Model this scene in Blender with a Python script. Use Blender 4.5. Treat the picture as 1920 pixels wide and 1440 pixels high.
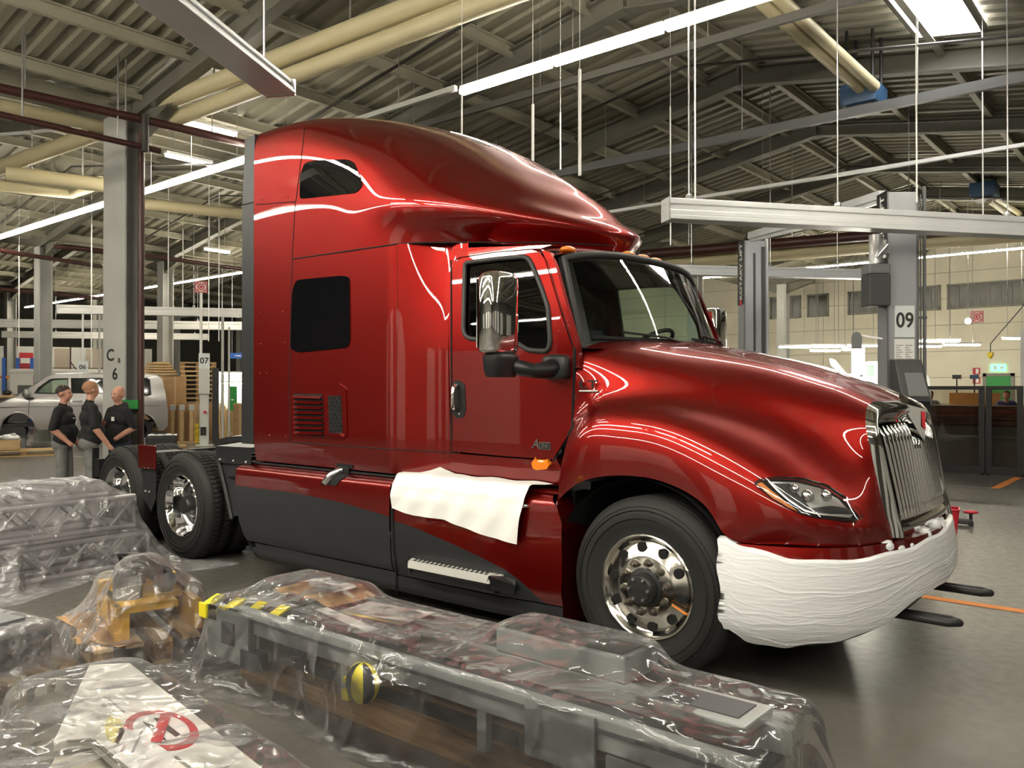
import bpy, bmesh, math, random
import numpy as np
from mathutils import Vector, Matrix, geometry
from mathutils.bvhtree import BVHTree

for _o in list(bpy.data.objects):
    bpy.data.objects.remove(_o)
SC = bpy.context.scene
COL = SC.collection
PI = math.pi

# ------------------------------------------------------------------ camera
# World axes: X = the way the red truck faces, Y = across the hall, Z = up.
FPX = 1553.0                       # focal length in pixels of the 1920 px wide frame
HEAD = math.radians(50.2)
PITCH = math.radians(0.35)
CAM = np.array([2.44, -5.32, 1.64])
_f0 = np.array([-math.cos(HEAD), math.sin(HEAD), 0.0])
RT = np.array([math.sin(HEAD), math.cos(HEAD), 0.0])
_u0 = np.array([0.0, 0.0, 1.0])
FW = _f0 * math.cos(PITCH) + _u0 * math.sin(PITCH)
UP = -_f0 * math.sin(PITCH) + _u0 * math.cos(PITCH)
cam_data = bpy.data.cameras.new('camera')
cam_data.sensor_fit = 'HORIZONTAL'
cam_data.sensor_width = 36.0
cam_data.lens = 36.0 * FPX / 1920.0
cam_data.clip_end = 300
cam = bpy.data.objects.new('camera', cam_data)
COL.objects.link(cam)
cam.matrix_world = Matrix(((RT[0], UP[0], -FW[0], CAM[0]), (RT[1], UP[1], -FW[1], CAM[1]), (RT[2], UP[2], -FW[2], CAM[2]), (0, 0, 0, 1)))
SC.camera = cam

# ------------------------------------------------------------------ world, exposure
W = bpy.data.worlds.new('hall_night')
SC.world = W
W.use_nodes = True
W.node_tree.nodes['Background'].inputs['Color'].default_value = (0.5, 0.47, 0.42, 1)
W.node_tree.nodes['Background'].inputs['Strength'].default_value = 0.02
SC.view_settings.view_transform = 'Standard'
SC.view_settings.look = 'None'
SC.view_settings.gamma = 1.0
SC.view_settings.exposure = 0.42
SC.view_settings.use_curve_mapping = False
try:
    SC.cycles.use_denoising = True
    SC.cycles.max_bounces = 4
    SC.cycles.diffuse_bounces = 2
    SC.cycles.glossy_bounces = 3
    SC.cycles.transparent_max_bounces = 14
    SC.cycles.use_adaptive_sampling = True
    SC.cycles.adaptive_threshold = 0.2
    SC.cycles.light_sampling_threshold = 0.05
    SC.cycles.sample_clamp_indirect = 6.0
    SC.cycles.caustics_reflective = False
    SC.cycles.caustics_refractive = False
except Exception:
    pass
LAMP = 44.0          # radiance of the fluorescent tubes
SKYLIGHT = 16.0       # radiance of the roof lights

# ------------------------------------------------------------------ measuring helpers: where a ray of the camera meets a plane of the place
def ray(px, py):
    return FW + RT * (px - 960.0) / FPX - UP * (py - 720.0) / FPX
def at_y(px, py, y):
    d = ray(px, py); return CAM + d * ((y - CAM[1]) / d[1])
def at_x(px, py, x):
    d = ray(px, py); return CAM + d * ((x - CAM[0]) / d[0])
def at_z(px, py, z):
    d = ray(px, py); return CAM + d * ((z - CAM[2]) / d[2])
def at_d(px, py, dep):
    return CAM + ray(px, py) * dep

# ------------------------------------------------------------------ materials
MATS = {}
def _nt(name):
    m = bpy.data.materials.new(name)
    m.use_nodes = True
    return m, m.node_tree, m.node_tree.nodes['Principled BSDF']
def _set(b, **kw):
    for k, v in kw.items():
        k = k.replace('_', ' ')
        if k in b.inputs:
            b.inputs[k].default_value = v
def mat(name, col, rough=0.5, metal=0.0, var=0.0, scale=6.0, bump=0.0, bscale=40.0, **kw):
    """plain procedural material: colour with a little noise, optional fine relief"""
    m, nt, b = _nt(name)
    c = (col[0], col[1], col[2], 1.0)
    _set(b, Base_Color=c, Roughness=rough, Metallic=metal, **kw)
    if var > 0:
        tc = nt.nodes.new('ShaderNodeTexCoord')
        n = nt.nodes.new('ShaderNodeTexNoise'); n.inputs['Scale'].default_value = scale; n.inputs['Detail'].default_value = 6
        r = nt.nodes.new('ShaderNodeValToRGB')
        r.color_ramp.elements[0].position = 0.3; r.color_ramp.elements[1].position = 0.7
        r.color_ramp.elements[0].color = tuple(max(0, x * (1 - var)) for x in col) + (1,)
        r.color_ramp.elements[1].color = tuple(min(1, x * (1 + var)) for x in col) + (1,)
        nt.links.new(tc.outputs['Object'], n.inputs['Vector'])
        nt.links.new(n.outputs['Fac'], r.inputs['Fac'])
        nt.links.new(r.outputs['Color'], b.inputs['Base Color'])
    if bump > 0:
        tc = nt.nodes.new('ShaderNodeTexCoord')
        n = nt.nodes.new('ShaderNodeTexNoise'); n.inputs['Scale'].default_value = bscale; n.inputs['Detail'].default_value = 4
        bp = nt.nodes.new('ShaderNodeBump'); bp.inputs['Strength'].default_value = bump; bp.inputs['Distance'].default_value = 0.01
        nt.links.new(tc.outputs['Object'], n.inputs['Vector'])
        nt.links.new(n.outputs['Fac'], bp.inputs['Height'])
        nt.links.new(bp.outputs['Normal'], b.inputs['Normal'])
    MATS[name] = m
    return m
def emit(name, col, s):
    m, nt, b = _nt(name)
    _set(b, Base_Color=(col[0], col[1], col[2], 1), Roughness=0.5)
    b.inputs['Emission Color'].default_value = (col[0], col[1], col[2], 1)
    b.inputs['Emission Strength'].default_value = s
    MATS[name] = m
    return m
def wood(name, c1, c2, scale=3.0):
    m, nt, b = _nt(name)
    tc = nt.nodes.new('ShaderNodeTexCoord'); mp = nt.nodes.new('ShaderNodeMapping')
    mp.inputs['Scale'].default_value = (1.5, 14, 14)
    n = nt.nodes.new('ShaderNodeTexNoise'); n.inputs['Scale'].default_value = scale; n.inputs['Detail'].default_value = 5
    r = nt.nodes.new('ShaderNodeValToRGB')
    r.color_ramp.elements[0].color = c1 + (1,); r.color_ramp.elements[1].color = c2 + (1,)
    r.color_ramp.elements[0].position = 0.3; r.color_ramp.elements[1].position = 0.7
    nt.links.new(tc.outputs['Object'], mp.inputs['Vector']); nt.links.new(mp.outputs['Vector'], n.inputs['Vector'])
    nt.links.new(n.outputs['Fac'], r.inputs['Fac']); nt.links.new(r.outputs['Color'], b.inputs['Base Color'])
    _set(b, Roughness=0.7)
    MATS[name] = m
    return m
def glass(name, tint, rough=0.02, opacity=0.0, spec=1.0):
    """thin sheet glass: see-through with a mirror film that grows at grazing angles"""
    m = bpy.data.materials.new(name); m.use_nodes = True
    nt = m.node_tree; nt.nodes.clear()
    out = nt.nodes.new('ShaderNodeOutputMaterial')
    tr = nt.nodes.new('ShaderNodeBsdfTransparent'); tr.inputs['Color'].default_value = tint + (1,)
    gl = nt.nodes.new('ShaderNodeBsdfGlossy'); gl.inputs['Roughness'].default_value = rough; gl.inputs['Color'].default_value = (1, 1, 1, 1)
    fr = nt.nodes.new('ShaderNodeFresnel'); fr.inputs['IOR'].default_value = 1.5
    mx = nt.nodes.new('ShaderNodeMixShader')
    nt.links.new(fr.outputs[0], mx.inputs[0]); nt.links.new(tr.outputs[0], mx.inputs[1]); nt.links.new(gl.outputs[0], mx.inputs[2])
    last = mx
    if opacity > 0:
        df = nt.nodes.new('ShaderNodeBsdfDiffuse'); df.inputs['Color'].default_value = (0.8, 0.78, 0.76, 1)
        m2 = nt.nodes.new('ShaderNodeMixShader'); m2.inputs[0].default_value = opacity
        nt.links.new(mx.outputs[0], m2.inputs[1]); nt.links.new(df.outputs[0], m2.inputs[2]); last = m2
    nt.links.new(last.outputs[0], out.inputs['Surface'])
    MATS[name] = m
    return m
def film(name, haze=0.05, tint=(0.95, 0.95, 0.96), bscale=5.0, bstr=0.6, hcol=(0.86, 0.83, 0.82), edge=0.25, ior=1.55, rough=0.07):
    """clear packing film: see-through, creased, milky only where it is folded or seen edge-on"""
    m = bpy.data.materials.new(name); m.use_nodes = True
    nt = m.node_tree; nt.nodes.clear()
    N = nt.nodes.new; L = nt.links.new
    out = N('ShaderNodeOutputMaterial')
    tc = N('ShaderNodeTexCoord')
    n0 = N('ShaderNodeTexNoise'); n0.inputs['Scale'].default_value = 2.5; n0.inputs['Detail'].default_value = 2
    L(tc.outputs['Object'], n0.inputs['Vector'])
    nm = N('ShaderNodeVectorMath'); nm.operation = 'MULTIPLY_ADD'; nm.inputs[1].default_value = (0.5, 0.5, 0.5)
    L(n0.outputs['Color'], nm.inputs[0]); L(tc.outputs['Object'], nm.inputs[2])
    hs = []
    for sc_, am in ((bscale, 1.0), (bscale * 2.9, 0.5)):
        v = N('ShaderNodeTexVoronoi'); v.feature = 'F1'; v.distance = 'EUCLIDEAN'; v.inputs['Scale'].default_value = sc_
        L(nm.outputs[0], v.inputs['Vector'])
        q = N('ShaderNodeMath'); q.operation = 'MULTIPLY'; q.inputs[1].default_value = am / sc_ * 4
        L(v.outputs['Distance'], q.inputs[0]); hs.append(q)
    a1 = N('ShaderNodeMath'); a1.operation = 'ADD'; L(hs[0].outputs[0], a1.inputs[0]); L(hs[1].outputs[0], a1.inputs[1])
    a2 = a1
    bp = N('ShaderNodeBump'); bp.inputs['Strength'].default_value = bstr; bp.inputs['Distance'].default_value = 0.1
    L(a2.outputs[0], bp.inputs['Height'])
    tr = N('ShaderNodeBsdfTransparent'); tr.inputs['Color'].default_value = tint + (1,)
    gl = N('ShaderNodeBsdfGlossy'); gl.inputs['Roughness'].default_value = rough
    L(bp.outputs['Normal'], gl.inputs['Normal'])
    fr = N('ShaderNodeFresnel'); fr.inputs['IOR'].default_value = ior; L(bp.outputs['Normal'], fr.inputs['Normal'])
    mx = N('ShaderNodeMixShader'); L(fr.outputs[0], mx.inputs[0]); L(tr.outputs[0], mx.inputs[1]); L(gl.outputs[0], mx.inputs[2])
    df = N('ShaderNodeBsdfDiffuse'); df.inputs['Color'].default_value = hcol + (1,); L(bp.outputs['Normal'], df.inputs['Normal'])
    tl = N('ShaderNodeBsdfTranslucent'); tl.inputs['Color'].default_value = hcol + (1,)
    dm = N('ShaderNodeMixShader'); dm.inputs[0].default_value = 0.4; L(df.outputs[0], dm.inputs[1]); L(tl.outputs[0], dm.inputs[2])
    # a film met at a slant is crossed on a longer path, so its haze thickens there
    hz = N('ShaderNodeMath'); hz.operation = 'MULTIPLY_ADD'; hz.inputs[1].default_value = edge; hz.inputs[2].default_value = haze
    L(fr.outputs[0], hz.inputs[0])
    cl = N('ShaderNodeClamp'); L(hz.outputs[0], cl.inputs['Value'])
    m2 = N('ShaderNodeMixShader'); L(cl.outputs[0], m2.inputs[0]); L(mx.outputs[0], m2.inputs[1]); L(dm.outputs[0], m2.inputs[2])
    L(m2.outputs[0], out.inputs['Surface'])
    MATS[name] = m
    return m

# ------------------------------------------------------------------ geometry helpers
def R3(rot):
    from mathutils import Euler
    return Euler(rot).to_matrix()
class MB:
    """collects shapes; build() links them as one mesh object"""
    def __init__(s):
        s.v = []; s.f = []; s.m = []; s.cm = 0
    def add(s, vs, fs):
        o = len(s.v)
        s.v += [tuple(map(float, p)) for p in vs]
        s.f += [tuple(o + i for i in f) for f in fs]
        s.m += [s.cm] * len(fs)
        return s
    def slot(s, i):
        s.cm = i; return s
    def box(s, c, d, rot=None):
        hx, hy, hz = d[0] / 2, d[1] / 2, d[2] / 2
        vs = [Vector((x, y, z)) for x in (-hx, hx) for y in (-hy, hy) for z in (-hz, hz)]
        if rot is not None:
            M = R3(rot) if not isinstance(rot, Matrix) else rot
            vs = [M @ v for v in vs]
        vs = [v + Vector(c) for v in vs]
        return s.add(vs, [(0, 1, 3, 2), (4, 6, 7, 5), (0, 4, 5, 1), (2, 3, 7, 6), (0, 2, 6, 4), (1, 5, 7, 3)])
    def span(s, a, b):
        return s.box([(a[i] + b[i]) / 2 for i in range(3)], [abs(b[i] - a[i]) for i in range(3)])
    def bar(s, a, b, w, h, up=(0, 0, 1)):
        a = Vector(a); b = Vector(b); d = b - a; L = d.length
        if L < 1e-6: return s
        x = d / L; u = Vector(up); y = u.cross(x)
        if y.length < 1e-4: y = Vector((0, 1, 0)).cross(x)
        if y.length < 1e-4: y = Vector((1, 0, 0)).cross(x)
        y.normalize(); z = x.cross(y)
        M = Matrix((x, y, z)).transposed()
        return s.box((a + b) / 2, (L, w, h), M)
    def cyl(s, a, b, r0, r1=None, n=16, cap=True):
        r1 = r0 if r1 is None else r1
        a = Vector(a); b = Vector(b); d = (b - a).normalized()
        t = Vector((0, 0, 1)) if abs(d.z) < 0.9 else Vector((1, 0, 0))
        u = d.cross(t).normalized(); w = d.cross(u)
        vs = []
        for c, r in ((a, r0), (b, r1)):
            for k in range(n):
                an = 2 * PI * k / n
                vs.append(c + u * (r * math.cos(an)) + w * (r * math.sin(an)))
        fs = [(k, (k + 1) % n, n + (k + 1) % n, n + k) for k in range(n)]
        if cap:
            fs += [tuple(range(n - 1, -1, -1)), tuple(range(n, 2 * n))]
        return s.add(vs, fs)
    def tube(s, pts, r, n=8, closed=False, cap=True, flat=None):
        P = [Vector(p) for p in pts]; m = len(P)
        rr = r if hasattr(r, '__len__') else [r] * m
        vs = []; pu = None
        for i in range(m):
            if closed:
                d = P[(i + 1) % m] - P[i - 1]
            else:
                d = P[min(i + 1, m - 1)] - P[max(i - 1, 0)]
            d.normalize()
            if pu is None:
                t = Vector((0, 0, 1)) if abs(d.z) < 0.9 else Vector((1, 0, 0))
                u = d.cross(t).normalized()
            else:
                u = (pu - d * pu.dot(d)).normalized()
            pu = u; w = d.cross(u)
            for k in range(n):
                an = 2 * PI * k / n
                vs.append(P[i] + u * (rr[i] * math.cos(an)) + w * (rr[i] * math.sin(an)))
        fs = []
        for i in range(m if closed else m - 1):
            j = (i + 1) % m
            fs += [(i * n + k, i * n + (k + 1) % n, j * n + (k + 1) % n, j * n + k) for k in range(n)]
        if cap and not closed:
            fs += [tuple(range(n - 1, -1, -1)), tuple((m - 1) * n + k for k in range(n))]
        return s.add(vs, fs)
    def lathe(s, prof, c=(0, 0, 0), axis='y', n=48, closed=False):
        """prof: list of (along axis, radius)"""
        vs = []
        for a, r in prof:
            for k in range(n):
                t = 2 * PI * k / n; p, q = r * math.cos(t), r * math.sin(t)
                v = {'x': (a, p, q), 'y': (p, a, q), 'z': (p, q, a)}[axis]
                vs.append((c[0] + v[0], c[1] + v[1], c[2] + v[2]))
        fs = []
        m = len(prof)
        for i in range(m if closed else m - 1):
            j = (i + 1) % m
            for k in range(n):
                q = (i * n + k, i * n + (k + 1) % n, j * n + (k + 1) % n, j * n + k)
                fs.append(q if axis != 'y' else q[::-1])
        return s.add(vs, fs)
    def prism(s, poly, depth, fn):
        """extrude a 2D outline; fn(u, v, w) -> point, w in (0, depth)"""
        n = len(poly)
        vs = [fn(u, v, 0) for u, v in poly] + [fn(u, v, depth) for u, v in poly]
        fs = [tuple(range(n - 1, -1, -1)), tuple(range(n, 2 * n))] + [(k, (k + 1) % n, n + (k + 1) % n, n + k) for k in range(n)]
        return s.add(vs, fs)
    def sphere(s, c, r, n=16, m=10):
        rx, ry, rz = r if hasattr(r, '__len__') else (r, r, r)
        vs = [(c[0], c[1], c[2] + rz)]
        for i in range(1, m):
            t = PI * i / m
            for k in range(n):
                a = 2 * PI * k / n
                vs.append((c[0] + rx * math.sin(t) * math.cos(a), c[1] + ry * math.sin(t) * math.sin(a), c[2] + rz * math.cos(t)))
        vs.append((c[0], c[1], c[2] - rz))
        fs = [(0, 1 + k, 1 + (k + 1) % n) for k in range(n)]
        for i in range(m - 2):
            fs += [(1 + i * n + k, 1 + (i + 1) * n + k, 1 + (i + 1) * n + (k + 1) % n, 1 + i * n + (k + 1) % n) for k in range(n)]
        l = len(vs) - 1
        fs += [(l, 1 + (m - 2) * n + (k + 1) % n, 1 + (m - 2) * n + k) for k in range(n)]
        return s.add(vs, fs)
    def grid(s, fn, nu, nv, flip=False):
        vs = [fn(i / nu, j / nv) for i in range(nu + 1) for j in range(nv + 1)]
        fs = []
        for i in range(nu):
            for j in range(nv):
                q = (i * (nv + 1) + j, (i + 1) * (nv + 1) + j, (i + 1) * (nv + 1) + j + 1, i * (nv + 1) + j + 1)
                fs.append(q[::-1] if flip else q)
        return s.add(vs, fs)
    def mirror_y(s):
        n = len(s.v); f0 = list(s.f); m0 = list(s.m)
        s.v += [(x, -y, z) for x, y, z in s.v]
        s.f += [tuple(n + i for i in f[::-1]) for f in f0]; s.m += m0
        return s
    def mesh(s, name, smooth=None, bevel=0.0, weld=False, fix=True):
        me = bpy.data.meshes.new(name)
        me.from_pydata(s.v, [], s.f)
        me.validate()
        if len(me.polygons) == len(s.m) and any(s.m):
            me.polygons.foreach_set('material_index', s.m)
        if weld or bevel > 0 or fix:
            bm = bmesh.new(); bm.from_mesh(me)
            if weld:
                bmesh.ops.remove_doubles(bm, verts=bm.verts, dist=1e-5)
            if fix:
                bmesh.ops.recalc_face_normals(bm, faces=bm.faces)
            if bevel > 0:
                es = [e for e in bm.edges if len(e.link_faces) == 2 and e.calc_face_angle(0) > 0.5]
                bmesh.ops.bevel(bm, geom=es, offset=bevel, segments=2, profile=0.6, affect='EDGES', clamp_overlap=True)
            bm.to_mesh(me); bm.free()
        if smooth is not None:
            me.shade_smooth()
            if smooth < 180:
                me.set_sharp_from_angle(angle=math.radians(smooth))
        return me
    def build(s, name, m, parent=None, smooth=None, bevel=0.0, weld=False, fix=True):
        return link(name, s.mesh(name, smooth, bevel, weld, fix), m, parent)
def link(name, me, m, parent=None):
    o = bpy.data.objects.new(name, me)
    for x in (m if isinstance(m, (list, tuple)) else [m]):
        me.materials.append(MATS[x] if isinstance(x, str) else x)
    COL.objects.link(o)
    if parent is not None:
        o.parent = parent
    return o
def thing(name, label, cat, loc=(0, 0, 0), rz=0.0, group=None):
    o = bpy.data.objects.new(name, None); COL.objects.link(o)
    o.empty_display_size = 0.2
    o.location = tuple(loc); o.rotation_euler = (0, 0, rz)
    return tag(o, label, cat, group)
def tag(o, label, cat=None, group=None, kind=None):
    if label: o['label'] = label
    if cat: o['category'] = cat
    if group: o['group'] = group
    if kind: o['kind'] = kind
    return o
def struct(o, label=None):
    o['kind'] = 'structure'
    if label: o['label'] = label
    return o
def copy_tree(o, parent=None, loc=None, rz=None, label=None, group=None):
    c = o.copy(); COL.objects.link(c); c.parent = parent
    if loc is not None: c.location = tuple(loc)
    if rz is not None: c.rotation_euler = (0, 0, rz)
    if label: c['label'] = label
    if group: c['group'] = group
    for ch in list(o.children):
        copy_tree(ch, c)
    return c
def text_mesh(s, size, depth=0.0, bold=False):
    cu = bpy.data.curves.new('lettering', 'FONT'); cu.body = s; cu.size = size; cu.extrude = depth
    cu.align_x = 'CENTER'; cu.align_y = 'CENTER'
    if bold: cu.offset = size * 0.02
    cu.resolution_u = 4
    o = bpy.data.objects.new('lettering', cu); COL.objects.link(o)
    dg = bpy.context.evaluated_depsgraph_get()
    me = bpy.data.meshes.new_from_object(o.evaluated_get(dg))
    bpy.data.objects.remove(o); bpy.data.curves.remove(cu)
    return me
def lettering(name, s, size, m, origin, right, up, parent=None, bold=False, stretch=1.0):
    """flat lettering standing in the plane (right, up) at origin"""
    me = text_mesh(s, size, 0.0004, bold)
    r = Vector(right).normalized(); u = Vector(up).normalized(); n = r.cross(u); o = Vector(origin)
    for v in me.vertices:
        p = v.co
        v.co = o + r * (p.x * stretch) + u * p.y + n * p.z
    return link(name, me, m, parent)
def smooth01(t):
    t = min(1.0, max(0.0, t)); return t * t * (3 - 2 * t)
def lerp(a, b, t): return a + (b - a) * t
def interp(x, pts):
    for (a, va), (b, vb) in zip(pts, pts[1:]):
        if x <= b:
            t = 0 if b == a else (x - a) / (b - a)
            return va + (vb - va) * max(0, t)
    return pts[-1][1]
def round_poly(pts, r, n=5):
    """round the corners of a 2D outline"""
    out = []; m = len(pts)
    rr = r if hasattr(r, '__len__') else [r] * m
    for i in range(m):
        p = Vector(pts[i]); a = Vector(pts[i - 1]); b = Vector(pts[(i + 1) % m])
        d1 = (a - p); d2 = (b - p)
        q = min(rr[i], d1.length * 0.45, d2.length * 0.45)
        s = p + d1.normalized() * q; e = p + d2.normalized() * q
        for k in range(n + 1):
            t = k / n
            v = s * (1 - t) ** 2 + p * 2 * t * (1 - t) + e * t * t
            out.append((v.x, v.y))
    return out
# ================================================================== materials of the hall
mat('rafter_paint', (0.15, 0.142, 0.112), 0.55, 0.0, 0.12, 2.0)
mat('deck_paint', (0.31, 0.288, 0.215), 0.5, 0.0, 0.15, 0.7)
mat('purlin_paint', (0.42, 0.395, 0.30), 0.5, 0.0, 0.1, 2.0)
mat('column_paint', (0.47, 0.47, 0.44), 0.42, 0.0, 0.06, 1.5)
mat('cream_wall', (0.82, 0.76, 0.61), 0.75, 0.0, 0.05, 1.2)
mat('grey_wall', (0.26, 0.25, 0.22), 0.8, 0.0, 0.3, 0.6)
mat('joint_grey', (0.42, 0.39, 0.31), 0.8)
mat('dark_wall', (0.12, 0.115, 0.10), 0.8, 0.0, 0.2, 0.5)
mat('white_paint', (0.82, 0.81, 0.77), 0.5, 0.0, 0.03, 1.0)
mat('cream_duct', (0.62, 0.54, 0.33), 0.45, 0.0, 0.05, 1.0)
mat('brown_pipe', (0.060, 0.018, 0.014), 0.42, 0.0, 0.15, 3.0)
mat('black_pipe', (0.035, 0.03, 0.026), 0.5)
mat('steel', (0.55, 0.55, 0.55), 0.35, 0.9)
mat('alu_rail', (0.76, 0.77, 0.78), 0.40, 0.35, 0.05, 2.0)
mat('lamp_white', (0.82, 0.81, 0.78), 0.45)
mat('black_metal', (0.02, 0.02, 0.02), 0.45)
mat('heater_blue', (0.035, 0.085, 0.17), 0.45, 0.0, 0.1, 4.0)
mat('sign_red', (0.55, 0.03, 0.04), 0.45)
mat('sign_white', (0.85, 0.85, 0.82), 0.5)
mat('sign_blue', (0.02, 0.12, 0.55), 0.4)
mat('green_door', (0.02, 0.28, 0.05), 0.5, 0.0, 0.05, 2)
mat('dark_pane', (0.055, 0.05, 0.035), 0.25)
mat('grey_frame', (0.22, 0.215, 0.18), 0.5)
mat('orange_line', (0.78, 0.26, 0.05), 0.6, 0.0, 0.12, 5.0)
emit('tube_light', (1.0, 0.94, 0.80), LAMP)
emit('low_tube', (1.0, 0.95, 0.80), 75.0)
emit('far_tube', (1.0, 0.93, 0.74), 95.0)
emit('roof_light', (1.0, 1.0, 1.0), SKYLIGHT)
emit('exit_glow', (0.15, 0.9, 0.35), 2.0)

def floor_material():
    m, nt, b = _nt('sealed_floor')
    N = nt.nodes.new; L = nt.links.new
    tc = N('ShaderNodeTexCoord')
    n = N('ShaderNodeTexNoise'); n.inputs['Scale'].default_value = 0.35; n.inputs['Detail'].default_value = 8; n.inputs['Roughness'].default_value = 0.6
    r = N('ShaderNodeValToRGB')
    r.color_ramp.elements[0].position = 0.35; r.color_ramp.elements[0].color = (0.085, 0.079, 0.069, 1)
    r.color_ramp.elements[1].position = 0.70; r.color_ramp.elements[1].color = (0.150, 0.140, 0.123, 1)
    n2 = N('ShaderNodeTexNoise'); n2.inputs['Scale'].default_value = 14; n2.inputs['Detail'].default_value = 6
    r2 = N('ShaderNodeValToRGB'); r2.color_ramp.elements[0].position = 0.35; r2.color_ramp.elements[0].color = (0.28, 0.28, 0.28, 1); r2.color_ramp.elements[1].color = (0.50, 0.50, 0.50, 1)
    bp = N('ShaderNodeBump'); bp.inputs['Strength'].default_value = 0.12; bp.inputs['Distance'].default_value = 0.004
    n3 = N('ShaderNodeTexNoise'); n3.inputs['Scale'].default_value = 90
    for q in (n, n2, n3): L(tc.outputs['Object'], q.inputs['Vector'])
    L(n.outputs['Fac'], r.inputs['Fac']); L(r.outputs['Color'], b.inputs['Base Color'])
    L(n2.outputs['Fac'], r2.inputs['Fac']); L(r2.outputs['Color'], b.inputs['Roughness'])
    L(n3.outputs['Fac'], bp.inputs['Height']); L(bp.outputs['Normal'], b.inputs['Normal'])
    MATS['sealed_floor'] = m
floor_material()

# ================================================================== floor and markings
X0, X1, Y0, Y1 = -46.0, 17.0, -15.0, 31.3
floor = struct(MB().span((X0, Y0, -0.2), (X1, Y1, 0)).build('floor', 'sealed_floor'), 'dark grey sealed concrete floor of the hall')
MB().span((-0.2, 1.74, -0.001), (X1 - 2, 1.85, 0.003)).build('lane_marking', 'orange_line', floor)
MB().span((-0.26, 10.3, -0.001), (-0.12, 12.5, 0.003)).build('lane_marking', 'orange_line', floor)
MB().span((-9.5, 10.25, -0.001), (12, 10.33, 0.002)).build('lane_marking', 'grey_frame', floor)
MB().span((-40, 3.35, -0.001), (-11.5, 3.43, 0.002)).build('lane_marking', 'joint_grey', floor)

# ================================================================== roof: ridges every 14 m along X, frames every 3.9 m along Y
RIDGE, HALF, ZR, ZV = -4.0, 7.0, 7.5, 6.34
KX = [RIDGE - 7 * k for k in range(6, -4, -1)]
KX = [x for x in KX if X0 - 0.1 <= x <= X1 + 0.1]
def roof_z(x):
    t = abs(((x - RIDGE + HALF) % (2 * HALF)) - HALF) / HALF
    return lerp(ZR, ZV, t)
ceiling_mb = MB()
ribs = []
y = Y0
while y < Y1 + 0.3:
    ribs += [(y, 0.0), (y + 0.13, 0.0), (y + 0.16, 0.055), (y + 0.29, 0.055)]
    y += 0.32
ceil_x = [X0] + [x for x in KX if X0 < x < X1] + [X1]
vs = [(x, yy, roof_z(x) + 0.10 + h) for x in ceil_x for yy, h in ribs]
n = len(ribs)
ceiling_mb.add(vs, [(i * n + j, i * n + j + 1, (i + 1) * n + j + 1, (i + 1) * n + j) for i in range(len(ceil_x) - 1) for j in range(n - 1)])
ceiling = struct(ceiling_mb.build('ceiling', 'deck_paint', fix=False), 'corrugated metal roof deck on steel frames')
FRAMES = [1.1 + 3.9 * k for k in range(-4, 8)]
for k, xr in enumerate([x for x in KX if abs(((x - RIDGE) / 14) - round((x - RIDGE) / 14)) < 0.01]):
    me = None
    for fy in FRAMES:
        mb = MB()
        for sgn in (-1, 1):
            xe = xr + sgn * 7
            if xe < X0 - 0.5 or xe > X1 + 0.5:
                continue
            a = Vector((xr, fy, ZR)); b = Vector((xe, fy, ZV))
            dz = Vector((0, 0, -0.17))
            mb.bar(a + dz, b + dz, 0.03, 0.32)
            mb.bar(a + Vector((0, 0, -0.02)), b + Vector((0, 0, -0.02)), 0.2, 0.03)
            mb.bar(a + Vector((0, 0, -0.335)), b + Vector((0, 0, -0.335)), 0.2, 0.03)
            # haunch over the column
            h0 = b + Vector((-sgn * 1.3, 0, 0.2 - 0.3)); h1 = b + Vector((0, 0, -0.75))
            mb.bar(h0 + Vector((0, 0, -0.25)), h1, 0.18, 0.03)
            mb.add([h0 + Vector((0, 0.012, -0.2)), b + Vector((0, 0.012, -0.2)), h1 + Vector((0, 0.012, 0)), h0 + Vector((0, -0.012, -0.2)), b + Vector((0, -0.012, -0.2)), h1 + Vector((0, -0.012, 0))], [(0, 1, 2), (5, 4, 3)])
        mb.box((xr, fy, ZR - 0.18), (0.05, 0.22, 0.36))
        mb.build('rafter', 'rafter_paint', ceiling)
for xv in KX[:-1]:
    for q in range(5):
        x = xv + 0.35 + q * 1.5
        if x < X0 or x > X1: continue
        z = roof_z(x)
        MB().box((x, (Y0 + Y1) / 2, z + 0.045), (0.16, Y1 - Y0, 0.02)).box((x, (Y0 + Y1) / 2, z - 0.03), (0.035, Y1 - Y0, 0.15)).box((x, (Y0 + Y1) / 2, z - 0.11), (0.10, Y1 - Y0, 0.018)).build('purlin', 'purlin_paint', ceiling)
# thin sprinkler pipes hung under the purlins, following the slope
for fy in (3.0, 6.8, 10.8, 14.7, 18.6):
    for xr in (-4.0, -18.0):
        MB().tube([(xr - 6.6, fy, roof_z(xr - 6.6) - 0.62), (xr, fy, ZR - 0.62), (xr + 6.6, fy, roof_z(xr + 6.6) - 0.62)], 0.022, 6).build('sprinkler_pipe', 'black_pipe', ceiling)

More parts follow.
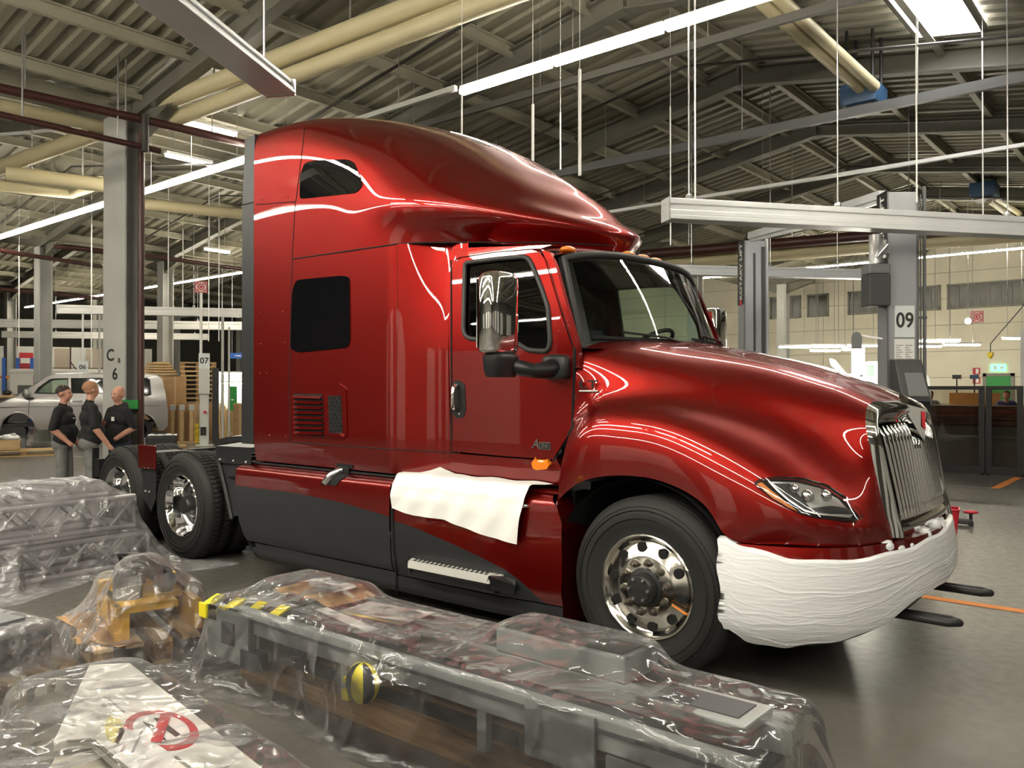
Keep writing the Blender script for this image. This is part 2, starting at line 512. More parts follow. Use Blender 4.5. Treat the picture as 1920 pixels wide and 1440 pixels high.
# ================================================================== columns
def column(x, y, ztop, wide=0.42, deep=0.30, t=0.028):
    mb = MB()
    mb.box((x, y - deep / 2, ztop / 2), (wide, t, ztop)).box((x, y + deep / 2, ztop / 2), (wide, t, ztop)).box((x, y, ztop / 2), (t, deep - t, ztop))
    mb.box((x, y, 0.015), (wide + 0.12, deep + 0.14, 0.03))
    return mb
COLS = []
def add_column(x, y, label, wide=0.40, deep=0.36):
    o = struct(column(x, y, ZV - 0.35, wide, deep).build('column', 'column_paint'), label)
    COLS.append(o)
    return o
ca6 = add_column(-10.79, 0.86, 'tall grey steel column stencilled with bay letters behind three men', 0.74, 0.27)
for k, xc in enumerate((-24.9, -38.9)):
    for j, yc in enumerate((5.0, 8.9, 12.8, 16.7, 20.6)):
        add_column(xc, yc, 'pale steel column far down the left side of the hall')
for yc in (12.8, 20.6, 28.4):
    add_column(-10.95, yc, 'pale steel column standing far behind the truck cab')
# stencil on the near flange and the hose pipe running up beside it
mat('stencil_black', (0.02, 0.02, 0.02), 0.6)
fy = 0.86 - 0.135 - 0.0155
lettering('stencil_letter', 'C', 0.26, 'stencil_black', (-10.90, fy, 2.17), (1, 0, 0), (0, 0, 1), ca6, True, 1.5)
lettering('stencil_letter', 'a', 0.15, 'stencil_black', (-10.60, fy, 2.10), (1, 0, 0), (0, 0, 1), ca6, True, 1.5)
lettering('stencil_letter', '6', 0.26, 'stencil_black', (-10.74, fy, 1.87), (1, 0, 0), (0, 0, 1), ca6, True, 1.5)

# ================================================================== walls
def wall_panels(name, x0, x1, y, z1, m, label, rows=0.62, bay=3.9):
    w = struct(MB().span((x0, y, -0.1), (x1, y + 0.25, z1)).build(name, 'joint_grey'), label)
    proto = None
    z = 0.0
    while z < z1 - 0.2:
        h = min(rows, z1 - z)
        x = x0
        while x < x1 - 0.5:
            l = min(bay, x1 - x)
            MB().span((x + 0.012, y - 0.03, z + 0.012), (x + l - 0.012, y + 0.01, z + h - 0.012)).build('panel', m, w)
            x += bay
        z += rows
    return w
wall_back = wall_panels('wall_back', -22.0, 17.0, 31.3, 7.6, 'cream_wall', 'cream panelled end wall with high dark windows', 1.05, 3.9)
struct(MB().span((X0, 31.3, -0.1), (-22, 31.5, 7.6)).build('wall_back_far', 'dark_wall'))
struct(MB().span((X0 - 0.2, Y0, -0.1), (X0, Y1, 7.6)).build('wall_left', 'dark_wall'))
struct(MB().span((X1, Y0, -0.1), (X1 + 0.2, Y1, 7.6)).build('wall_right', 'dark_wall'))
struct(MB().span((X0, Y0 - 0.2, -0.1), (X1, Y0, 7.6)).build('wall_front', 'dark_wall'))
# unseen pale gates added on the dark walls for stripes reflected in the chrome
for k, yg in enumerate((-12.5, -7.0, -1.5, 4.0, 9.5, 15.0)):
    g_ = struct(MB().span((X1 - 0.08, yg, 0), (X1 - 0.02, yg + 3.2, 4.2)).build('door_%d' % (k + 2), 'white_paint'), 'pale gate added on the unseen side wall for chrome reflections')
for k, xg in enumerate((-16.0, -9.5, -3.0, 3.5, 10.0)):
    g_ = struct(MB().span((xg, Y0 + 0.02, 0), (xg + 3.6, Y0 + 0.08, 3.6)).build('door_%d' % (k + 8), 'white_paint'), 'pale gate added on the unseen front wall for chrome reflections')
# high windows
wn = 0
for pa, pb, panes in ((1444, 1502, 4), (1514, 1554, 2), (1590, 1652, 3), (1698, 1764, 4), (1776, 1921, 7), (1935, 2060, 6)):
    a = at_y(pa, 600, 31.25)[0]; b = at_y(pb, 600, 31.25)[0]
    wn += 1
    w = struct(MB().span((a, 31.19, 4.82), (b, 31.28, 4.88)).span((a, 31.19, 5.75), (b, 31.28, 5.82)).span((a, 31.19, 4.82), (a + 0.06, 31.28, 5.82)).span((b - 0.06, 31.19, 4.82), (b, 31.28, 5.82)).build('window_%d' % wn, 'grey_frame'))
    for k in range(panes):
        xa = lerp(a + 0.06, b - 0.06, k / panes); xb = lerp(a + 0.06, b - 0.06, (k + 1) / panes)
        MB().span((xa + 0.02, 31.22, 4.88), (xb - 0.02, 31.24, 5.75)).build('pane', 'dark_pane', w)
        if k: MB().span((xa - 0.02, 31.19, 4.88), (xa + 0.02, 31.26, 5.75)).build('mullion', 'grey_frame', w)
# green emergency door in the end wall
d = struct(MB().span((-4.0, 31.2, 0), (-3.18, 31.26, 2.13)).build('door_1', 'green_door'), 'green emergency door in the cream end wall')
MB().span((-4.12, 31.18, 0), (-4.0, 31.27, 2.25)).span((-3.18, 31.18, 0), (-3.06, 31.27, 2.25)).span((-4.12, 31.18, 2.13), (-3.06, 31.27, 2.25)).build('door_frame', 'grey_frame', d)
MB().span((-3.95, 31.13, 1.0), (-3.3, 31.17, 1.05)).build('push_bar', 'black_metal', d)

# ================================================================== lamps
ORD = ['first', 'second', 'third', 'fourth', 'fifth', 'sixth', 'seventh', 'eighth', 'ninth', 'tenth', 'eleventh', 'twelfth', 'thirteenth', 'fourteenth', 'fifteenth', 'sixteenth', 'seventeenth', 'eighteenth', 'nineteenth', 'twentieth']
LAMP_ME = {}
def lamp_row(y, z, x0, x1, where, group, L=1.5, m='tube_light'):
    x = x0; n = 0
    while x < x1 - 0.2:
        lb = ('%s lit fluorescent lamp %s' % (ORD[n], where)) if n < len(ORD) else 'lit fluorescent lamp near the far end ' + where
        t = thing('linear_lamp', lb, 'lamp', (x, y, z), 0, group)
        if ('t', m) not in LAMP_ME:
            LAMP_ME['b', m] = MB().box((L / 2, 0, 0.055), (L - 0.02, 0.045, 0.05)).mesh('lamp_body'); LAMP_ME['b', m].materials.append(MATS['lamp_white'])
            LAMP_ME['t', m] = MB().box((L / 2, 0, 0.0), (L - 0.05, 0.085, 0.06) if m == 'tube_light' else (L - 0.01, 0.05, 0.03)).mesh('lamp_tube'); LAMP_ME['t', m].materials.append(MATS[m])
        for nm, k in (('lamp_body', 'b'), ('lamp_tube', 't')):
            o = bpy.data.objects.new(nm, LAMP_ME[k, m]); COL.objects.link(o); o.parent = t
        hx = L * 0.2
        MB().cyl((hx, 0, 0.07), (hx, 0, roof_z(x + hx) + 0.12 - z), 0.006, n=5).build('hanger', 'steel', t)
        x += L; n += 1
lamp_row(2.52, 5.5, -27.0, -9.9, 'of the row behind the steel column, counted from the far end', 'lit lamps in the row behind the steel column')
lamp_row(2.52, 5.5, -4.97, 14.0, 'of the bright row above the truck roof, counted from the left', 'lit lamps in the row above the truck')
lamp_row(-4.3, 5.2, -14.0, 9.0, 'of the row above the wrapped machines', 'lit lamps in the row over the foreground')
lamp_row(-7.2, 5.3, -14.0, 9.0, 'of the second row in front of the machines', 'lit lamps in the second front row')
lamp_row(-12.0, 5.5, -12.0, 9.0, 'of the row along the front wall', 'lit lamps in the front row')
lamp_row(9.9, 5.46, -40.0, -15.5, 'added along the unlit white rail at the far left', 'lamps added along the unlit white rail', 1.5, 'far_tube')  # the rail itself is unlit; these tubes are added to brighten the far left
lamp_row(24.5, 6.0, -16.0, 1.0, 'of the row close to the end wall', 'lit lamps near the end wall', 1.5, 'far_tube')
mat('steel_rail', (0.13, 0.13, 0.13), 0.4, 0.3)
def trunk(y, z, x0, x1, m, label, h=0.07, w=0.06):
    t = tag(MB().span((x0, y - w / 2, z - h / 2), (x1, y + w / 2, z + h / 2)).build('lamp_trunking', m), label, 'trunking')
    x = x0 + 1
    while x < x1:
        MB().cyl((x, y, z), (x, y, roof_z(x)), 0.006, n=5).build('hanger', 'steel', t)
        x += 2.6
    return t
trunk(2.52, 5.58, -9.75, -5.05, 'column_paint', 'grey empty lamp rail between the two bright lamp rows')
mat('dark_rail', (0.055, 0.052, 0.044), 0.5)
trunk(4.0, 5.9, -11, 8, 'dark_rail', 'dark cable rail crossing above the truck roof', 0.10, 0.06)
t = trunk(9.9, 5.5, -15.4, 12, 'lamp_white', 'long white lamp rail high above the vehicle lifts', 0.06, 0.08)
trunk(7.2, 5.7, -12, 12, 'steel_rail', 'grey metal rail lit by the roof light on the right', 0.14, 0.08)
trunk(17.5, 5.5, -40, 12, 'lamp_white', 'thin white lamp rail far back near the end wall', 0.07, 0.08)
# roof lights in the deck
def roof_lamp(x0, x1, y0, y1, label):
    t = thing('roof_light', label, 'skylight', ((x0 + x1) / 2, (y0 + y1) / 2, roof_z((x0 + x1) / 2)))
    ox, oy, oz = t.location
    v = [(x0 - ox, y0 - oy, roof_z(x0) + 0.03 - oz), (x1 - ox, y0 - oy, roof_z(x1) + 0.03 - oz), (x1 - ox, y1 - oy, roof_z(x1) + 0.03 - oz), (x0 - ox, y1 - oy, roof_z(x0) + 0.03 - oz)]
    MB().add(v + [(p[0], p[1], p[2] + 0.04) for p in v], [(3, 2, 1, 0), (4, 5, 6, 7), (0, 1, 5, 4), (1, 2, 6, 5), (2, 3, 7, 6), (3, 0, 4, 7)]).build('light_panel', 'roof_light', t)
    fr = MB()
    for i in range(4):
        fr.bar(Vector(v[i]) + Vector((0, 0, -0.02)), Vector(v[(i + 1) % 4]) + Vector((0, 0, -0.02)), 0.06, 0.10)
    fr.build('frame', 'rafter_paint', t)
roof_lamp(-0.85, 0.05, 5.7, 8.2, 'big bright roof light at the top right above the lifts')
for (qa, qb, zq, lq) in (((335, 228), (443, 255), 6.25, 'bright strip lamp under the roof just left of the sleeper top'), ((310, 292), (396, 311), 6.1, 'second strip lamp under the roof, below the one left of the sleeper top'), ((384, 468), (430, 475), 5.9, 'small bright strip lamp far away above the ring sign')):
    a = Vector(at_z(qa[0], qa[1], zq)); b = Vector(at_z(qb[0], qb[1], zq)); L_ = (b - a).length
    t = thing('strip_lamp', lq, 'lamp', a, math.atan2((b - a).y, (b - a).x))
    MB().box((L_ / 2, 0, 0.07), (L_, 0.14, 0.05)).build('housing', 'lamp_white', t)
    MB().box((L_ / 2, 0, 0.02), (L_ - 0.04, 0.10, 0.05)).build('tube', 'tube_light', t)
    for q in (0.2, 0.8):
        p = a.lerp(b, q); MB().cyl((L_ * q, 0, 0.09), (L_ * q, 0, roof_z(p.x) + 0.12 - zq), 0.008, n=5).build('hanger', 'steel', t)
# strip lamps added out of view to brighten the wrapped goods
for k, x in enumerate((-5.6, -4.0, -2.4, -0.8)):
    t = thing('strip_lamp', ORD[k] + ' strip lamp added out of view to brighten the wrapped goods', 'lamp', (x, -4.95, 4.7), 0, 'strip lamps added to brighten the wrapped goods')
    MB().box((0.75, 0, 0.07), (1.5, 0.16, 0.05)).build('housing', 'lamp_white', t)
    MB().box((0.75, 0, 0.02), (1.44, 0.14, 0.06)).build('tube', 'tube_light', t)
    for q in (0.3, 1.2): MB().cyl((q, 0, 0.09), (q, 0, roof_z(x + q) + 0.12 - 4.7), 0.008, n=5).build('hanger', 'steel', t)
# ================================================================== red truck: materials
def paint():
    m, nt, b = _nt('red_paint')
    N = nt.nodes.new; L = nt.links.new
    tc = N('ShaderNodeTexCoord')
    v = N('ShaderNodeTexNoise'); v.inputs['Scale'].default_value = 900; v.inputs['Detail'].default_value = 2
    r = N('ShaderNodeValToRGB')
    r.color_ramp.elements[0].position = 0.35; r.color_ramp.elements[0].color = (0.185, 0.0035, 0.002, 1)
    r.color_ramp.elements[1].position = 0.70; r.color_ramp.elements[1].color = (0.29, 0.0055, 0.003, 1)
    L(tc.outputs['Object'], v.inputs['Vector']); L(v.outputs['Fac'], r.inputs['Fac']); L(r.outputs['Color'], b.inputs['Base Color'])
    _set(b, Metallic=0.88, Roughness=0.40, Coat_Weight=1.0, Coat_Roughness=0.015, Coat_IOR=1.55)
    MATS['red_paint'] = m
paint()
mat('chrome', (0.92, 0.92, 0.93), 0.04, 1.0)
mat('polished_alu', (0.80, 0.78, 0.73), 0.14, 1.0, 0.04, 8)
mat('brushed_alu', (0.78, 0.77, 0.74), 0.28, 1.0)
mat('charcoal', (0.018, 0.019, 0.021), 0.42, 0.0, 0.08, 4, 0.04, 300)
mat('black_plastic', (0.012, 0.012, 0.013), 0.38, 0.0, 0.0, 1, 0.03, 400)
mat('rubber', (0.008, 0.0075, 0.007), 0.7, 0.0, 0.2, 3)
mat('seal', (0.03, 0.03, 0.03), 0.55)
mat('gap_black', (0.004, 0.004, 0.004), 0.9)
mat('tinted_glass', (0.003, 0.003, 0.004), 0.015, 0.0, Specular_IOR_Level=0.6)
mat('interior', (0.012, 0.012, 0.013), 0.7)
mat('dash', (0.05, 0.055, 0.055), 0.6)
mat('amber', (0.85, 0.22, 0.01), 0.25, Coat_Weight=1.0)
mat('badge_chrome', (0.85, 0.85, 0.85), 0.12, 1.0)
mat('hub_dark', (0.05, 0.05, 0.05), 0.4, 0.6)
mat('nut_steel', (0.22, 0.20, 0.17), 0.35, 0.9)
mat('frame_black', (0.016, 0.016, 0.017), 0.5)
glass('clear_glass', (0.93, 0.97, 0.94))
glass('door_glass', (0.10, 0.11, 0.11))
glass('green_glass', (0.72, 0.92, 0.80))
glass('lens_glass', (0.96, 0.97, 0.97), 0.02)

# ------------------------------------------------------------------ smooth surfaces through rows of measured points
class CS:
    """natural cubic spline through samples y at knots x (any trailing shape)"""
    def __init__(s, x, y):
        s.x = np.asarray(x, float); s.y = np.asarray(y, float)
        n = len(s.x); h = np.diff(s.x)
        sh = s.y.shape[1:]; Y = s.y.reshape(n, -1)
        A = np.zeros((n, n)); B = np.zeros((n, Y.shape[1]))
        A[0, 0] = A[-1, -1] = 1
        for i in range(1, n - 1):
            A[i, i - 1] = h[i - 1]; A[i, i] = 2 * (h[i - 1] + h[i]); A[i, i + 1] = h[i]
            B[i] = 6 * ((Y[i + 1] - Y[i]) / h[i] - (Y[i] - Y[i - 1]) / h[i - 1])
        s.M = np.linalg.solve(A, B); s.Y = Y; s.sh = sh; s.h = h
    def __call__(s, q):
        q = np.atleast_1d(np.asarray(q, float))
        i = np.clip(np.searchsorted(s.x, q) - 1, 0, len(s.x) - 2)
        h = s.h[i][:, None]; a = (s.x[i + 1] - q)[:, None]; b = (q - s.x[i])[:, None]
        M0, M1, y0, y1 = s.M[i], s.M[i + 1], s.Y[i], s.Y[i + 1]
        r = M0 * a ** 3 / (6 * h) + M1 * b ** 3 / (6 * h) + (y0 / h - M0 * h / 6) * a + (y1 / h - M1 * h / 6) * b
        return r.reshape((len(q),) + s.sh)
def chord(G, axis):
    d = np.linalg.norm(np.diff(G, axis=axis), axis=2)
    d = d.mean(axis=1 - axis)
    return np.concatenate([[0], np.cumsum(d)])
class Loft:
    """rows[r][s] of points; mirrored past the last row / last station when those lie on the centre plane"""
    def __init__(s, rows, mir_r=False, mir_s=False):
        G = np.array(rows, float)
        s.nr, s.ns = G.shape[0], G.shape[1]
        fl = np.array([1, -1, 1.0])
        if mir_s:
            G = np.concatenate([G, G[:, -2:-5:-1] * fl], axis=1)
        if mir_r:
            G = np.concatenate([G, G[-2:-5:-1] * fl], axis=0)
        s.sk = chord(G, 1); s.rk = chord(G, 0)
        s.S = s.sk[s.ns - 1]; s.R = s.rk[s.nr - 1]
        s.G = G
        s.cs = CS(s.sk, G.transpose(1, 0, 2))
    def grid(s, sq, rq):
        A = s.cs(np.asarray(sq) * s.S)                 # (nq, nrows, 3)
        return CS(s.rk, A.transpose(1, 0, 2))(np.asarray(rq) * s.R)   # (nrq, nsq, 3)
    def mb(s, ns, nr, s0=0.0, s1=1.0, r0=0.0, r1=1.0, mirror=True):
        P = s.grid(np.linspace(s0, s1, ns), np.linspace(r0, r1, nr))
        m = MB()
        vs = P.reshape(-1, 3)
        fs = [(i * ns + j, i * ns + j + 1, (i + 1) * ns + j + 1, (i + 1) * ns + j) for i in range(nr - 1) for j in range(ns - 1)]
        m.add(vs, fs)
        if mirror:
            m.mirror_y()
        return m

truck = thing('semi_truck', 'glossy red long-nose semi truck with tall sleeper cab and chrome grille', 'truck')
BODY = []     # meshes rays may land on
def body(mb, name, m='red_paint', smooth=35, weld=True, parent=None, hit=True):
    o = mb.build(name, m, parent or truck, smooth, 0, weld)
    if hit: BODY.append(o)
    return o
_bvh = None
def bvh():
    global _bvh
    if _bvh is None or _bvh[1] != len(BODY):
        vs = []; fs = []
        for o in BODY:
            k = len(vs); vs += [v.co[:] for v in o.data.vertices]; fs += [tuple(k + i for i in p.vertices) for p in o.data.polygons]
        _bvh = (BVHTree.FromPolygons(vs, fs), len(BODY))
    return _bvh[0]
def on_body(px, py):
    d = Vector(ray(px, py)).normalized()
    loc, nor, i, dist = bvh().ray_cast(Vector(CAM), d)
    if loc is None:
        p = at_y(px, py, -1.1); return Vector(p), Vector((0, -1, 0))
    if nor.dot(d) > 0: nor = -nor
    return loc, nor
def dens(pts, step=8.0, closed=False):
    out = []; m = len(pts)
    for i in range(m if closed else m - 1):
        a = pts[i]; b = pts[(i + 1) % m]
        k = max(1, int(math.dist(a, b) / step))
        out += [(lerp(a[0], b[0], t / k), lerp(a[1], b[1], t / k)) for t in range(k)]
    if not closed: out.append(pts[-1])
    return out
def seam(name, pts, r=0.004, m='gap_black', parent=None, lift=0.0):
    P = []
    for p in dens(pts, 6):
        l, n_ = on_body(*p); P.append(l + n_ * lift)
    return MB().tube(P, r, 6).build(name, m, parent or truck, 180)
def skin(name, outline, m, lift=0.004, thick=0.01, parent=None, step=7.0, holes=(), smooth=40):
    """a panel that lies on the body: outline measured in the photograph, carried onto the body surface"""
    o = dens(outline, step, True)
    pts = list(o); edges = [(i, (i + 1) % len(o)) for i in range(len(o))]
    for h in holes:
        hd = dens(h, step, True); k = len(pts); pts += hd
        edges += [(k + i, k + (i + 1) % len(hd)) for i in range(len(hd))]
    def inside(p, poly):
        c = False; j = len(poly) - 1
        for i in range(len(poly)):
            if (poly[i][1] > p[1]) != (poly[j][1] > p[1]) and p[0] < (poly[j][0] - poly[i][0]) * (p[1] - poly[i][1]) / (poly[j][1] - poly[i][1]) + poly[i][0]:
                c = not c
            j = i
        return c
    xs = [p[0] for p in o]; ys = [p[1] for p in o]
    y = min(ys) + step
    while y < max(ys):
        x = min(xs) + step
        while x < max(xs):
            if inside((x, y), o) and not any(inside((x, y), h) for h in holes):
                if min(math.dist((x, y), q) for q in pts[:len(edges)]) > step * 0.5: pts.append((x, y))
            x += step
        y += step
    V, E_, F_, *_r = geometry.delaunay_2d_cdt([Vector(p) for p in pts], edges, [], 1 if not holes else 2, 1e-4)
    top = []; bot = []
    for v in V:
        l, n_ = on_body(v.x, v.y)
        top.append(l + n_ * lift); bot.append(l + n_ * (lift - thick))
    F_ = [f for f in F_ if inside((sum(V[i].x for i in f) / len(f), sum(V[i].y for i in f) / len(f)), o) and not any(inside((sum(V[i].x for i in f) / len(f), sum(V[i].y for i in f) / len(f)), h) for h in holes)]
    cnt = {}
    for f in F_:
        for i in range(len(f)):
            e = (f[i], f[(i + 1) % len(f)]); cnt[e] = cnt.get(e, 0) + 1
    k = len(V)
    fs = [tuple(f) for f in F_]
    for (a, b) in list(cnt):
        if (b, a) not in cnt:
            fs.append((b, a, k + a, k + b))
    mb = MB().add(top + bot, fs)
    return mb.build(name, m, parent or truck, smooth, 0, False)

# ------------------------------------------------------------------ roof fairing (over sleeper and cab)
FAIR = [
 [(-3.88,-1.235,2.70),(-3.35,-1.235,2.70),(-2.8,-1.235,2.70),(-2.3,-1.225,2.70),(-1.9,-1.115,2.70),(-1.58,-.865,2.695),(-1.32,-.63,2.685),(-1.10,-.40,2.675),(-.95,-.19,2.668),(-.89,0,2.665)],
 [(-3.88,-1.235,2.87),(-3.35,-1.235,2.87),(-2.8,-1.235,2.86),(-2.3,-1.23,2.84),(-1.9,-1.14,2.79),(-1.57,-.895,2.745),(-1.31,-.655,2.725),(-1.09,-.42,2.712),(-.935,-.20,2.705),(-.87,0,2.70)],
 [(-3.88,-1.235,3.12),(-3.35,-1.235,3.12),(-2.8,-1.235,3.09),(-2.3,-1.235,3.03),(-1.9,-1.20,2.95),(-1.55,-1.00,2.885),(-1.28,-.76,2.84),(-1.05,-.49,2.805),(-.895,-.24,2.785),(-.835,0,2.775)],
 [(-3.88,-1.235,3.42),(-3.35,-1.235,3.41),(-2.8,-1.225,3.35),(-2.3,-1.20,3.24),(-1.9,-1.14,3.12),(-1.56,-.97,3.01),(-1.30,-.74,2.94),(-1.08,-.48,2.885),(-.935,-.23,2.855),(-.88,0,2.845)],
 [(-3.88,-1.232,3.69),(-3.35,-1.225,3.67),(-2.8,-1.19,3.58),(-2.3,-1.125,3.43),(-1.92,-1.03,3.28),(-1.62,-.88,3.14),(-1.38,-.68,3.04),(-1.18,-.44,2.965),(-1.04,-.21,2.93),(-.985,0,2.92)],
 [(-3.88,-1.205,3.83),(-3.35,-1.165,3.85),(-2.8,-1.07,3.76),(-2.3,-.98,3.59),(-1.95,-.88,3.42),(-1.68,-.75,3.28),(-1.46,-.58,3.17),(-1.28,-.38,3.085),(-1.15,-.18,3.045),(-1.10,0,3.03)],
 [(-3.88,-1.10,3.90),(-3.35,-.98,3.925),(-2.8,-.86,3.86),(-2.3,-.75,3.70),(-1.98,-.65,3.54),(-1.74,-.54,3.40),(-1.55,-.41,3.29),(-1.40,-.27,3.205),(-1.29,-.13,3.16),(-1.245,0,3.145)],
 [(-3.88,-.60,3.94),(-3.35,-.55,3.965),(-2.8,-.48,3.91),(-2.34,-.41,3.775),(-2.05,-.36,3.635),(-1.83,-.30,3.50),(-1.65,-.23,3.395),(-1.51,-.15,3.315),(-1.42,-.07,3.27),(-1.385,0,3.255)],
 [(-3.88,0,3.95),(-3.35,0,3.98),(-2.8,0,3.93),(-2.37,0,3.81),(-2.11,0,3.69),(-1.91,0,3.575),(-1.76,0,3.48),(-1.64,0,3.41),(-1.56,0,3.365),(-1.52,0,3.345)],
]
fair = Loft(FAIR, True, True)
roof_fairing = body(fair.mb(110, 80), 'roof_fairing')

# ------------------------------------------------------------------ sleeper walls
def W_side(x, z):
    w = 1.235 - 0.172 * smooth01((x + 2.16) / 0.42)
    if z < 1.30: w -= 0.05 * ((1.30 - z) / 0.3) ** 2 * 0.6
    return w
def sl_pt(u, v):
    x = lerp(-3.88, -1.60, u); z = lerp(1.02, 2.70, v)
    w = W_side(x, z) - 0.014 * smooth01((x + 1.715) / 0.03)
    if z > 1.9: w -= 0.085 * smooth01((x + 2.1) / 0.35) * ((z - 1.9) / 0.75) ** 1.3
    return (x, -w, z)
body(MB().grid(sl_pt, 90, 40), 'sleeper_wall'); body(MB().grid(lambda u, v: (sl_pt(u, v)[0], -sl_pt(u, v)[1], sl_pt(u, v)[2]), 60, 20), 'sleeper_wall')
MB().span((-3.86, -1.18, 0.95), (-3.80, 1.18, 3.78)).build('rear_wall', 'red_paint', truck)
# dark side extender at the rear edge
for sg in (-1, 1):
    MB().span((-4.07, sg * 1.235, 1.16), (-3.885, sg * 1.20, 3.26)).build('side_extender', 'charcoal', truck, bevel=0.008)
    MB().add([(-4.06, sg * 1.235, 3.27), (-3.885, sg * 1.235, 3.27), (-3.885, sg * 1.225, 3.86), (-4.04, sg * 1.225, 3.84), (-4.06, sg * 1.20, 3.27), (-3.885, sg * 1.20, 3.27), (-3.885, sg * 1.19, 3.86), (-4.04, sg * 1.19, 3.84)], [(0, 1, 2, 3), (7, 6, 5, 4), (0, 4, 5, 1), (1, 5, 6, 2), (2, 6, 7, 3), (3, 7, 4, 0)]).build('side_extender', 'charcoal', truck)
MB().span((-4.05, -1.19, 3.74), (-3.885, 1.19, 3.80)).build('side_extender', 'charcoal', truck)

# ------------------------------------------------------------------ cab
def cab_w(x, z):
    w = 1.063
    if z > 1.9: w -= 0.085 * ((z - 1.9) / 0.75) ** 1.3
    if z < 1.25: w -= 0.05 * ((1.25 - z) / 0.3) ** 2
    return w
def cab_panel(name, outline, holes=(), m='red_paint', step=0.035, lift=0.0, thick=0.035, sides=(-1, 1), hit=True):
    """panel of the cab side: outline in (x, z)"""
    made = []
    o = dens(outline, step, True)
    pts = list(o); edges = [(i, (i + 1) % len(o)) for i in range(len(o))]
    hs = [dens(h, step, True) for h in holes]
    for hd in hs:
        k = len(pts); pts += hd
        edges += [(k + i, k + (i + 1) % len(hd)) for i in range(len(hd))]
    def inside(p, poly):
        c = False; j = len(poly) - 1
        for i in range(len(poly)):
            if (poly[i][1] > p[1]) != (poly[j][1] > p[1]) and p[0] < (poly[j][0] - poly[i][0]) * (p[1] - poly[i][1]) / (poly[j][1] - poly[i][1]) + poly[i][0]:
                c = not c
            j = i
        return c
    nb = len(pts)
    xs = [p[0] for p in o]; zs = [p[1] for p in o]
    z = min(zs) + step
    while z < max(zs):
        x = min(xs) + step
        while x < max(xs):
            if inside((x, z), o) and not any(inside((x, z), h) for h in hs) and min(math.dist((x, z), q) for q in pts[:nb]) > step * 0.5:
                pts.append((x, z))
            x += step
        z += step
    V, E_, F_, *_r = geometry.delaunay_2d_cdt([Vector(p) for p in pts], edges, [], 2, 1e-5)
    def cen(f): return (sum(V[i].x for i in f) / len(f), sum(V[i].y for i in f) / len(f))
    F_ = [f for f in F_ if inside(cen(f), o) and not any(inside(cen(f), h) for h in hs)]
    cnt = set()
    for f in F_:
        for i in range(len(f)): cnt.add((f[i], f[(i + 1) % len(f)]))
    k = len(V)
    for sg in sides:
        top = [(v.x, sg * (cab_w(v.x, v.y) + lift), v.y) for v in V]; bot = [(v.x, sg * (cab_w(v.x, v.y) + lift - thick), v.y) for v in V]
        fs = [tuple(f) for f in F_] + [(b, a, k + a, k + b) for (a, b) in cnt if (b, a) not in cnt]
        ob = MB().add(top + bot, fs).build(name, m, truck, 40)
        if hit: BODY.append(ob)
        made.append(ob)
    return made
def xz(px, py, y=-1.06):
    p = at_y(px, py, y); return (p[0], p[2])
win = [xz(871, 493, -1.0), xz(930, 486, -.99), xz(984, 481.5, -.985), xz(994, 486, -.985), xz(1002, 500, -.99), xz(1016, 535, -1.01), xz(1030, 577, -1.03), xz(1034, 640, -1.05), xz(1032, 653, -1.05), xz(1024, 659, -1.06), xz(992, 657, -1.06), xz(976, 647, -1.06), xz(964, 640, -1.06), xz(884, 635.5, -1.05), xz(874, 630, -1.05), xz(869.5, 618, -1.05)]
win = round_poly(win, 0.03, 3)
door_out = [xz(848, 492, -1.0), xz(848, 846), xz(945, 855), xz(1038, 862), (-0.745, 1.215), xz(1073, 803), xz(1075, 655), xz(1062, 612, -1.04), xz(1042, 545, -1.01), xz(1024, 487, -.985), xz(1014, 474, -.98), xz(1000, 469, -.98), xz(930, 474, -.98), xz(864, 484, -.99)]
cab_panel('door', door_out, [win])
# pillar between door and windscreen, and the strip behind the door
cab_panel('cab_pillar', [xz(1076.5, 655), xz(1076, 690), xz(1087, 690), xz(1089, 650, -1.04), xz(1045, 500, -.99), xz(1034, 474, -.98), xz(1017, 468, -.98), xz(1026, 487, -.985), xz(1044, 545, -1.01), xz(1064, 612, -1.04)])
cab_panel('cab_corner', [(-1.70, 1.02), xz(846, 846), xz(846, 490, -1.0), xz(862, 482, -.99), xz(930, 472, -.98), xz(1000, 466.5, -.98), xz(1016, 466, -.98), (-0.83, 2.585), (-1.70, 2.66)])
cab_panel('rocker_panel', [xz(850, 850), xz(945, 858), xz(1038, 865), (-0.745, 1.20), (-0.70, 1.13), (-0.69, 1.02), (-1.70, 1.0), (-1.70, 1.19)], thick=0.06)
def rail_y(x, z): return -cab_w(x, z)
for sg in (-1, 1):
    P = [(x, sg * (cab_w(x, z) + 0.002), z) for x, z in win]
    MB().tube(P, 0.017, 8, closed=True).build('window_seal', 'seal', truck, 180)
    n = len(win)
    g = cab_panel('window_glass', win, (), 'door_glass' if sg < 0 else 'green_glass', 0.06, -0.018, 0.005, (sg,), False)
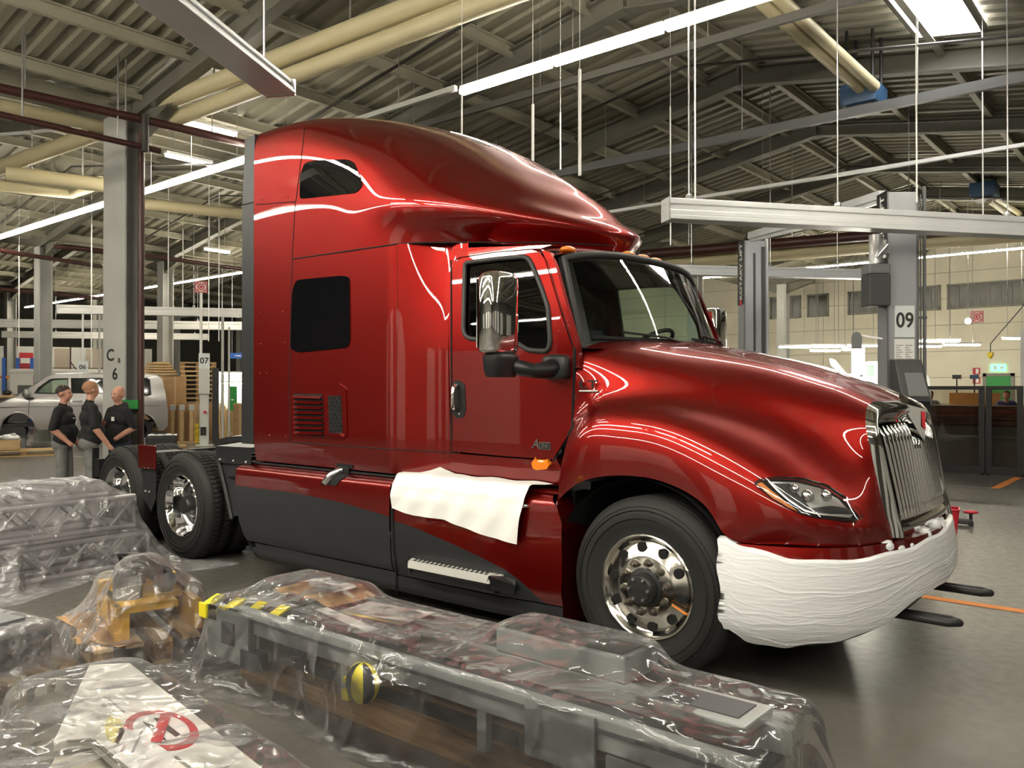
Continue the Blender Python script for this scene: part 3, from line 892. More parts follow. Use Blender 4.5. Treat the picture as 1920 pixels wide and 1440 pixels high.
# cab roof and header above the windscreen
def roof_pt(u, v):
    y = lerp(-0.975, 0.975, v); q = abs(y) / 0.975
    xf = -0.66 - 0.16 * q ** 2.2
    x = lerp(-1.72, xf, u)
    edge = 0.035 * smooth01((u - 0.8) / 0.2) ** 1.5
    z = 2.655 - 0.075 * q ** 4 - edge - 0.03 * smooth01((u - .5) / .5)
    return (x, y, z)
body(MB().grid(roof_pt, 40, 60), 'cab_roof')
def wsc(u, v):
    """windscreen: u 0 top .. 1 bottom, v across"""
    q = 2 * v - 1
    yt, yb = 0.928 * q, 0.955 * q
    xt = -0.652 - 0.16 * abs(q) ** 2.2; xb = -0.26 - 0.405 * abs(q) ** 2.2
    zt = 2.588 - 0.075 * abs(q) ** 4; zb = 1.90
    y = lerp(yt, yb, u); x = lerp(xt, xb, u) + 0.03 * math.sin(PI * u) * (1 - q * q); z = lerp(zt, zb, u)
    return Vector((x, y, z))
ws = thing  # (name kept short below)
MB().grid(lambda u, v: wsc(lerp(0.05, 0.97, u), lerp(0.035, 0.965, v)), 16, 40).build('windscreen', 'clear_glass', truck, 180)
rim = [wsc(0.03, t / 30) for t in range(1, 30)] + [wsc(0.03 + 0.95 * t / 16, 0.985) for t in range(17)] + [wsc(0.98, 1 - t / 30) for t in range(1, 30)] + [wsc(0.98 - 0.95 * t / 16, 0.015) for t in range(17)]
MB().tube(rim, 0.026, 8, closed=True).build('windscreen_seal', 'seal', truck, 180)
# black border strip of the glass
mb = MB()
for (ua, ub, va, vb) in ((0.0, 0.085, 0, 1), (0.90, 1.0, 0, 1), (0, 1, 0, 0.05), (0, 1, 0.95, 1)):
    mb.grid(lambda u, v: wsc(lerp(ua, ub, u), lerp(va, vb, v)) + Vector((-0.012, 0, -0.004)), 14 if ub - ua > 0.5 else 3, 40 if vb - va > 0.5 else 4)
mb.build('windscreen_border', 'black_plastic', truck, 180)
# roof marker lamps
for yy in (-0.80, -0.19, 0.0, 0.19, 0.80):
    q = abs(yy) / 0.975
    v = 0.5 + yy / 1.95
    p = Vector(roof_pt(0.93, v)); k = MB().sphere((p.x, p.y, p.z + 0.004), (0.045, 0.075, 0.026), 18, 10)
    k.build('marker_lamp', 'amber', truck, 180)
# interior
it = MB()
it.span((-1.72, -0.93, 0.95), (-1.66, 0.93, 2.58)).span((-1.72, -0.95, 1.0), (-0.55, 0.95, 1.05))
it.span((-1.70, -0.92, 2.53), (-0.85, 0.92, 2.56))
it.build('cab_lining', 'interior', truck)
MB().grid(lambda u, v: (lerp(-0.95, -0.33 - 0.28 * abs(2 * v - 1) ** 2, u), lerp(-0.98, 0.98, v), 1.80 + 0.10 * math.sin(PI * min(1, u * 1.25)) - 0.04 * u), 12, 20).build('dashboard', 'dash', truck, 180)
MB().span((-1.0, -0.98, 1.2), (-0.93, 0.98, 1.83)).build('dashboard_face', 'interior', truck)
sw = MB(); c0 = Vector((-1.0, 0.52, 1.98)); ax = Vector((-0.55, 0, 0.83)).normalized(); e1 = Vector((0, 1, 0)); e2 = ax.cross(e1)
sw.tube([c0 + e1 * (0.23 * math.cos(t * PI / 16)) + e2 * (0.23 * math.sin(t * PI / 16)) for t in range(32)], 0.017, 8, closed=True)
sw.cyl(c0 - ax * 0.03, c0 + ax * 0.02, 0.07, n=16).bar(c0 - e1 * 0.22, c0 + e1 * 0.22, 0.05, 0.02).bar(c0, c0 + e2 * 0.22, 0.05, 0.02).cyl(c0 - ax * 0.4, c0, 0.03)
sw.build('steering_wheel', 'black_plastic', truck, 40)
for sy in (-0.52, 0.52):
    s_ = MB().box((-1.42, sy, 1.42), (0.5, 0.5, 0.16)).box((-1.60, sy, 1.80), (0.14, 0.48, 0.7), (0, -0.12, 0)).box((-1.66, sy, 2.22), (0.10, 0.26, 0.2)).box((-1.42, sy, 1.2), (0.36, 0.4, 0.3))
    s_.build('seat', 'interior', truck, 40, 0.04)
# cowl and wipers
MB().grid(lambda u, v: (lerp(-0.30 - 0.33 * abs(2 * v - 1) ** 2.2, -0.2 - 0.33 * abs(2 * v - 1) ** 2.2, u), lerp(-1.0, 1.0, v), 1.895), 3, 30).build('cowl', 'black_plastic', truck, 180)
for v0, v1 in ((0.42, 0.13), (0.80, 0.52)):
    a = wsc(0.985, v0) + Vector((0.05, 0, 0.02)); b = wsc(0.86, v1) + Vector((0.03, 0, 0.02)); mid = wsc(0.92, (v0 + v1) / 2) + Vector((0.05, 0, 0.03))
    MB().tube([a, mid, b], 0.008, 6).bar(wsc(0.90, v1 - 0.09) + Vector((0.03, 0, 0.015)), wsc(0.93, v1 + 0.20) + Vector((0.03, 0, 0.015)), 0.012, 0.02).build('wiper', 'black_plastic', truck)

# ------------------------------------------------------------------ hood with fenders
HOOD = [
 # lip of the wheel arch and lower front edge
 [(-.63,-1.19,.95),(-.45,-1.215,1.075),(-.12,-1.22,1.14),(.17,-1.22,1.11),(.40,-1.22,.99),(.52,-1.205,.845),(.76,-1.12,.835),(.98,-.98,.83),(1.10,-.80,.83),(1.165,-.60,.83)],
 [(-.615,-1.185,1.13),(-.47,-1.215,1.245),(-.20,-1.22,1.295),(.10,-1.22,1.27),(.38,-1.21,1.19),(.62,-1.175,1.07),(.84,-1.10,.985),(1.02,-.965,.935),(1.11,-.80,.91),(1.15,-.60,.90)],
 [(-.605,-1.12,1.33),(-.46,-1.165,1.43),(-.22,-1.17,1.465),(.06,-1.165,1.445),(.34,-1.14,1.375),(.60,-1.085,1.27),(.82,-1.00,1.155),(.985,-.88,1.06),(1.08,-.75,1.0),(1.125,-.605,.975)],
 [(-.60,-1.07,1.45),(-.45,-1.09,1.51),(-.21,-1.085,1.525),(.06,-1.065,1.50),(.33,-1.025,1.43),(.58,-.96,1.335),(.79,-.875,1.23),(.95,-.775,1.14),(1.06,-.685,1.085),(1.105,-.605,1.06)],
 [(-.60,-1.055,1.57),(-.45,-1.045,1.585),(-.20,-1.01,1.58),(.05,-.965,1.55),(.31,-.91,1.485),(.55,-.845,1.40),(.76,-.775,1.31),(.92,-.705,1.235),(1.03,-.65,1.185),(1.085,-.61,1.16)],
 [(-.60,-1.045,1.72),(-.44,-1.015,1.71),(-.20,-.965,1.685),(.05,-.905,1.645),(.29,-.845,1.585),(.52,-.785,1.505),(.73,-.725,1.42),(.89,-.675,1.355),(1.0,-.64,1.31),(1.06,-.615,1.285)],
 [(-.60,-.995,1.865),(-.44,-.955,1.845),(-.21,-.895,1.81),(.04,-.835,1.765),(.27,-.78,1.705),(.49,-.73,1.635),(.69,-.685,1.56),(.85,-.645,1.495),(.965,-.62,1.445),(1.03,-.605,1.42)],
 [(-.58,-.86,1.935),(-.42,-.825,1.915),(-.20,-.765,1.88),(.04,-.715,1.835),(.27,-.67,1.785),(.49,-.63,1.725),(.69,-.59,1.655),(.85,-.56,1.595),(.95,-.545,1.55),(1.01,-.535,1.525)],
 [(-.53,-.45,1.985),(-.37,-.43,1.965),(-.16,-.41,1.928),(.07,-.39,1.885),(.29,-.37,1.835),(.51,-.35,1.778),(.71,-.33,1.71),(.87,-.315,1.65),(.98,-.305,1.60),(1.04,-.30,1.57)],
 [(-.50,0,2.0),(-.34,0,1.98),(-.14,0,1.943),(.08,0,1.90),(.30,0,1.85),(.52,0,1.793),(.72,0,1.725),(.88,0,1.665),(1.0,0,1.61),(1.06,0,1.575)],
]
for _st, _k in ((1, .4), (2, .6), (3, .8), (4, 1.0), (5, 1.0), (6, 1.0), (7, 1.0), (8, .6)):
    for _r, _dy, _dz in ((3, -.030, .012), (4, -.042, .015), (5, -.020, .008)):
        _p = HOOD[_r][_st]; HOOD[_r][_st] = (_p[0], _p[1] + _dy * _k, _p[2] + _dz * _k)
hood_s = Loft(HOOD, True, False)
hood = body(hood_s.mb(90, 80), 'hood')
# wheel well liner
for sg in (-1, 1):
    def liner(u, v):
        a = lerp(-0.25, PI + 0.25, u); return (-.05 + 0.60 * math.cos(a), sg * lerp(1.19, 0.55, v), 0.52 + 0.60 * math.sin(a))
    MB().grid(liner, 28, 3).build('wheel_liner', 'gap_black', truck, 180)
MB().span((-0.62, -0.6, 0.5), (1.0, 0.6, 1.3)).build('engine_block', 'gap_black', truck)
# ------------------------------------------------------------------ windows, vents and seams on the sleeper
skin('upper_window', round_poly([(563, 373), (563, 330), (572, 306), (590, 301), (650, 299), (664, 304), (679, 340), (679, 350), (668, 362)], 6), 'tinted_glass', 0.006, 0.02)
skin('side_window', round_poly([(546, 655), (547, 600), (549, 545), (556, 525), (640, 517), (656, 519), (657, 640), (652, 652), (560, 661)], 8), 'tinted_glass', 0.006, 0.02)
seam('panel_gap', [(571, 240), (566, 290), (556, 370), (553, 388), (548, 487), (546, 560), (543, 700), (544, 828)])
seam('panel_gap', [(480, 384), (553, 378)])
seam('panel_gap', [(548, 486), (650, 471), (750, 457), (800, 455), (846, 455)], 0.006)
seam('panel_gap', [(544, 829), (640, 836), (745, 843), (800, 846), (846, 849)], 0.004)
seam('panel_gap', [(745, 459), (746, 560), (744, 700), (744, 842)], 0.0015)
for p in ((492, 374), (540, 369), (487, 586), (530, 585), (488, 700), (500, 700), (530, 699), (487, 815), (505, 816), (536, 818), (489, 645), (534, 643)):
    l, n_ = on_body(*p); MB().sphere(l, 0.008, 8, 6).build('rivet', 'red_paint', truck, 180)
# vent panel
vp = skin('vent_panel', round_poly([(549, 726), (556, 719), (638, 719), (650, 728), (652, 815), (645, 824), (556, 820), (549, 808)], 4), 'red_paint', 0.008, 0.012)
hole_l = [(552, 738), (606, 739), (609, 819), (556, 814)]
hole_r = [(617, 742), (641, 742), (644, 812), (619, 812)]
skin('vent_opening', hole_l, 'gap_black', 0.010, 0.004, vp)
skin('vent_mesh', hole_r, 'black_plastic', 0.010, 0.004, vp)
for k in range(8):
    y = 741 + k * 9.6; dx = k * 0.45
    a, na = on_body(552 + dx, y); b, nb = on_body(606 + dx, y + 1.4)
    up = Vector((0, 0, 0.02)); out = Vector((0, -0.022, 0))
    t_ = Vector((0, -0.009, 0))
    MB().add([a + t_, b + t_, b + t_ + out - up * 0.9, a + t_ + out - up * 0.9, a + t_ - up * 0.35, b + t_ - up * 0.35, b + t_ + out - up * 1.15, a + t_ + out - up * 1.15],
             [(0, 1, 2, 3), (7, 6, 5, 4), (0, 3, 7, 4), (1, 5, 6, 2), (2, 6, 7, 3), (0, 4, 5, 1)]).build('slat', 'red_paint', vp)
mb = MB()
for i in range(9):
    for j in range(3):
        l, n_ = on_body(621 + j * 8 + (4 if i % 2 else 0), 747 + i * 7.5)
        mb.cyl(l + Vector((0, -0.010, 0)), l + Vector((0, -0.014, 0)), 0.010, n=6)
mb.build('mesh_cells', 'gap_black', vp)
l, n_ = on_body(632, 818)
skin('vent_sill', [(619, 812), (640, 812), (645, 818), (615, 817)], 'red_paint', 0.022, 0.02, vp)
# roof crease and fairing panel lines
seam('panel_gap', [(846, 455), (900, 454.5), (1000, 455), (1050, 456), (1100, 458), (1150, 461)], 0.006)
# door gaps, handle, badges
seam('door_gap', [(846, 488), (846.5, 620), (847, 848), (945, 857), (1040, 864), (1073, 804), (1076, 655)], 0.007)
seam('door_gap', [(1076, 655), (1063, 612), (1043, 545), (1025, 487)], 0.003)
seam('hood_gap', [(1078, 652), (1077, 700), (1074, 800), (1050, 850)], 0.011)
hd = skin('handle_recess', round_poly([(848, 722), (852, 714), (864, 713), (872, 722), (874, 770), (869, 783), (856, 785), (849, 775)], 3), 'black_plastic', 0.004, 0.006, step=4)
a, na = on_body(858, 722); b, nb = on_body(857, 769)
MB().tube([a + Vector((0, -0.012, 0)), a + Vector((0, -0.04, -0.02)), (a + b) / 2 + Vector((0, -0.048, 0)), b + Vector((0, -0.04, 0.02)), b + Vector((0, -0.012, 0))], [0.014, 0.018, 0.015, 0.018, 0.014], 10).build('handle', 'chrome', hd, 180)
l, n_ = on_body(862, 776); MB().cyl(l, l + Vector((0, -0.008, 0)), 0.008, n=12).build('lock', 'chrome', hd, 40)
l, n_ = on_body(1107, 722)
bx_ = Vector((1, 0.06, 0)).normalized(); nx = Vector((0.06, -1, 0)).normalized()
bd = lettering('model_badge', 'LT', 0.068, 'black_plastic', l + Vector((0, -0.024, 0.002)), bx_, (0, 0, 1), truck, True, 1.9)
MB().bar(l + Vector((-0.068, -0.024, -0.036)), l + Vector((0.068, -0.016, -0.036)), 0.006, 0.010).build('badge_trim', 'badge_chrome', bd)
l, n_ = on_body(1018, 834)
eb = MB().span((l.x - 0.028, l.y - 0.006, l.z - 0.030), (l.x + 0.066, l.y - 0.001, l.z + 0.018)).build('engine_badge', 'badge_chrome', truck)
MB().span((l.x - 0.022, l.y - 0.0075, l.z - 0.025), (l.x + 0.060, l.y - 0.006, l.z + 0.012)).build('badge_field', 'black_plastic', eb)
lettering('badge_text', 'A', 0.085, 'badge_chrome', l + Vector((-0.052, -0.008, 0.002)), (1, 0, 0), (0.25, 0, 1), eb, True, 1.0)
lettering('badge_text', '26', 0.036, 'badge_chrome', l + Vector((0.019, -0.009, -0.006)), (1, 0, 0), (0, 0, 1), eb, True, 1.7)
sm = skin('side_marker', round_poly([(1001, 865), (1008, 861), (1030, 863), (1035, 870), (1030, 878), (1010, 880), (1003, 876)], 3), 'amber', 0.028, 0.03, step=4)
# ------------------------------------------------------------------ mirrors
def rbox(c, hx, hy, z0, z1, m, name, n=28, e=3.2, rz=0.0, top=0.05, bot=0.02, parent=None):
    mb = MB(); prof = []
    lv = [(z1, 0.02), (z1 - top * 0.1, 0.55), (z1 - top * 0.35, 0.85), (z1 - top, 1.0), (lerp(z1 - top, z0 + bot, 0.5), 1.0), (z0 + bot, 1.0), (z0 + bot * 0.3, 0.93), (z0, 0.80), (z0, 0.02)]
    vs = []
    for z, k in lv:
        for i in range(n):
            a = 2 * PI * i / n; ca, sa = math.cos(a), math.sin(a)
            u = hx * k * math.copysign(abs(ca) ** (2 / e), ca); v = hy * k * math.copysign(abs(sa) ** (2 / e), sa)
            vs.append((c[0] + u * math.cos(rz) - v * math.sin(rz), c[1] + u * math.sin(rz) + v * math.cos(rz), z))
    fs = [(i * n + k, (i + 1) * n + k, (i + 1) * n + (k + 1) % n, i * n + (k + 1) % n) for i in range(len(lv) - 1) for k in range(n)]
    mb.add(vs, fs)
    return mb.build(name, m, parent or truck, 50)
for sg in (-1, 1):
    c = at_y(935, 585, -1.47); cx, cz = c[0], c[2]
    rz = sg * 0.25
    mh = rbox((cx, sg * 1.47), 0.075, 0.135, cz - 0.255, cz + 0.25, 'chrome', 'mirror', 36, 3.4, rz - sg * 0.2, 0.05)
    rbox((cx + 0.01, sg * 1.46), 0.072, 0.125, cz - 0.40, cz - 0.25, 'black_plastic', 'mirror_base', 28, 3.0, rz - sg * 0.2, 0.02, 0.1, mh)
    MB().span((cx - 0.085, sg * 1.36, cz - 0.22), (cx - 0.078, sg * 1.58, cz + 0.2)).build('mirror_glass', 'chrome', mh)
    x1 = -0.70
    MB().tube([(cx + 0.0, sg * 1.42, cz - 0.32), (cx + 0.14, sg * 1.31, cz - 0.36), (lerp(cx, x1, 0.7), sg * 1.17, cz - 0.355), (x1, sg * 1.08, cz - 0.33)], [0.055, 0.045, 0.055, 0.065], 14).build('mirror_arm', 'black_plastic', mh, 180)
    rbox((x1 - 0.02, sg * 1.085), 0.10, 0.05, cz - 0.41, cz - 0.25, 'black_plastic', 'mirror_foot', 24, 3.0, 0, 0.03, 0.03, mh)
# ------------------------------------------------------------------ side skirts
SK = [(-1.06, 1.02), (-1.17, 1.005), (-1.225, 0.985), (-1.262, 0.945), (-1.278, 0.90), (-1.288, 0.80), (-1.290, 0.68), (-1.288, 0.55), (-1.278, 0.42), (-1.262, 0.345), (-1.245, 0.325), (-1.24, 0.30), (-1.225, 0.20), (-1.19, 0.165)]
def sk_y(z):
    if z > 0.945: return interp(-z, [(-a[1], a[0]) for a in SK])
    return interp(-z, [(-a[1], a[0]) for a in SK])
skz = CS([0.165, 0.20, 0.30, 0.345, 0.42, 0.55, 0.68, 0.80, 0.88, 0.92, 0.94, 0.955, 0.968, 0.99, 1.01, 1.03], [-1.19, -1.225, -1.24, -1.262, -1.278, -1.288, -1.292, -1.292, -1.289, -1.286, -1.281, -1.268, -1.244, -1.18, -1.12, -1.06])
def zs_line(x):   # the line between red and charcoal on the skirts
    return interp(x, [(-4.1, 0.795), (-3.2, 0.80), (-2.6, 0.775), (-2.06, 0.72)])
def rear_x(z): return interp(z, [(0.16, -3.86), (0.30, -3.94), (0.5, -4.03), (0.75, -4.075), (0.95, -4.07), (1.02, -4.03)])
def sk_panel(name, m, zlo, zhi, xa, xb, nu=40, nv=16, sides=(-1, 1), off=0.0):
    for sg in sides:
        def f(u, v):
            x_ = lerp(-4, -2, u)
            z0 = zlo(lerp(-4.05, -2.06, u)) if callable(zlo) else zlo
            z1 = zhi(lerp(-4.05, -2.06, u)) if callable(zhi) else zhi
            z = lerp(z0, z1, v)
            a = xa(z) if callable(xa) else xa; b = xb(z) if callable(xb) else xb
            return (lerp(a, b, u), sg * -float(skz(z)[0]) * 1.0 + sg * off, z)
        o = MB().grid(f, nu, nv).build(name, m, truck, 40)
        if sg < 0: BODY.append(o)
sk_panel('skirt_top', 'red_paint', zs_line, 1.025, rear_x, -2.068, 40, 40)
sk_panel('skirt_panel', 'charcoal', 0.325, zs_line, rear_x, -2.068)
sk_panel('skirt_lower', 'charcoal', 0.165, 0.315, lambda z: -3.84, -2.05, 20, 5)
for sg in (-1, 1):
    MB().add([(rear_x(z), -sg * float(skz(z)[0]) , z) for z in np.linspace(0.18, 1.0, 12)] + [(rear_x(z) + 0.02, sg * 0.9, z) for z in np.linspace(0.18, 1.0, 12)], [(i, i + 1, 13 + i, 12 + i) for i in range(11)]).build('skirt_end', 'charcoal', truck)
    MB().span((-4.02, sg * 1.22, 0.22), (-2.07, sg * 1.0, 0.26)).span((-4.02, sg * 1.06, 0.99), (-2.07, sg * 1.20, 1.005)).build('skirt_inner', 'charcoal', truck)
MB().span((-3.9, -1.05, 0.55), (-0.6, 1.05, 1.0)).build('floor_pan', 'gap_black', truck)
# step fairing in front of the skirt: red upper and nose, charcoal lower
def fx(z): return interp(z, [(0.15, -0.60), (0.5, -0.565), (0.8, -0.55), (0.92, -0.60), (1.0, -0.70)])
red_edge = [(-2.055, 0.70), (-1.75, 0.66), (-1.45, 0.60), (-1.2, 0.545), (-1.0, 0.49), (-0.88, 0.43), (-0.80, 0.37), (-0.74, 0.31), (-0.70, 0.30)]
def zs2(x): return interp(x, red_edge + [(-0.50, 0.30)])
def step_panel(name, m, zlo, zhi, nu=60, nv=18, x0=-2.052):
    for sg in (-1, 1):
        def f(u, v):
            x = lerp(x0, -0.56, u)
            z = lerp(zlo(x) if callable(zlo) else zlo, zhi(x) if callable(zhi) else zhi, v)
            x = min(x, fx(z)) if u > 0.9 else x
            y = float(skz(z)[0]) + 0.045 * smooth01((x + 1.2) / 0.65)
            return (x, -sg * y, z)
        o = MB().grid(f, nu, nv).build(name, m, truck, 40)
        if sg < 0: BODY.append(o)
step_panel('step_fairing', 'red_paint', zs2, lambda x: 1.02 - 0.02 * smooth01((x + 1.1) / 0.4), 60, 40)
step_panel('step_skirt', 'charcoal', 0.30, zs2)
step_panel('step_lower', 'charcoal', 0.165, 0.292, 40, 5)
for sg in (-1, 1):
    MB().span((-2.05, sg * 1.02, 0.985), (-0.62, sg * 1.18, 1.0)).build('step_top', 'red_paint', truck)
    MB().add([(fx(z), -sg * (float(skz(z)[0]) + 0.045), z) for z in np.linspace(0.17, 1.0, 12)] + [(-0.63, sg * 0.7, z) for z in np.linspace(0.17, 1.0, 12)], [(i, i + 1, 13 + i, 12 + i) for i in range(11)]).build('fairing_end', 'red_paint', truck)
seam('skirt_gap', [(745, 907), (736, 960), (738, 1030), (744, 1075), (744, 1115)], 0.013)
# exhaust outlet notch in the skirt top
nt_ = skin('exhaust_notch', [(601, 908), (628, 880), (634, 868), (662, 872), (662, 885), (640, 900), (630, 911)], 'gap_black', 0.006, 0.01, step=5)
a, _n = on_body(612, 906); b, _n = on_body(640, 888)
MB().tube([a + Vector((0, -0.02, 0.0)), (a + b) / 2 + Vector((0, -0.02, 0.03)), b + Vector((0, 0.0, 0.03)), b + Vector((0.03, 0.05, 0.02))], 0.03, 12).build('exhaust_pipe', 'chrome', nt_, 180)
MB().bar(b + Vector((-0.02, 0, 0.06)), b + Vector((0.10, 0.0, 0.03)), 0.02, 0.05).build('exhaust_shield', 'black_plastic', nt_)
# step tread
a, _n = on_body(792, 1052); b, _n = on_body(985, 1080)
z_ = 0.455; ya = -1.29
x0_, x1_ = -1.88, -1.02
mb = MB().add([(x0_, ya + 0.02, 0.45), (x1_ + 0.02, ya + 0.03, 0.45), (x1_ - 0.03, ya - 0.07, 0.45), (x0_ + 0.08, ya - 0.07, 0.45), (x0_, ya + 0.02, 0.43), (x1_ + 0.02, ya + 0.03, 0.43), (x1_ - 0.03, ya - 0.072, 0.40), (x0_ + 0.08, ya - 0.072, 0.40)], [(0, 1, 2, 3), (7, 6, 5, 4), (0, 3, 7, 4), (1, 5, 6, 2), (2, 6, 7, 3), (0, 4, 5, 1)])
mat('tread_alu', (0.80, 0.79, 0.75), 0.45, 0.4)
stp = mb.build('step_tread', 'tread_alu', truck)
mb = MB()
for i in range(17):
    for j in range(2):
        x = lerp(x0_ + 0.10, x1_ - 0.06, (i + 0.5 * j) / 17.0); y = ya - 0.005 - 0.036 * j
        mb.cyl((x, y, 0.449), (x, y, 0.4525), 0.013, n=8)
mb.build('tread_holes', 'gap_black', stp)
MB().add([(x0_ - 0.07, ya + 0.03, 0.47), (x0_ + 0.02, ya + 0.03, 0.455), (x0_ + 0.09, ya - 0.075, 0.45), (x0_ + 0.0, ya - 0.03, 0.45), (x0_ - 0.04, ya + 0.03, 0.37), (x0_ + 0.06, ya + 0.03, 0.35), (x0_ + 0.10, ya - 0.06, 0.37), (x0_ + 0.03, ya - 0.02, 0.36)], [(0, 1, 2, 3), (7, 6, 5, 4), (0, 3, 7, 4), (1, 5, 6, 2), (2, 6, 7, 3), (0, 4, 5, 1)]).build('step_bracket', 'black_plastic', stp)
MB().add([(x1_ - 0.02, ya + 0.03, 0.452), (x1_ + 0.10, ya + 0.04, 0.44), (x1_ + 0.13, ya + 0.0, 0.40), (x1_ - 0.03, ya - 0.075, 0.452), (x1_ - 0.04, ya + 0.03, 0.36), (x1_ + 0.10, ya + 0.04, 0.34), (x1_ + 0.12, ya + 0.0, 0.33), (x1_ - 0.06, ya - 0.07, 0.375)], [(0, 1, 2, 3), (7, 6, 5, 4), (0, 3, 7, 4), (1, 5, 6, 2), (2, 6, 7, 3), (0, 4, 5, 1)]).build('step_bracket', 'black_plastic', stp)
MB().span((x0_ + 0.05, ya + 0.02, 0.33), (x1_, ya - 0.05, 0.40)).build('step_riser', 'black_plastic', stp, None, 0.02)
a, _n = on_body(985, 948)
MB().sphere(a + Vector((-0.02, 0.0, 0.0)), (0.055, 0.03, 0.018), 14, 8).build('latch', 'chrome', truck, 180)

# ------------------------------------------------------------------ headlight
mat('lamp_reflector', (0.85, 0.85, 0.83), 0.25, 0.6)
mat('panel_dark', (0.10, 0.10, 0.11), 0.3, 0.5)
HL = round_poly([(1413, 908), (1422, 902), (1450, 898.5), (1500, 902), (1545, 915), (1580, 938), (1606, 963), (1611, 972), (1606, 979), (1590, 979), (1530, 972), (1500, 964), (1470, 950), (1440, 931)], 3, 3)
for_hl = skin('headlight', HL, 'gap_black', 0.006, 0.03, step=6)
skin('turn_signal', [(1419, 908), (1428, 905), (1448, 922), (1490, 955), (1496, 960), (1478, 952), (1448, 934)], 'amber', 0.010, 0.004, for_hl, 5)
skin('reflector', [(1440, 904), (1490, 906), (1535, 917), (1570, 938), (1598, 966), (1592, 972), (1535, 966), (1508, 960), (1480, 942), (1455, 920)], 'lamp_reflector', 0.009, 0.003, for_hl, 5)
skin('reflector_shade', [(1447, 908), (1480, 909), (1492, 925), (1510, 944), (1522, 960), (1508, 956), (1478, 936)], 'charcoal', 0.013, 0.003, for_hl, 5)
skin('reflector_shade', [(1520, 954), (1556, 950), (1590, 956), (1596, 966), (1560, 965), (1528, 962)], 'panel_dark', 0.013, 0.003, for_hl, 5)
for (px, py, r) in ((1488, 919, 0.026), (1512, 932, 0.036), (1545, 932, 0.034)):
    l, n_ = on_body(px, py)
    MB().sphere(l + n_ * 0.012, r, 16, 10).build('headlamp_bulb', 'chrome', for_hl, 180)
skin('lens', HL, 'lens_glass', 0.034, 0.022, for_hl, 8)
# ------------------------------------------------------------------ grille
def gx(y, z):
    return 1.045 + (1.50 - z) * 0.165 + 0.045 * (1 - (y / 0.62) ** 2)
def gpt(y, z, o=0.0): return Vector((gx(y, z) + o, y, z))
gr = MB()
gr.grid(lambda u, v: gpt(lerp(-0.56, 0.56, v) * lerp(1.0, 0.93, u), lerp(1.5, 0.88, u), -0.05), 10, 16)
grille = gr.build('grille', 'gap_black', truck, 180)
NB = 19
for k in range(NB):
    t = (k + 0.5) / NB * 2 - 1
    yt, yb = 0.535 * t, 0.475 * t
    top = 1.44 + 0.03 * (1 - t * t) - (0.07 if abs(t) < 0.12 else 0)
    P = []
    for q in range(9):
        z = lerp(top, 0.925, q / 8); y = lerp(yt, yb, q / 8)
        P.append(gpt(y, z, 0.012 - (0.04 if q == 0 else 0.0)))
    MB().tube(P, 0.0125, 8).build('grille_bar', 'chrome', grille, 180)
def ring(pa, pb, n=12, lift=0.03):
    """chrome strip between two polylines in (y, z)"""
    mb = MB(); m = len(pa)
    V = []
    for i in range(m):
        (y0, z0), (y1, z1) = pa[i], pb[i]
        for q in range(5):
            t = q / 4; V.append(gpt(lerp(y0, y1, t), lerp(z0, z1, t), lift * math.sin(PI * t) - 0.005))
    mb.add(V, [(i * 5 + q, (i + 1) * 5 + q, (i + 1) * 5 + q + 1, i * 5 + q + 1) for i in range(m - 1) for q in range(4)])
    return mb
mid = lambda a, b, k: [(lerp(a[0], b[0], t / k), lerp(a[1], b[1], t / k)) for t in range(k + 1)]
edge_ = hood_s.grid([1.0], np.linspace(0.0, 1.0, 60))[:, 0, :]     # the front edge of the hood, from the lower lip up to the middle
def inner_edge(p):
    """where the surround meets the bars, for a point p of the hood edge (near side)"""
    z = p[2]; y = p[1]
    if z < 1.44: return gpt(-lerp(0.475, 0.545, (z - 0.90) / 0.55), z - 0.0, 0.0)
    k = (1.575 - z) / 0.135
    return gpt(max(-0.545, y * 0.93), min(1.45, 1.475 - 0.035 * k), 0.0)
for sg in (-1, 1):
    V = []; pts_ = [p for p in edge_ if p[2] > 0.838]
    for p in pts_:
        o_ = Vector((p[0], p[1], p[2])); i_ = inner_edge(p)
        for q in range(6):
            t_ = q / 5; w_ = o_.lerp(i_, t_); w_.x += 0.045 * math.sin(PI * min(1, t_ * 1.3)) ** 0.8
            V.append((w_.x, -sg * w_.y, w_.z))
    m_ = len(pts_)
    MB().add(V, [(i * 6 + q, (i + 1) * 6 + q, (i + 1) * 6 + q + 1, i * 6 + q + 1) for i in range(m_ - 1) for q in range(5)]).build('grille_surround', 'chrome', grille, 180)
ring(mid((-0.535, 0.83), (0.535, 0.83), 14), mid((-0.475, 0.945), (0.475, 0.945), 14), lift=0.035).build('grille_base', 'chrome', grille, 180)
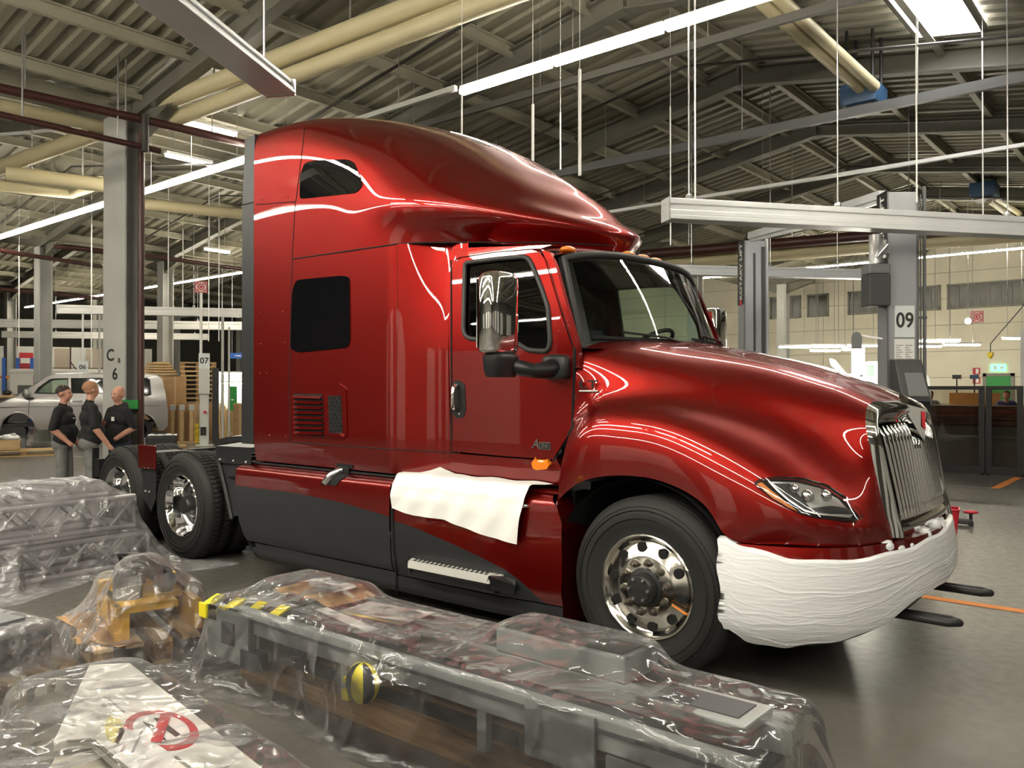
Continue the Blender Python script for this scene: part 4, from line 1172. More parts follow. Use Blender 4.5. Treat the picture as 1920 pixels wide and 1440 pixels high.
# centre emblem: a tall faceted spear with a reflection painted on as a red slit
c = gpt(0, 1.49, 0.045)
mb = MB().add([c + Vector((-0.10, 0, 0.13)), c + Vector((-0.06, -0.11, 0.07)), c + Vector((0.05, 0, 0.03)), c + Vector((-0.06, 0.11, 0.07)), c + Vector((0.0, -0.075, -0.05)), c + Vector((0.0, 0.075, -0.05)), c + Vector((0.045, 0, -0.17)), c + Vector((-0.08, -0.06, -0.06)), c + Vector((-0.08, 0.06, -0.06))],
    [(0, 1, 2), (0, 2, 3), (1, 4, 6, 2), (2, 6, 5, 3), (0, 7, 4, 1), (0, 3, 5, 8), (4, 7, 8, 5, 6)])
em = mb.build('emblem', 'chrome', grille)
MB().add([c + Vector((0.030, -0.022, 0.02)), c + Vector((0.049, -0.006, 0.015)), c + Vector((0.050, -0.006, -0.09)), c + Vector((0.036, -0.022, -0.07))], [(0, 1, 2, 3)]).build('emblem_red_reflection', 'sign_red', em)
# ------------------------------------------------------------------ bumper (red body, dark lower lip, hooks) and the film wrapped round it
BP = CS([0, 0.2, 0.4, 0.55, 0.7, 0.85, 1.0], [(0.50, -1.215), (0.72, -1.195), (0.98, -1.09), (1.17, -.92), (1.31, -.66), (1.39, -.34), (1.42, 0.0)])
BPm = CS([0, .2, .4, .55, .7, .85, 1.0, 1.15, 1.3, 1.45], [(0.50, -1.215), (0.70, -1.195), (0.92, -1.09), (1.08, -.92), (1.19, -.66), (1.255, -.34), (1.275, 0.0), (1.255, .34), (1.19, .66), (1.08, .92)])
def bump(t, z, o=0.0):
    """t 0..2 round the bumper from near side to far side"""
    tt = t if t <= 1 else 2 - t
    p = BPm(tt)[0]; q = (BPm(min(1.2, tt + 0.01))[0] - BPm(max(0, tt - 0.01))[0]); q /= np.linalg.norm(q)
    nx, ny = -q[1] * -1, q[0] * -1
    prof = -0.05 * ((z - 0.62) / 0.3) ** 2 - 0.05 * max(0, (0.45 - z) / 0.2) ** 2
    x = p[0] + nx * (prof + o); y = p[1] + ny * (prof + o)
    return Vector((x, y if t <= 1 else -y, z))
def bz(t):   # lower edge rises a little towards the middle of the bumper
    tt = t if t <= 1 else 2 - t
    return 0.38 + 0.18 * smooth01((tt - 0.35) / 0.5)
bumper = MB().grid(lambda u, v: bump(2 * u, lerp(bz(2 * u), 0.825, v)), 70, 14).build('bumper', 'red_paint', truck, 180)
MB().grid(lambda u, v: bump(2 * u, lerp(0.825, 0.835, v), lerp(0, -0.16, v)), 70, 3).build('bumper_top', 'red_paint', truck, 180)
MB().grid(lambda u, v: bump(lerp(0.12, 1.88, u), lerp(0.24, bz(lerp(.12, 1.88, u)) + 0.02, v), lerp(-0.16, -0.02, v)), 60, 8).build('bumper_lip', 'black_plastic', truck, 180)
MB().grid(lambda u, v: bump(lerp(0.3, 1.7, u), lerp(0.72, 0.86, v), -0.12), 40, 3).build('bumper_gap', 'gap_black', truck, 180)
for sg in (-1, 1):
    y_ = sg * 0.42
    P = [(1.0, y_ - 0.03, 0.40), (1.28, y_ - 0.035, 0.40), (1.40, y_ - 0.04, 0.40), (1.445, y_, 0.40), (1.40, y_ + 0.04, 0.40), (1.28, y_ + 0.035, 0.40), (1.0, y_ + 0.03, 0.40)]
    MB().tube(P, 0.022, 10).build('tow_hook', 'black_metal', truck, 180)
# ------------------------------------------------------------------ wheels
def tyre(c, w, R, rr, sg, name, parent, tread=False):
    """c: centre of the outer face; body extends inwards (towards y=0) by w"""
    prof = [(0.00, rr), (-0.004, rr + 0.012), (0.012, rr + 0.06), (0.022, rr + 0.12), (0.012, R - 0.075), (-0.008, R - 0.03), (-0.035, R - 0.006), (-0.05, R), (-w + 0.05, R), (-w + 0.02, R - 0.01), (-w, R - 0.05), (-w - 0.01, rr + 0.1), (-w + 0.02, rr)]
    # fine rings on the sidewall
    mb = MB().lathe([(sg * a, r) for a, r in prof], c, 'y', 64)
    for r_, o_ in ((rr + 0.10, 0.021), (rr + 0.145, 0.017), (R - 0.055, 0.004)):
        mb.lathe([(sg * (o_ - 0.004), r_ - 0.004), (sg * (o_ + 0.003), r_), (sg * (o_ - 0.004), r_ + 0.004)], c, 'y', 64)
    for g in range(4):
        a_ = -w * (g + 1) / 5
        mb.lathe([(sg * (a_ - 0.006), R + 0.0015), (sg * a_, R - 0.012), (sg * (a_ + 0.006), R + 0.0015)], c, 'y', 64)
    if tread:
        for k in range(72):
            an = 2 * PI * k / 72; ca, sa = math.cos(an), math.sin(an)
            for q in range(4):
                yy = c[1] + sg * (-0.035 - w * 0.21 * q - 0.02); an2 = an + 0.02 * (q % 2)
                ca, sa = math.cos(an2), math.sin(an2)
                mb.box((c[0] + (R + 0.003) * ca, yy - sg * 0.022, c[2] + (R + 0.003) * sa), (0.034, w * 0.17, 0.012), (0, -an2 + PI / 2, 0.35 if q % 2 else -0.35))
    return mb.build(name, 'rubber', parent, 50)
RT_ = 0.512
for sg in (-1, 1):
    c = (0.0, sg * 1.205, RT_)
    t = tyre(c, 0.28, RT_, 0.292, sg, 'wheel', truck)
    def rimp(a, r): return (sg * a, r)
    mb = MB().lathe([rimp(0.0, 0.300), rimp(0.006, 0.292), rimp(-0.004, 0.280), rimp(-0.03, 0.268), rimp(-0.038, 0.255), rimp(-0.028, 0.236), rimp(-0.010, 0.192), rimp(-0.004, 0.182), rimp(0.0, 0.174), rimp(0.002, 0.10)], c, 'y', 72)
    rimo = mb.build('rim', 'polished_alu', t, 40)
    for k in range(10):
        an = 2 * PI * (k + 0.5) / 10 + 0.15
        r_ = 0.225; a_ = -0.020
        p = Vector((c[0] + r_ * math.cos(an), c[1] + sg * a_, c[2] + r_ * math.sin(an)))
        MB().cyl(p + Vector((0, sg * -0.02, 0)), p + Vector((0, sg * 0.008, 0)), 0.029, n=20).build('hand_hole', 'gap_black', t, 40)
        an = 2 * PI * k / 10 + 0.15
        p = Vector((c[0] + 0.143 * math.cos(an), c[1], c[2] + 0.143 * math.sin(an)))
        MB().cyl(p, p + Vector((0, sg * 0.012, 0)), 0.024, n=14).cyl(p, p + Vector((0, sg * 0.034, 0)), 0.017, n=6).cyl(p, p + Vector((0, sg * 0.05, 0)), 0.010, n=8).build('lug_nut', 'nut_steel', t, 40)
    MB().lathe([(0.0, 0.112), (sg * 0.015, 0.110), (sg * 0.02, 0.092), (sg * 0.06, 0.085), (sg * 0.075, 0.07), (sg * 0.078, 0.001)], c, 'y', 32).build('hub', 'hub_dark', t, 40)
    mb = MB()
    for k in range(6):
        an = 2 * PI * k / 6; p = Vector((c[0] + 0.062 * math.cos(an), c[1] + sg * 0.075, c[2] + 0.062 * math.sin(an)))
        mb.cyl(p, p + Vector((0, sg * 0.012, 0)), 0.009, n=6)
    mb.build('hub_bolts', 'steel', t)
    if sg < 0:
        p0 = Vector((c[0] + 0.19 * math.cos(-0.35), c[1] - 0.012, c[2] + 0.19 * math.sin(-0.35))); p1 = Vector((c[0] + 0.275 * math.cos(-0.42), c[1] + 0.034 - 0.012, c[2] + 0.275 * math.sin(-0.42)))
        MB().bar(p0 + Vector((0, -0.006, 0)), p1 + Vector((0, -0.012, 0)), 0.004, 0.012).build('paint_stroke', 'orange_line', t)
proto = None
for ax_ in (-5.14, -6.46):
    for sg in (-1, 1):
        for inner in (0, 1):
            c = (ax_, sg * (1.215 - 0.335 * inner), RT_)
            t = tyre(c, 0.27, RT_, 0.292, sg, 'wheel', truck, True)
            if not inner:
                mb = MB().lathe([(0.0, 0.300), (sg * 0.008, 0.292), (sg * -0.006, 0.283), (sg * -0.04, 0.274), (sg * -0.06, 0.262), (sg * -0.13, 0.255), (sg * -0.165, 0.235), (sg * -0.175, 0.19), (sg * -0.175, 0.10)], c, 'y', 64)
                mb.build('rim', 'chrome', t, 50)
                MB().lathe([(sg * -0.175, 0.13), (sg * -0.12, 0.125), (sg * -0.10, 0.10), (sg * -0.04, 0.095), (sg * -0.02, 0.08), (sg * -0.02, 0.001)], c, 'y', 24).build('hub', 'hub_dark', t, 40)
                for k in range(10):
                    an = 2 * PI * k / 10
                    p = Vector((c[0] + 0.155 * math.cos(an), c[1] - sg * 0.175, c[2] + 0.155 * math.sin(an)))
                    MB().cyl(p, p + Vector((0, sg * 0.035, 0)), 0.017, n=6).build('lug_nut', 'nut_steel', t)
                    p = Vector((c[0] + 0.215 * math.cos(an + .3), c[1] - sg * 0.178, c[2] + 0.215 * math.sin(an + .3)))
                    MB().cyl(p, p + Vector((0, sg * 0.006, 0)), 0.024, n=14).build('hand_hole', 'gap_black', t)
    MB().cyl((ax_, -1.0, RT_), (ax_, 1.0, RT_), 0.09, n=16).sphere((ax_, 0, RT_), 0.22, 20, 12).build('axle', 'frame_black', truck, 50)
MB().cyl((0, -1.0, RT_ - 0.05), (0, 1.0, RT_ - 0.05), 0.07, n=12).build('axle', 'frame_black', truck)
# ------------------------------------------------------------------ chassis behind the cab
for sg in (-1, 1):
    MB().span((-7.0, sg * 0.38, 0.68), (-3.8, sg * 0.46, 0.94)).build('frame_rail', 'frame_black', truck)
MB().span((-4.75, -0.55, 0.94), (-3.95, 0.55, 1.0)).build('deck_plate', 'frame_black', truck)
for x in (-4.9, -5.8, -6.95): MB().span((x, -0.42, 0.70), (x + 0.08, 0.42, 0.92)).build('cross_member', 'frame_black', truck)
fw_ = MB().add([(-5.55, -0.48, 1.13), (-5.0, -0.48, 1.17), (-4.85, -0.30, 1.17), (-4.85, 0.30, 1.17), (-5.0, 0.48, 1.17), (-5.55, 0.48, 1.13), (-6.1, 0.3, 1.06), (-6.1, 0.1, 1.06), (-5.6, 0.06, 1.12), (-5.6, -0.06, 1.12), (-6.1, -0.1, 1.06), (-6.1, -0.3, 1.06)], [tuple(range(12))])
n = 12
fw_.add([(v[0], v[1], v[2] - 0.06) for v in fw_.v[:12]], [tuple(range(11, -1, -1))]); fw_.f += [(k, (k + 1) % 12, 12 + (k + 1) % 12, 12 + k) for k in range(12)]; fw_.m += [0] * 12
fw_.build('fifth_wheel', 'frame_black', truck)
# quarter fender ahead of the tandem: upper flap, slanted side panel
for sg in (-1, 1):
    q = MB().add([(-4.50, sg * 1.23, 1.12), (-3.92, sg * 1.23, 1.13), (-3.92, sg * 1.23, 0.98), (-4.47, sg * 1.23, 0.97), (-4.50, sg * 0.72, 1.16), (-3.92, sg * 0.72, 1.17)], [(0, 1, 2, 3), (0, 4, 5, 1)]).build('fender_flap', 'black_plastic', truck)
    for bx0 in (-4.42, -4.2, -4.0):
        MB().sphere((bx0, sg * 1.232, 1.0), 0.012, 8, 6).build('bolt', 'steel', q)
    MB().add([(-4.47, sg * 1.20, 1.0), (-4.05, sg * 1.20, 1.0), (-4.0, sg * 1.22, 0.55), (-4.22, sg * 1.22, 0.50), (-4.47, sg * 0.75, 1.0), (-4.22, sg * 0.75, 0.50)], [(0, 1, 2, 3), (0, 3, 5, 4)]).build('quarter_fender', 'charcoal', truck)
    MB().tube([(-4.48, sg * 1.215, 1.0), (-4.36, sg * 1.225, 0.78), (-4.23, sg * 1.23, 0.48)], 0.018, 8).build('fender_edge', 'charcoal', truck)
    MB().cyl((-4.28, sg * 1.22, 0.86), (-3.98, sg * 1.24, 0.88), 0.022, n=10).build('fender_tube', 'black_plastic', truck)
    # plate between the two tandem wheels with a red cap
    MB().add([(-5.66, sg * 1.20, 1.0), (-5.93, sg * 1.20, 1.0), (-5.90, sg * 1.22, 0.55), (-5.72, sg * 1.22, 0.40), (-5.62, sg * 1.22, 0.55), (-5.66, sg * 0.85, 1.0), (-5.93, sg * 0.85, 1.0)], [(0, 1, 2, 3, 4), (0, 5, 6, 1)]).build('fender_plate', 'charcoal', truck)
    pl = MB().span((-5.97, sg * 1.215, 0.83), (-5.62, sg * 1.235, 1.07)).build('fender_cap', 'red_paint', truck, None, 0.008)
    for (bx0, bz0) in ((-5.83, 0.84), (-5.75, 0.84), (-5.83, 0.60), (-5.75, 0.60)):
        MB().sphere((bx0, sg * 1.225, bz0), 0.012, 8, 6).build('bolt', 'steel', pl)
    MB().span((-7.12, sg * 1.16, 0.32), (-7.10, sg * 0.55, 0.80)).build('mud_flap', 'black_plastic', truck)
    MB().span((-7.1, sg * 0.95, 0.66), (-6.98, sg * 1.18, 0.86)).build('tail_box', 'black_plastic', truck)
MB().span((-7.16, -1.18, 0.32), (-7.12, -1.12, 0.98)).build('flap_bar', 'black_plastic', truck)
# ------------------------------------------------------------------ paper over the step ledge, film round the bumper
mat('paper_white', (0.86, 0.85, 0.82), 0.55, 0.0, 0.02, 3.0)
random.seed(4)
def paper(u, v):
    """u along the truck, v from the back of the ledge over the edge and down"""
    back = (1.03 + 0.03 * math.sin(u * 9)) 
    x = lerp(-2.02, -0.86, u) + 0.12 * (1 - v) * (u - 0.25)
    L = v * (0.24 + 0.24)
    if v < 0.5:
        t = v / 0.5; y = lerp(-1.05, -1.29, t); z = 1.034 + 0.005 * math.sin(u * 23 + v * 9) + (0.05 * max(0, 1 - abs(u - 0.2) / 0.12) * (1 - t) ** 2)
        z -= 0.06 * smooth01((t - 0.78) / 0.22)
    else:
        t = (v - 0.5) / 0.5
        drop = interp(u, [(0, 0.17), (0.2, 0.20), (0.45, 0.20), (0.62, 0.235), (0.8, 0.27), (1.0, 0.29)])
        y = -1.294 - 0.020 * smooth01(t * 2) - 0.006 * math.sin(u * 31 + t * 4) - 0.004 * math.sin(u * 13)
        z = 0.957 - drop * t
    return (x, y, z)
pp = MB().grid(paper, 60, 24).build('paper_sheet', 'paper_white', None, 180)
tag(pp, 'white protective paper sheet laid over the red step ledge under the door', 'sheet')
def film_mat():
    m, nt, b = _nt('white_film')
    N = nt.nodes.new; L = nt.links.new
    _set(b, Base_Color=(0.80, 0.81, 0.83, 1), Roughness=0.24, Transmission_Weight=0.0, Coat_Weight=0.3, Subsurface_Weight=0.0)
    tc = N('ShaderNodeTexCoord'); mp = N('ShaderNodeMapping'); mp.inputs['Scale'].default_value = (2.2, 2.2, 26)
    n1 = N('ShaderNodeTexNoise'); n1.inputs['Scale'].default_value = 1.6; n1.inputs['Detail'].default_value = 5; n1.inputs['Distortion'].default_value = 0.7
    bp = N('ShaderNodeBump'); bp.inputs['Strength'].default_value = 0.22; bp.inputs['Distance'].default_value = 0.02
    L(tc.outputs['Object'], mp.inputs['Vector']); L(mp.outputs['Vector'], n1.inputs['Vector']); L(n1.outputs['Fac'], bp.inputs['Height']); L(bp.outputs['Normal'], b.inputs['Normal'])
    MATS['white_film'] = m
film_mat()
random.seed(12)
CREASE = [(random.random() * 0.75, random.uniform(0.004, 0.010), random.random(), random.uniform(-0.6, 0.6), random.uniform(0.001, 0.0042)) for _ in range(80)]
def wrapz(t):
    lo = interp(t, [(0.0, 0.35), (0.08, 0.30), (0.3, 0.30), (0.5, 0.34), (0.65, 0.41), (0.8, 0.50), (1.2, 0.55), (2.0, 0.34)])
    hi = interp(t, [(0.0, 0.85), (0.05, 0.825), (0.3, 0.785), (0.6, 0.77), (0.78, 0.785), (0.9, 0.81), (1.2, 0.83), (2.0, 0.84)])
    return lo, hi
def wrap(u, v):
    t = lerp(-0.02, 2.0, u); lo, hi = wrapz(t)
    lo += 0.004 * math.sin(u * 70) + 0.006 * math.sin(u * 31 + 1); hi += 0.004 * math.sin(u * 55 + 2) + 0.007 * math.sin(u * 23)
    z = lerp(lo, hi, v)
    p = bump(max(0, t), min(z, 0.83), 0.018)
    r = 0.0
    for (um, w_, ph, sl, am) in CREASE:
        q = v - (ph + sl * (u - um) + 0.03 * math.sin(u * 14 + ph * 20))
        r += am * max(0.0, 1 - abs(q) / w_) * max(0.0, 1 - abs(u - um) / 0.26)
    d = Vector((p.x - 0.6, p.y, 0)).normalized()
    p = p + d * r
    if v > 0.96: p = p - d * 0.03 * (v - 0.96) / 0.04
    p.z = z
    if t < 0: p.x -= 0.04 + 0.012 * math.sin(v * 11) + 0.03 * smooth01((v - 0.8) / 0.2)
    return p
tag(MB().grid(wrap, 200, 110).build('bumper_wrap', 'white_film', None, 180), 'crinkled white plastic film wrapped around the truck bumper', 'wrap')

bw = bpy.data.objects['bumper_wrap']
random.seed(5)
for (t0_, z0_, n0_) in ((0.70, 0.79, 4), (0.92, 0.82, 6)):
    mb = MB()
    for k in range(n0_):
        p = bump(t0_ + 0.05 * k, z0_, -0.055)
        mb.sphere((p.x + random.uniform(-.02, .02), p.y, z0_ + random.uniform(-.015, .02)), (random.uniform(.035, .06), random.uniform(.05, .08), random.uniform(.03, .045)), 12, 8)
    mb.build('film_bunch', 'white_film', bw, 180)
# ================================================================== suspended rails
def rail(p0, p1, label, hang=(), w=0.20, h=0.20, m='alu_rail'):
    p0 = Vector(p0); p1 = Vector(p1); d = p1 - p0; L = d.length
    t = thing('aluminium_rail', label, 'rail', p0, math.atan2(d.y, d.x), None)
    MB().box((L / 2, 0, h * 0.36), (L, w * 0.75, h * 0.28)).build('top_channel', m, t, None, 0.01)
    MB().box((L / 2, 0, h * 0.10), (L, w * 0.62, h * 0.24)).build('web', m, t)
    MB().box((L / 2, 0, -h * 0.14), (L, w * 0.85, h * 0.24)).build('middle_channel', m, t, None, 0.01)
    MB().box((L / 2, 0, -h * 0.36), (L, w, h * 0.20)).build('bottom_channel', m, t, None, 0.006)
    MB().box((-0.01, 0, 0), (0.02, w * 0.9, h)).build('end_cap', 'steel', t)
    for x in hang:
        if 0 < x < L:
            wx = p0 + d * (x / L)
            MB().cyl((x, 0, h * 0.5), (x, 0, roof_z(wx.x) + 0.12 - p0.z), 0.008, n=6).sphere((x, 0, h * 0.62), 0.04, 8, 6).build('hanger', 'steel', t)
    return t
def ext(a, b, k0, k1):
    a = np.array(a); b = np.array(b); return a + (b - a) * k0, a + (b - a) * k1
a, b = ext(at_z(1250, 394, 3.5), at_z(1920, 428, 3.5), 0, 1.5)
rail(a, b, 'long aluminium rail crossing in front of the two lift posts', (0.25, 2.0, 4.2, 5.0, 6.5), 0.22, 0.235)
a, b = ext(at_z(1275, 507, 3.9), at_z(1625, 515, 3.9), -0.2, 1.05)
rail(a, b, 'aluminium rail behind the windscreen reaching to the motor of lift nine', (1.0, 2.6, 4.0))
a, b = at_z(110, 580, 3.9), at_z(490, 588, 3.9)
rail(a, b, 'uppermost of the three white rails left of the sleeper', (1.2, 3.6, 5.0), 0.24, 0.26, 'lamp_white')
a, b = at_z(-30, 606, 3.9), at_z(490, 612, 3.9)
rail(a, b, 'middle one of the three white rails left of the sleeper', (1.8, 4.2, 7.0), 0.24, 0.30, 'lamp_white')
a, b = at_z(5, 627, 3.9), at_z(390, 632, 3.9)
rail(a, b, 'lowest of the three white rails left of the sleeper', (2, 5, 7.5), 0.24, 0.28, 'lamp_white')
a, b = ext(at_z(525, 165, 3.9), at_z(320, 5, 3.9), 0, 2.6)
rail(a, b, 'wide pinkish rail hanging overhead at the top left', (0.25, 2.0), 0.26, 0.12)
# cross arms on the lifts
def arm(a, b, label, w=0.10):
    return tag(MB().bar(a, b, w, 0.10).bar(Vector(a) + Vector((0, 0, -0.07)), Vector(b) + Vector((0, 0, -0.07)), w * 0.5, 0.06).build('cross_arm', 'alu_rail'), label, 'arm')
arm(at_d(1408, 442, 12.9), at_d(1512, 412, 9.3), 'grey arm joining the far lift post to the long rail')
arm(at_d(1655, 365, 10.15), at_d(1520, 408, 12.5), 'white slanted arm at the head of lift nine')
# ================================================================== free hanging rods and cables
def hrod(px, pt, pb, d, label, r=0.012, m='lamp_white'):
    p = at_d(px, pt, d); q = at_d(px, pb, d)
    zt = roof_z(p[0]) + 0.12
    o = tag(MB().cyl((p[0], p[1], q[2]), (p[0], p[1], p[2]), r, n=6).cyl((p[0], p[1], p[2]), (p[0], p[1], max(zt, p[2] + 0.02)), 0.004, n=5).build('hanging_rod', m), label, 'rod', 'rods and cables hanging from the roof')
for (px, pt, pb, d, l) in ((1087, 130, 330, 8.2, 'thick white rod hanging just behind the fairing nose'), (999, 196, 302, 9.5, 'white rod hanging behind the fairing, left of the thick one'), (866, 180, 262, 9.0, 'chain hanging from the end of the bright lamp row'),
    (1051, 210, 318, 11, 'thin chain hanging between two white rods'), (1257, 200, 460, 12, 'thin cable hanging right of the roof fairing'), (1718, 60, 380, 9.6, 'long white rod in front of the big roof light'),
    (1303, 0, 376, 9.8, 'white cable coming down to the end of the long rail'), (1842, 60, 405, 11.5, 'chain hanging to the long rail at far right'), (36, 460, 660, 22, 'white rod hanging left of the steel column'), (172, 420, 690, 20, 'white rod hanging close left of the steel column'),
    (392, 350, 640, 21, 'thin rod hanging left of the ring sign'), (411, 360, 640, 21.5, 'white rod hanging right of the ring sign'), (343, 430, 580, 25, 'twin cables hanging in front of a far column'), (316, 350, 575, 23, 'thin cable hanging right of the steel column')):
    hrod(px, pt, pb, d, l, 0.016 if 'thick' in l or d > 18 else 0.010)
# ================================================================== pipes and ducts
def pipe(name, pts, r, m, label, cat='pipe', n=12, clamps=0):
    t = MB().tube(pts, r, n).build(name, m, None, 60)
    tag(t, label, cat)
    for k in range(clamps):
        i = k % (len(pts) - 1); q = (k + 0.5) / clamps
        p = Vector(pts[0]).lerp(Vector(pts[-1]), q)
        MB().cyl((p.x, p.y, p.z), (p.x, p.y, roof_z(p.x) + 0.12), 0.012, n=6).build('clamp', 'steel', t)
    return t
zz = 6.05
pipe('brown_pipe', [at_z(-60, 152, 5.75), at_z(258, 222, 5.75), at_z(470, 272, 5.75)], 0.065, 'brown_pipe', 'thick brown pipe passing the head of the steel column', clamps=3)
pipe('brown_pipe', [at_z(-60, 201, 5.33), at_z(300, 283, 5.33)], 0.045, 'brown_pipe', 'thinner brown pipe below the thick one at upper left', clamps=2)
p = at_z(272, 222, 5.75)
pipe('brown_pipe', [(p[0], p[1], 5.8), (p[0], p[1], 5.25)], 0.055, 'black_pipe', 'short black pipe drop with valve beside the steel column')
p = at_d(263, 500, 13.2)
pipe('brown_pipe', [(-10.34, 0.93, 0.05), (-10.34, 0.93, 5.7)], 0.05, 'brown_pipe', 'upright brown pipe running up the steel column')
pipe('cream_duct', [at_z(300, 195, 6.2), at_z(820, -5, 6.2), ext(at_z(300, 195, 6.2), at_z(820, -5, 6.2), 0, 1.5)[1]], 0.13, 'cream_duct', 'upper tube of the cream duct pair above the steel column', 'duct', 16, 3)
pipe('cream_duct', [Vector(at_z(308, 198, 6.2)) + Vector((0, 0.02, -0.27)), Vector(ext(at_z(308, 198, 6.2), at_z(820, -5, 6.2), 0, 1.5)[1]) + Vector((0, 0.02, -0.27))], 0.12, 'cream_duct', 'lower tube of the cream duct pair above the steel column', 'duct', 16)
pipe('cream_duct', [at_z(-30, 190, 6.0), at_z(195, 238, 6.0)], 0.10, 'cream_duct', 'cream duct left of the steel column under the roof', 'duct', 14)
pipe('cream_duct', [at_z(-10, 318, 6.0), at_z(180, 250, 6.0)], 0.14, 'cream_duct', 'broad cream duct slanting behind the steel column', 'duct', 14)
pipe('cream_duct', [at_z(10, 325, 5.65), at_z(200, 348, 5.65)], 0.14, 'cream_duct', 'cream duct crossing the slanted one at left', 'duct', 14, 2)
pipe('cream_duct', [at_z(-20, 345, 6.0), at_z(135, 362, 6.0), at_z(190, 342, 6.0)], 0.13, 'cream_duct', 'bent cream duct below the slanted one at left', 'duct', 14)
pipe('cream_duct', [at_z(268, 382, 6.0), at_z(460, 402, 6.0)], 0.13, 'cream_duct', 'cream duct between the steel column and the sleeper', 'duct', 14)
a, b = at_z(1270, 472, 5.0), at_z(1655, 440, 5.0)
pipe('brown_pipe', list(ext(a, b, -0.2, 1.9)), 0.12, 'brown_pipe', 'thick brown pipe behind the two lift posts', 'pipe', 12, 4)
a, b = at_z(1280, 492, 4.8), at_z(1650, 462, 4.8)
pipe('cream_duct', list(ext(a, b, -0.2, 1.9)), 0.15, 'cream_duct', 'long cream duct behind the two lift posts', 'duct', 14)
for k, (pa, pb, zz) in enumerate((((0, 470), (190, 500), 5.2), ((100, 462), (193, 470), 5.6), ((268, 478), (455, 505), 5.3), ((0, 542), (190, 560), 4.8))):
    pipe('dark_pipe', [at_z(pa[0], pa[1], zz), at_z(pb[0], pb[1], zz)], 0.06, 'brown_pipe', ['dark brown pipe far left below the lamp row', 'second dark pipe far left, nearer the lamp row', 'dark pipe between steel column and sleeper', 'lowest dark pipe at the far left'][k])
# ================================================================== blue heaters with twin tubes
def heater(px, py, w, d, label, pts, r):
    c = Vector(at_d(px, py, d))
    t = thing('heater', label, 'heater', c, 0)
    MB().box((0, 0, 0), (w, w * 1.2, w * 0.62)).build('housing', 'heater_blue', t, 40, w * 0.1)
    MB().box((0, 0, -w * 0.35), (w * 0.7, w * 0.9, w * 0.12)).build('burner', 'black_metal', t)
    for sx in (-0.35, 0.35):
        for sy in (-0.4, 0.4):
            MB().cyl((sx * w, sy * w, w * 0.3), (sx * w, sy * w, roof_z(c.x + sx * w) + 0.1 - c.z), 0.025, n=6).build('bracket', 'black_metal', t)
    for q in pts:
        MB().tube([Vector(x) - c for x in q], r, 12).build('radiant_tube', 'cream_duct', t, 60)
zt = 6.35
heater(1620, 183, 0.55, 13.0, 'blue radiant heater with two cream tubes below the big roof light', [[at_z(1440, -20, 6.55), at_d(1640, 162, 12.6)], [at_z(1400, -20, 6.5), at_d(1612, 165, 12.7)]], 0.085)
heater(1846, 358, 0.62, 22.0, 'smaller blue radiant heater far away at the right', [[at_d(1865, 370, 22), at_d(1925, 410, 27)], [at_d(1855, 376, 22), at_d(1915, 420, 27)]], 0.08)
# ================================================================== vehicle lifts
mat('lift_grey', (0.36, 0.37, 0.39), 0.32, 0.2, 0.04, 2)
mat('lift_light', (0.62, 0.63, 0.58), 0.45, 0.0, 0.04, 2)
mat('dark_grey', (0.05, 0.05, 0.052), 0.45)
mat('panel_grey', (0.16, 0.165, 0.17), 0.4)
mat('plate_white', (0.72, 0.76, 0.76), 0.45)
mat('yellow', (0.80, 0.58, 0.02), 0.45)
mat('ink', (0.03, 0.03, 0.03), 0.6)
mat('grey_ink', (0.45, 0.42, 0.43), 0.6)
def facing(loc):
    """rotation about z that turns local -Y towards the camera"""
    d = Vector(CAM) - Vector(loc); return math.atan2(d.x, -d.y)
def lift_post(px, py_top, d, rz, label, num=None, banner=True, w=0.36, dp=0.28, m='lift_grey'):
    top = at_d(px, py_top, d); H = top[2]
    t = thing('lift_post', label, 'lift', (top[0], top[1], 0), facing((top[0], top[1], 0)) + rz)
    MB().span((-w / 2, -dp / 2, 0.0), (w / 2, -dp / 2 + 0.02, H)).span((-w / 2, -dp / 2, 0), (-w / 2 + 0.02, dp / 2, H)).span((w / 2 - 0.02, -dp / 2, 0), (w / 2, dp / 2, H)).build('post', m, t)
    MB().span((-w / 2 - 0.1, -dp / 2 - 0.1, 0), (w / 2 + 0.1, dp / 2 + 0.1, 0.03)).build('base_plate', m, t)
    MB().span((-w / 2 + 0.02, dp / 2 - 0.05, 0), (w / 2 - 0.02, dp / 2 - 0.02, H)).build('channel', 'dark_grey', t)
    if banner:
        bn = MB().span((-w / 2 - 0.006, -dp / 2 + 0.0, H - 1.0), (-w / 2, dp / 2, H + 0.02)).build('banner', 'black_plastic', t)
        lettering('banner_text', 'ROTARY LIFT', 0.15, 'sign_white', (-w / 2 - 0.008, -0.02, H - 0.48), (0, 0, 1), (0, 1, 0), bn, True, 1.0)
        MB().cyl((-w / 2 - 0.006, 0, H - 0.97), (-w / 2 - 0.010, 0, H - 0.97), 0.05, n=16).build('banner_mark', 'sign_red', bn)
    if num:
        z = 2.42
        pl = MB().span((-0.13, -dp / 2 - 0.012, z - 0.20), (0.13, -dp / 2, z + 0.20)).build('number_plate', 'plate_white', t)
        lettering('number', num, 0.24, 'ink', (0, -dp / 2 - 0.015, z + 0.02), (1, 0, 0), (0, 0, 1), pl, True, 0.9)
    return t, H
l9, H9 = lift_post(1682, 365, 10.0, 0.42, 'grey lift post marked 09 with pump unit and black control cabinet', None)
dp = 0.28
pl = MB().span((-0.10, -dp / 2 - 0.012, 2.255), (0.135, -dp / 2, 2.63)).build('number_plate', 'plate_white', l9)
lettering('number', '09', 0.25, 'ink', (0.02, -dp / 2 - 0.015, 2.45), (1, 0, 0), (0, 0, 1), pl, True, 0.85)
